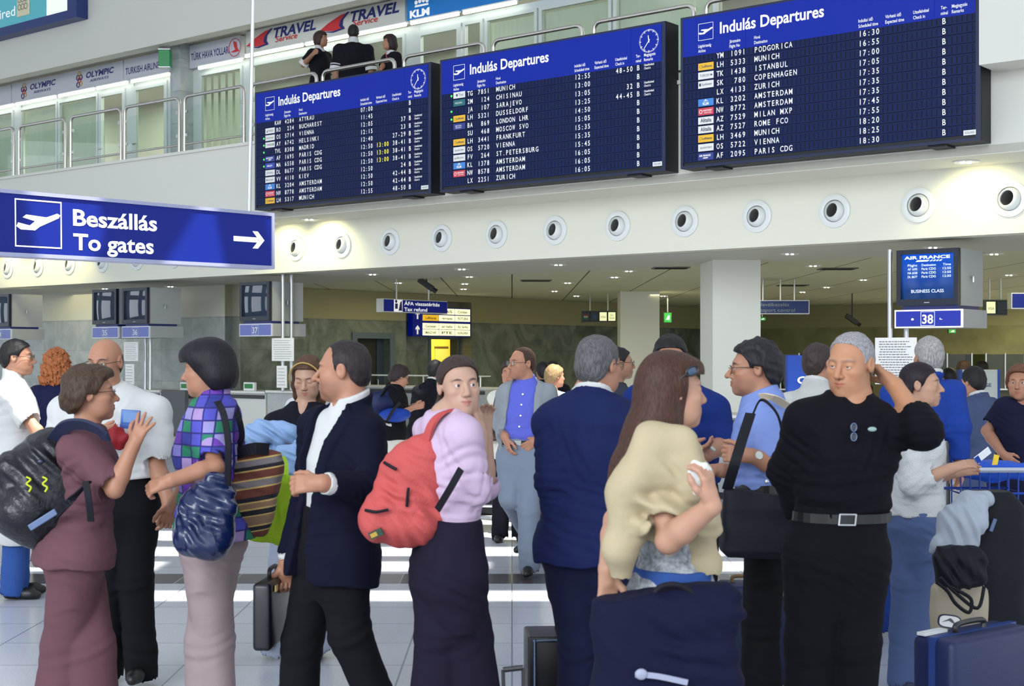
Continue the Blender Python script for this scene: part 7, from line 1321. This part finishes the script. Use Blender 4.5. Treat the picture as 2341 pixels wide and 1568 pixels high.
t, P_ = bag('draped_jacket', 'light grey jacket draped over the tall black suitcase', 'jacket', 2195, 1205, 6.45, (-.22, -.3, -.18), (.22, .15, .2), .007, bb, cloth('light_grey_flannel', (.36, .40, .46)))
def bb(f): loft(f, (0, 0, 0), (0, 0, 1), (1, 0, 0), (0, 1, 0), [-.09, -.07, .05, .09], [.075, .11, .125, .10], [.05, .075, .08, .05], None, .02, '+', 3); f.crinkle((0, -.07, 0), (1, 0, .5), .008, .06, .12, 2); f.warp(.010, 22, 2)
t, P_ = bag('shoulder_bag', 'made-up black bag filling the dark area under the draped grey jacket', 'bag', 2196, 1296, 6.3, (-.2, -.14, -.14), (.2, .14, .14), .008, bb, nyl_black)  # invented bag standing in for the dark part of the suitcase
for a in ([(2140, 1330), (2165, 1350), (2185, 1380), (2215, 1400), (2220, 1370), (2190, 1350), (2170, 1340)], [(2150, 1320), (2190, 1360), (2235, 1390), (2250, 1340)]): mb = MB(); mb.tube(smooth_path([P_(x, y, -.10) for x, y in a]), .008, 8); obj('strap', mb, nyl_black, t, True)
def bb(f): loft(f, (0, 0, 0), (0, 0, 1), (1, 0, 0), (0, 1, 0), [-.30, -.27, .10, .13], [.11, .12, .12, .10], [.06, .08, .08, .05], None, .02, '+', 4); f.warp(.006, 18, 4)
t, P_ = bag('tote_bag', 'beige tote bag with a white oval patch, behind the blue suitcase', 'bag', 2193, 1395, 6.5, (-.18, -.12, -.34), (.18, .12, .2), .008, bb, cloth('beige_canvas', (.42, .36, .27)))
mb = MB(); mb.M = Matrix.Translation(P_(2170, 1420, -.088)) @ Matrix.Rotation(rad(8), 4, 'Y')
mb.prism([(.052 * math.copysign(abs(math.cos(a)) ** .6, math.cos(a)), .030 * math.copysign(abs(math.sin(a)) ** .6, math.sin(a))) for a in np.linspace(0, 2 * math.pi, 29)[:-1]], -.006, .004); po = obj('patch', mb, mat('patch_border', (.02, .02, .06), .6), t)
M_ = mb.M; mb = MB(); mb.M = M_; mb.prism([(.046 * math.copysign(abs(math.cos(a)) ** .6, math.cos(a)), .025 * math.copysign(abs(math.sin(a)) ** .6, math.sin(a))) for a in np.linspace(0, 2 * math.pi, 29)[:-1]], -.008, -.006); obj('patch_field', mb, paper, po); mb = MB(); mb.M = M_; mb.prism([(-.035, -.006), (-.015, .006), (.0, .016), (.012, .010), (.020, .0), (.034, -.010), (.010, -.004), (-.005, .004)], -.010, -.008); obj('patch_print', mb, ink, po)
p = at(2083, 1482, 5.75); t = thing('suitcase', 'hard dark blue suitcase standing in front of the beige tote bag', 'suitcase', (p.x, p.y, 0), rad(-24)); h = at(0, 1450, 5.75).z; mb = MB(); mb.M = Matrix.Translation((.0, .0, 0)); mb.box((.0, .0, .05), (.20, .56, h), .03); mb.M = None; obj('shell', mb, case_blue, t, True); t.rotation_euler.z = rad(-52); mb = MB(); mb.box((.085, -.004, .07), (.115, .565, h + .004)); obj('zip_band', mb, mat('case_band', (.02, .05, .2), .3), t)
mb = MB(); mb.tube(smooth_path([(.10, .16, h), (.10, .17, h + .035), (.10, .34, h + .035), (.10, .35, h)]), .012, 8); obj('handle', mb, black_pl, t, True); mb = MB(); mb.box((-.004, .45, h - .12), (.0, .52, h - .06)); obj('maker_badge', mb, mat('blue_grey_tab', (.10, .15, .28), .4), t); mb = MB(); mb.box((.02, .01, h), (.06, .16, h + .012)); obj('pale_clasp', mb, white_pl, t)
for x, y in ((.05, .06), (.15, .06), (.05, .5), (.15, .5)): mb = MB(); mb.lathe([(.0001, -.012), (.028, -.012), (.028, .012), (.0001, .012)], 14, 'Y', (x, y, .028)); obj('wheel', mb, black_pl, t, True)
# small trolley with a black case, beyond the young woman
p = at(1030, 0, 13.6); t = thing('luggage_trolley', 'steel luggage trolley between the young woman and the man in grey jacket', 'trolley', (p.x, 13.6, 0)); mb = MB()
for z in (.26, .46, .60): mb.tube([(0, 0, z), (.46, 0, z)], .016, 8)
for x in (.02, .44): mb.tube([(x, 0, .60), (x, .02, .14), (x, .6, .14)], .016, 8); mb.tube([(x, .6, .14), (x, .75, 1.02)], .016, 8)
mb.tube([(.02, .75, 1.02), (.44, .75, 1.02)], .016, 8); obj('frame', mb, met, t, True); mb = MB(); mb.box((.02, .05, .13), (.44, .62, .155)); obj('platform', mb, lam_g, t)
for x, y in ((.03, .02), (.43, .02), (.03, .6), (.43, .6)): mb = MB(); mb.M = Matrix.Translation((x, y, .065)) @ Matrix.Rotation(rad(90), 4, 'Z'); mb.lathe([(.0001, -.02), (.065, -.02), (.065, .02), (.0001, .02)], 16); obj('wheel', mb, black_pl, t, True)
t = thing('suitcase', 'black suitcase on the steel trolley behind the grey jacket man', 'suitcase', (p.x + .06, 13.72, .157)); mb = MB(); mb.box((0, 0, 0), (.36, .30, .68), .03); obj('shell', mb, case_black, t, True); mb = MB(); mb.tube(smooth_path([(.10, .15, .68), (.11, .15, .71), (.25, .15, .71), (.26, .15, .68)]), .011, 8); obj('handle', mb, l_black, t, True)
# handbag, belt bag, pouches, papers
def bb(f): f.ell((0, 0, 0), (.075, .05, .13), .02); f.ell((0, 0, -.07), (.10, .06, .09), .04); f.warp(.01, 24, 1)
t, P_ = bag('handbag', 'dark brown handbag hanging beside the man in grey jacket', 'handbag', 1124, 968, 12.8, (-.2, -.12, -.2), (.2, .12, .2), .012, bb, mat('dark_brown_leather', (.035, .015, .013), .4)); band('strap', t, [P_(1128, 935), P_(1136, 900), P_(1146, 885)], .02, .006, (1, 0, 0), l_brown)
def bb(f): f.ell((0, 0, 0), (.17, .12, .075), .02); f.warp(.01, 20, 1)
t, P_ = bag('waist_bag', 'royal blue waist bag on the woman in white skirt', 'bag', 902, 948, 14.8, (-.24, -.18, -.14), (.24, .18, .14), .014, bb, cloth('royal_nylon', (.01, .045, .30), .5)); band('strap', t, [P_(885, 962, -.14), P_(897, 940, -.16), P_(915, 920, -.16)], .03, .006, (.5, -.4, -.6), nyl_black)
def bb(f): f.ell((0, 0, 0), (.20, .12, .12), .02); f.ell((-.05, 0, -.03), (.17, .12, .13), .04); f.warp(.012, 16, 3)
t, P_ = bag('backpack', 'navy rucksack on the back of the woman at the speckled counter', 'backpack', 872, 920, 14.9, (-.3, -.18, -.22), (.3, .18, .22), .014, bb, cloth('navy_rucksack', (.008, .014, .06), .45)); band('shoulder_strap', t, [P_(872, 905, -.1), P_(890, 882, -.14), P_(908, 892, -.1)], .05, .012, (0, -.8, .5), nyl_black)
c = at(299, 958, 7.08); t = thing('travel_wallet', 'blue travel wallet in the breast pocket of the bald man', 'wallet', c, rad(4)); t.rotation_euler = (0, rad(4), 0); mb = MB(); mb.box((-.048, -.012, -.044), (.048, .0, .046), .004); obj('cover', mb, mat('wallet_blue', (.03, .12, .40), .35), t, True); mb = MB(); mb.box((-.048, -.016, -.048), (.048, -.010, -.026), .003); obj('flap', mb, mat('wallet_navy', (.01, .05, .28), .35), t); mb = MB(); mb.box((-.034, -.014, -.016), (.036, -.012, .034)); obj('print', mb, mat('wallet_pale', (.12, .24, .50), .4), t)
def bb(f): f.ell((0, 0, 0), (.060, .03, .052), .01); f.ell((.025, 0, .0), (.045, .03, .035), .02); f.chain([(-.01, 0, .05), (.0, 0, .075)], [.006, .004], .01); f.warp(.010, 60, 2)
t, P_ = bag('pouch', 'dark red pouch held against the white shirt of the bald man', 'pouch', 264, 1002, 6.92, (-.1, -.06, -.1), (.1, .06, .1), .005, bb, cloth('dark_red_cloth', (.22, .01, .015), .5))
c = at(2250, 1038, 7.1); t = thing('boarding_card', 'white boarding card in the hand of the woman in white cardigan', 'ticket', c); t.rotation_euler = (rad(30), rad(-38), 0); mb = MB(); mb.box((-.055, -.002, -.022), (.035, .002, .022)); obj('card', mb, mat('bright_paper', (.85, .86, .88), .5), t); mb = MB(); mb.box((-.055, -.003, -.022), (-.03, -.002, .022)); obj('blue_edge', mb, mat('kiosk_blue', (.0, .04, .30), .4), t)
c = at(1606, 1098, 4.08); t = thing('folded_tissue', 'crumpled white tissue in the hand of the woman in cream shawl', 'tissue', c); f = SDF(axis(-.07, .07, .005), axis(-.06, .06, .005), axis(-.08, .08, .005)); f.ell((0, 0, 0), (.035, .028, .045), .01); f.ell((-.02, 0, .03), (.025, .022, .025), .02); f.warp(.008, 90, 2); link('sheet', f.mesh('sheet'), paper, t)
c = at(1952, 990, 5.335); t = thing('sunglasses', 'folded dark sunglasses hooked on the front of the black polo shirt', 'sunglasses', c); mb = MB()
for z in (.022, -.014): mb.tube([(.011 * math.cos(a), 0, z + .015 * math.sin(a)) for a in np.linspace(0, 2 * math.pi, 15)[:-1]], .0022, 6, closed=True)
obj('frame', mb, mat('blue_grey_tab', (.10, .15, .28), .4), t, True); mb = MB()
for z in (.022, -.014): mb.lathe([(.0001, -.001), (.0105, -.001)], 14, 'Y', (0, 0, z))
obj('lens', mb, mat('sun_lens', (.02, .02, .03), .08), t)
c = at(1994, 981, 5.30); t = thing('emblem_pin', 'small pale green emblem on the chest of the black polo shirt', 'badge', c); mb = MB(); mb.ellipsoid((0, 0, 0), (.017, .006, .009)); obj('badge', mb, mat('pale_green_badge', (.25, .36, .33), .5), t, True)
c = at(1574, 848, 4.345); t = thing('sunglasses', 'dark sunglasses pushed up in the long brown hair', 'sunglasses', c); t.rotation_euler = (0, rad(-25), rad(14)); mb = MB()
mb.tube([(.021 * math.cos(a), -.03, .013 * math.sin(a)) for a in np.linspace(0, 2 * math.pi, 17)[:-1]], .003, 6, closed=True); mb.tube(smooth_path([(-.021, -.03, 0), (-.05, -.02, -.008), (-.08, -.005, -.02)]), .002, 6); obj('frame', mb, black_pl, t, True); mb = MB(); mb.lathe([(.0001, -.031), (.014, -.030)], 16, 'Y', (0, 0, 0)); obj('lens', mb, mat('sun_lens_blue', (.03, .06, .12), .08), t)
c = at(889, 138, WS(890, -.95)[1] - .14); t = thing('lanyard', 'red lanyard round the neck of the uniformed woman on the gallery', 'lanyard', c); mb = MB(); mb.strap(smooth_path([(-.05, .03, .12), (-.03, 0, .02), (.0, -.01, -.10), (.03, 0, .02), (.05, .03, .12)]), .012, .004, (1, 0, 0)); obj('ribbon', mb, mat('lanyard_red', (.6, .02, .03), .6), t)
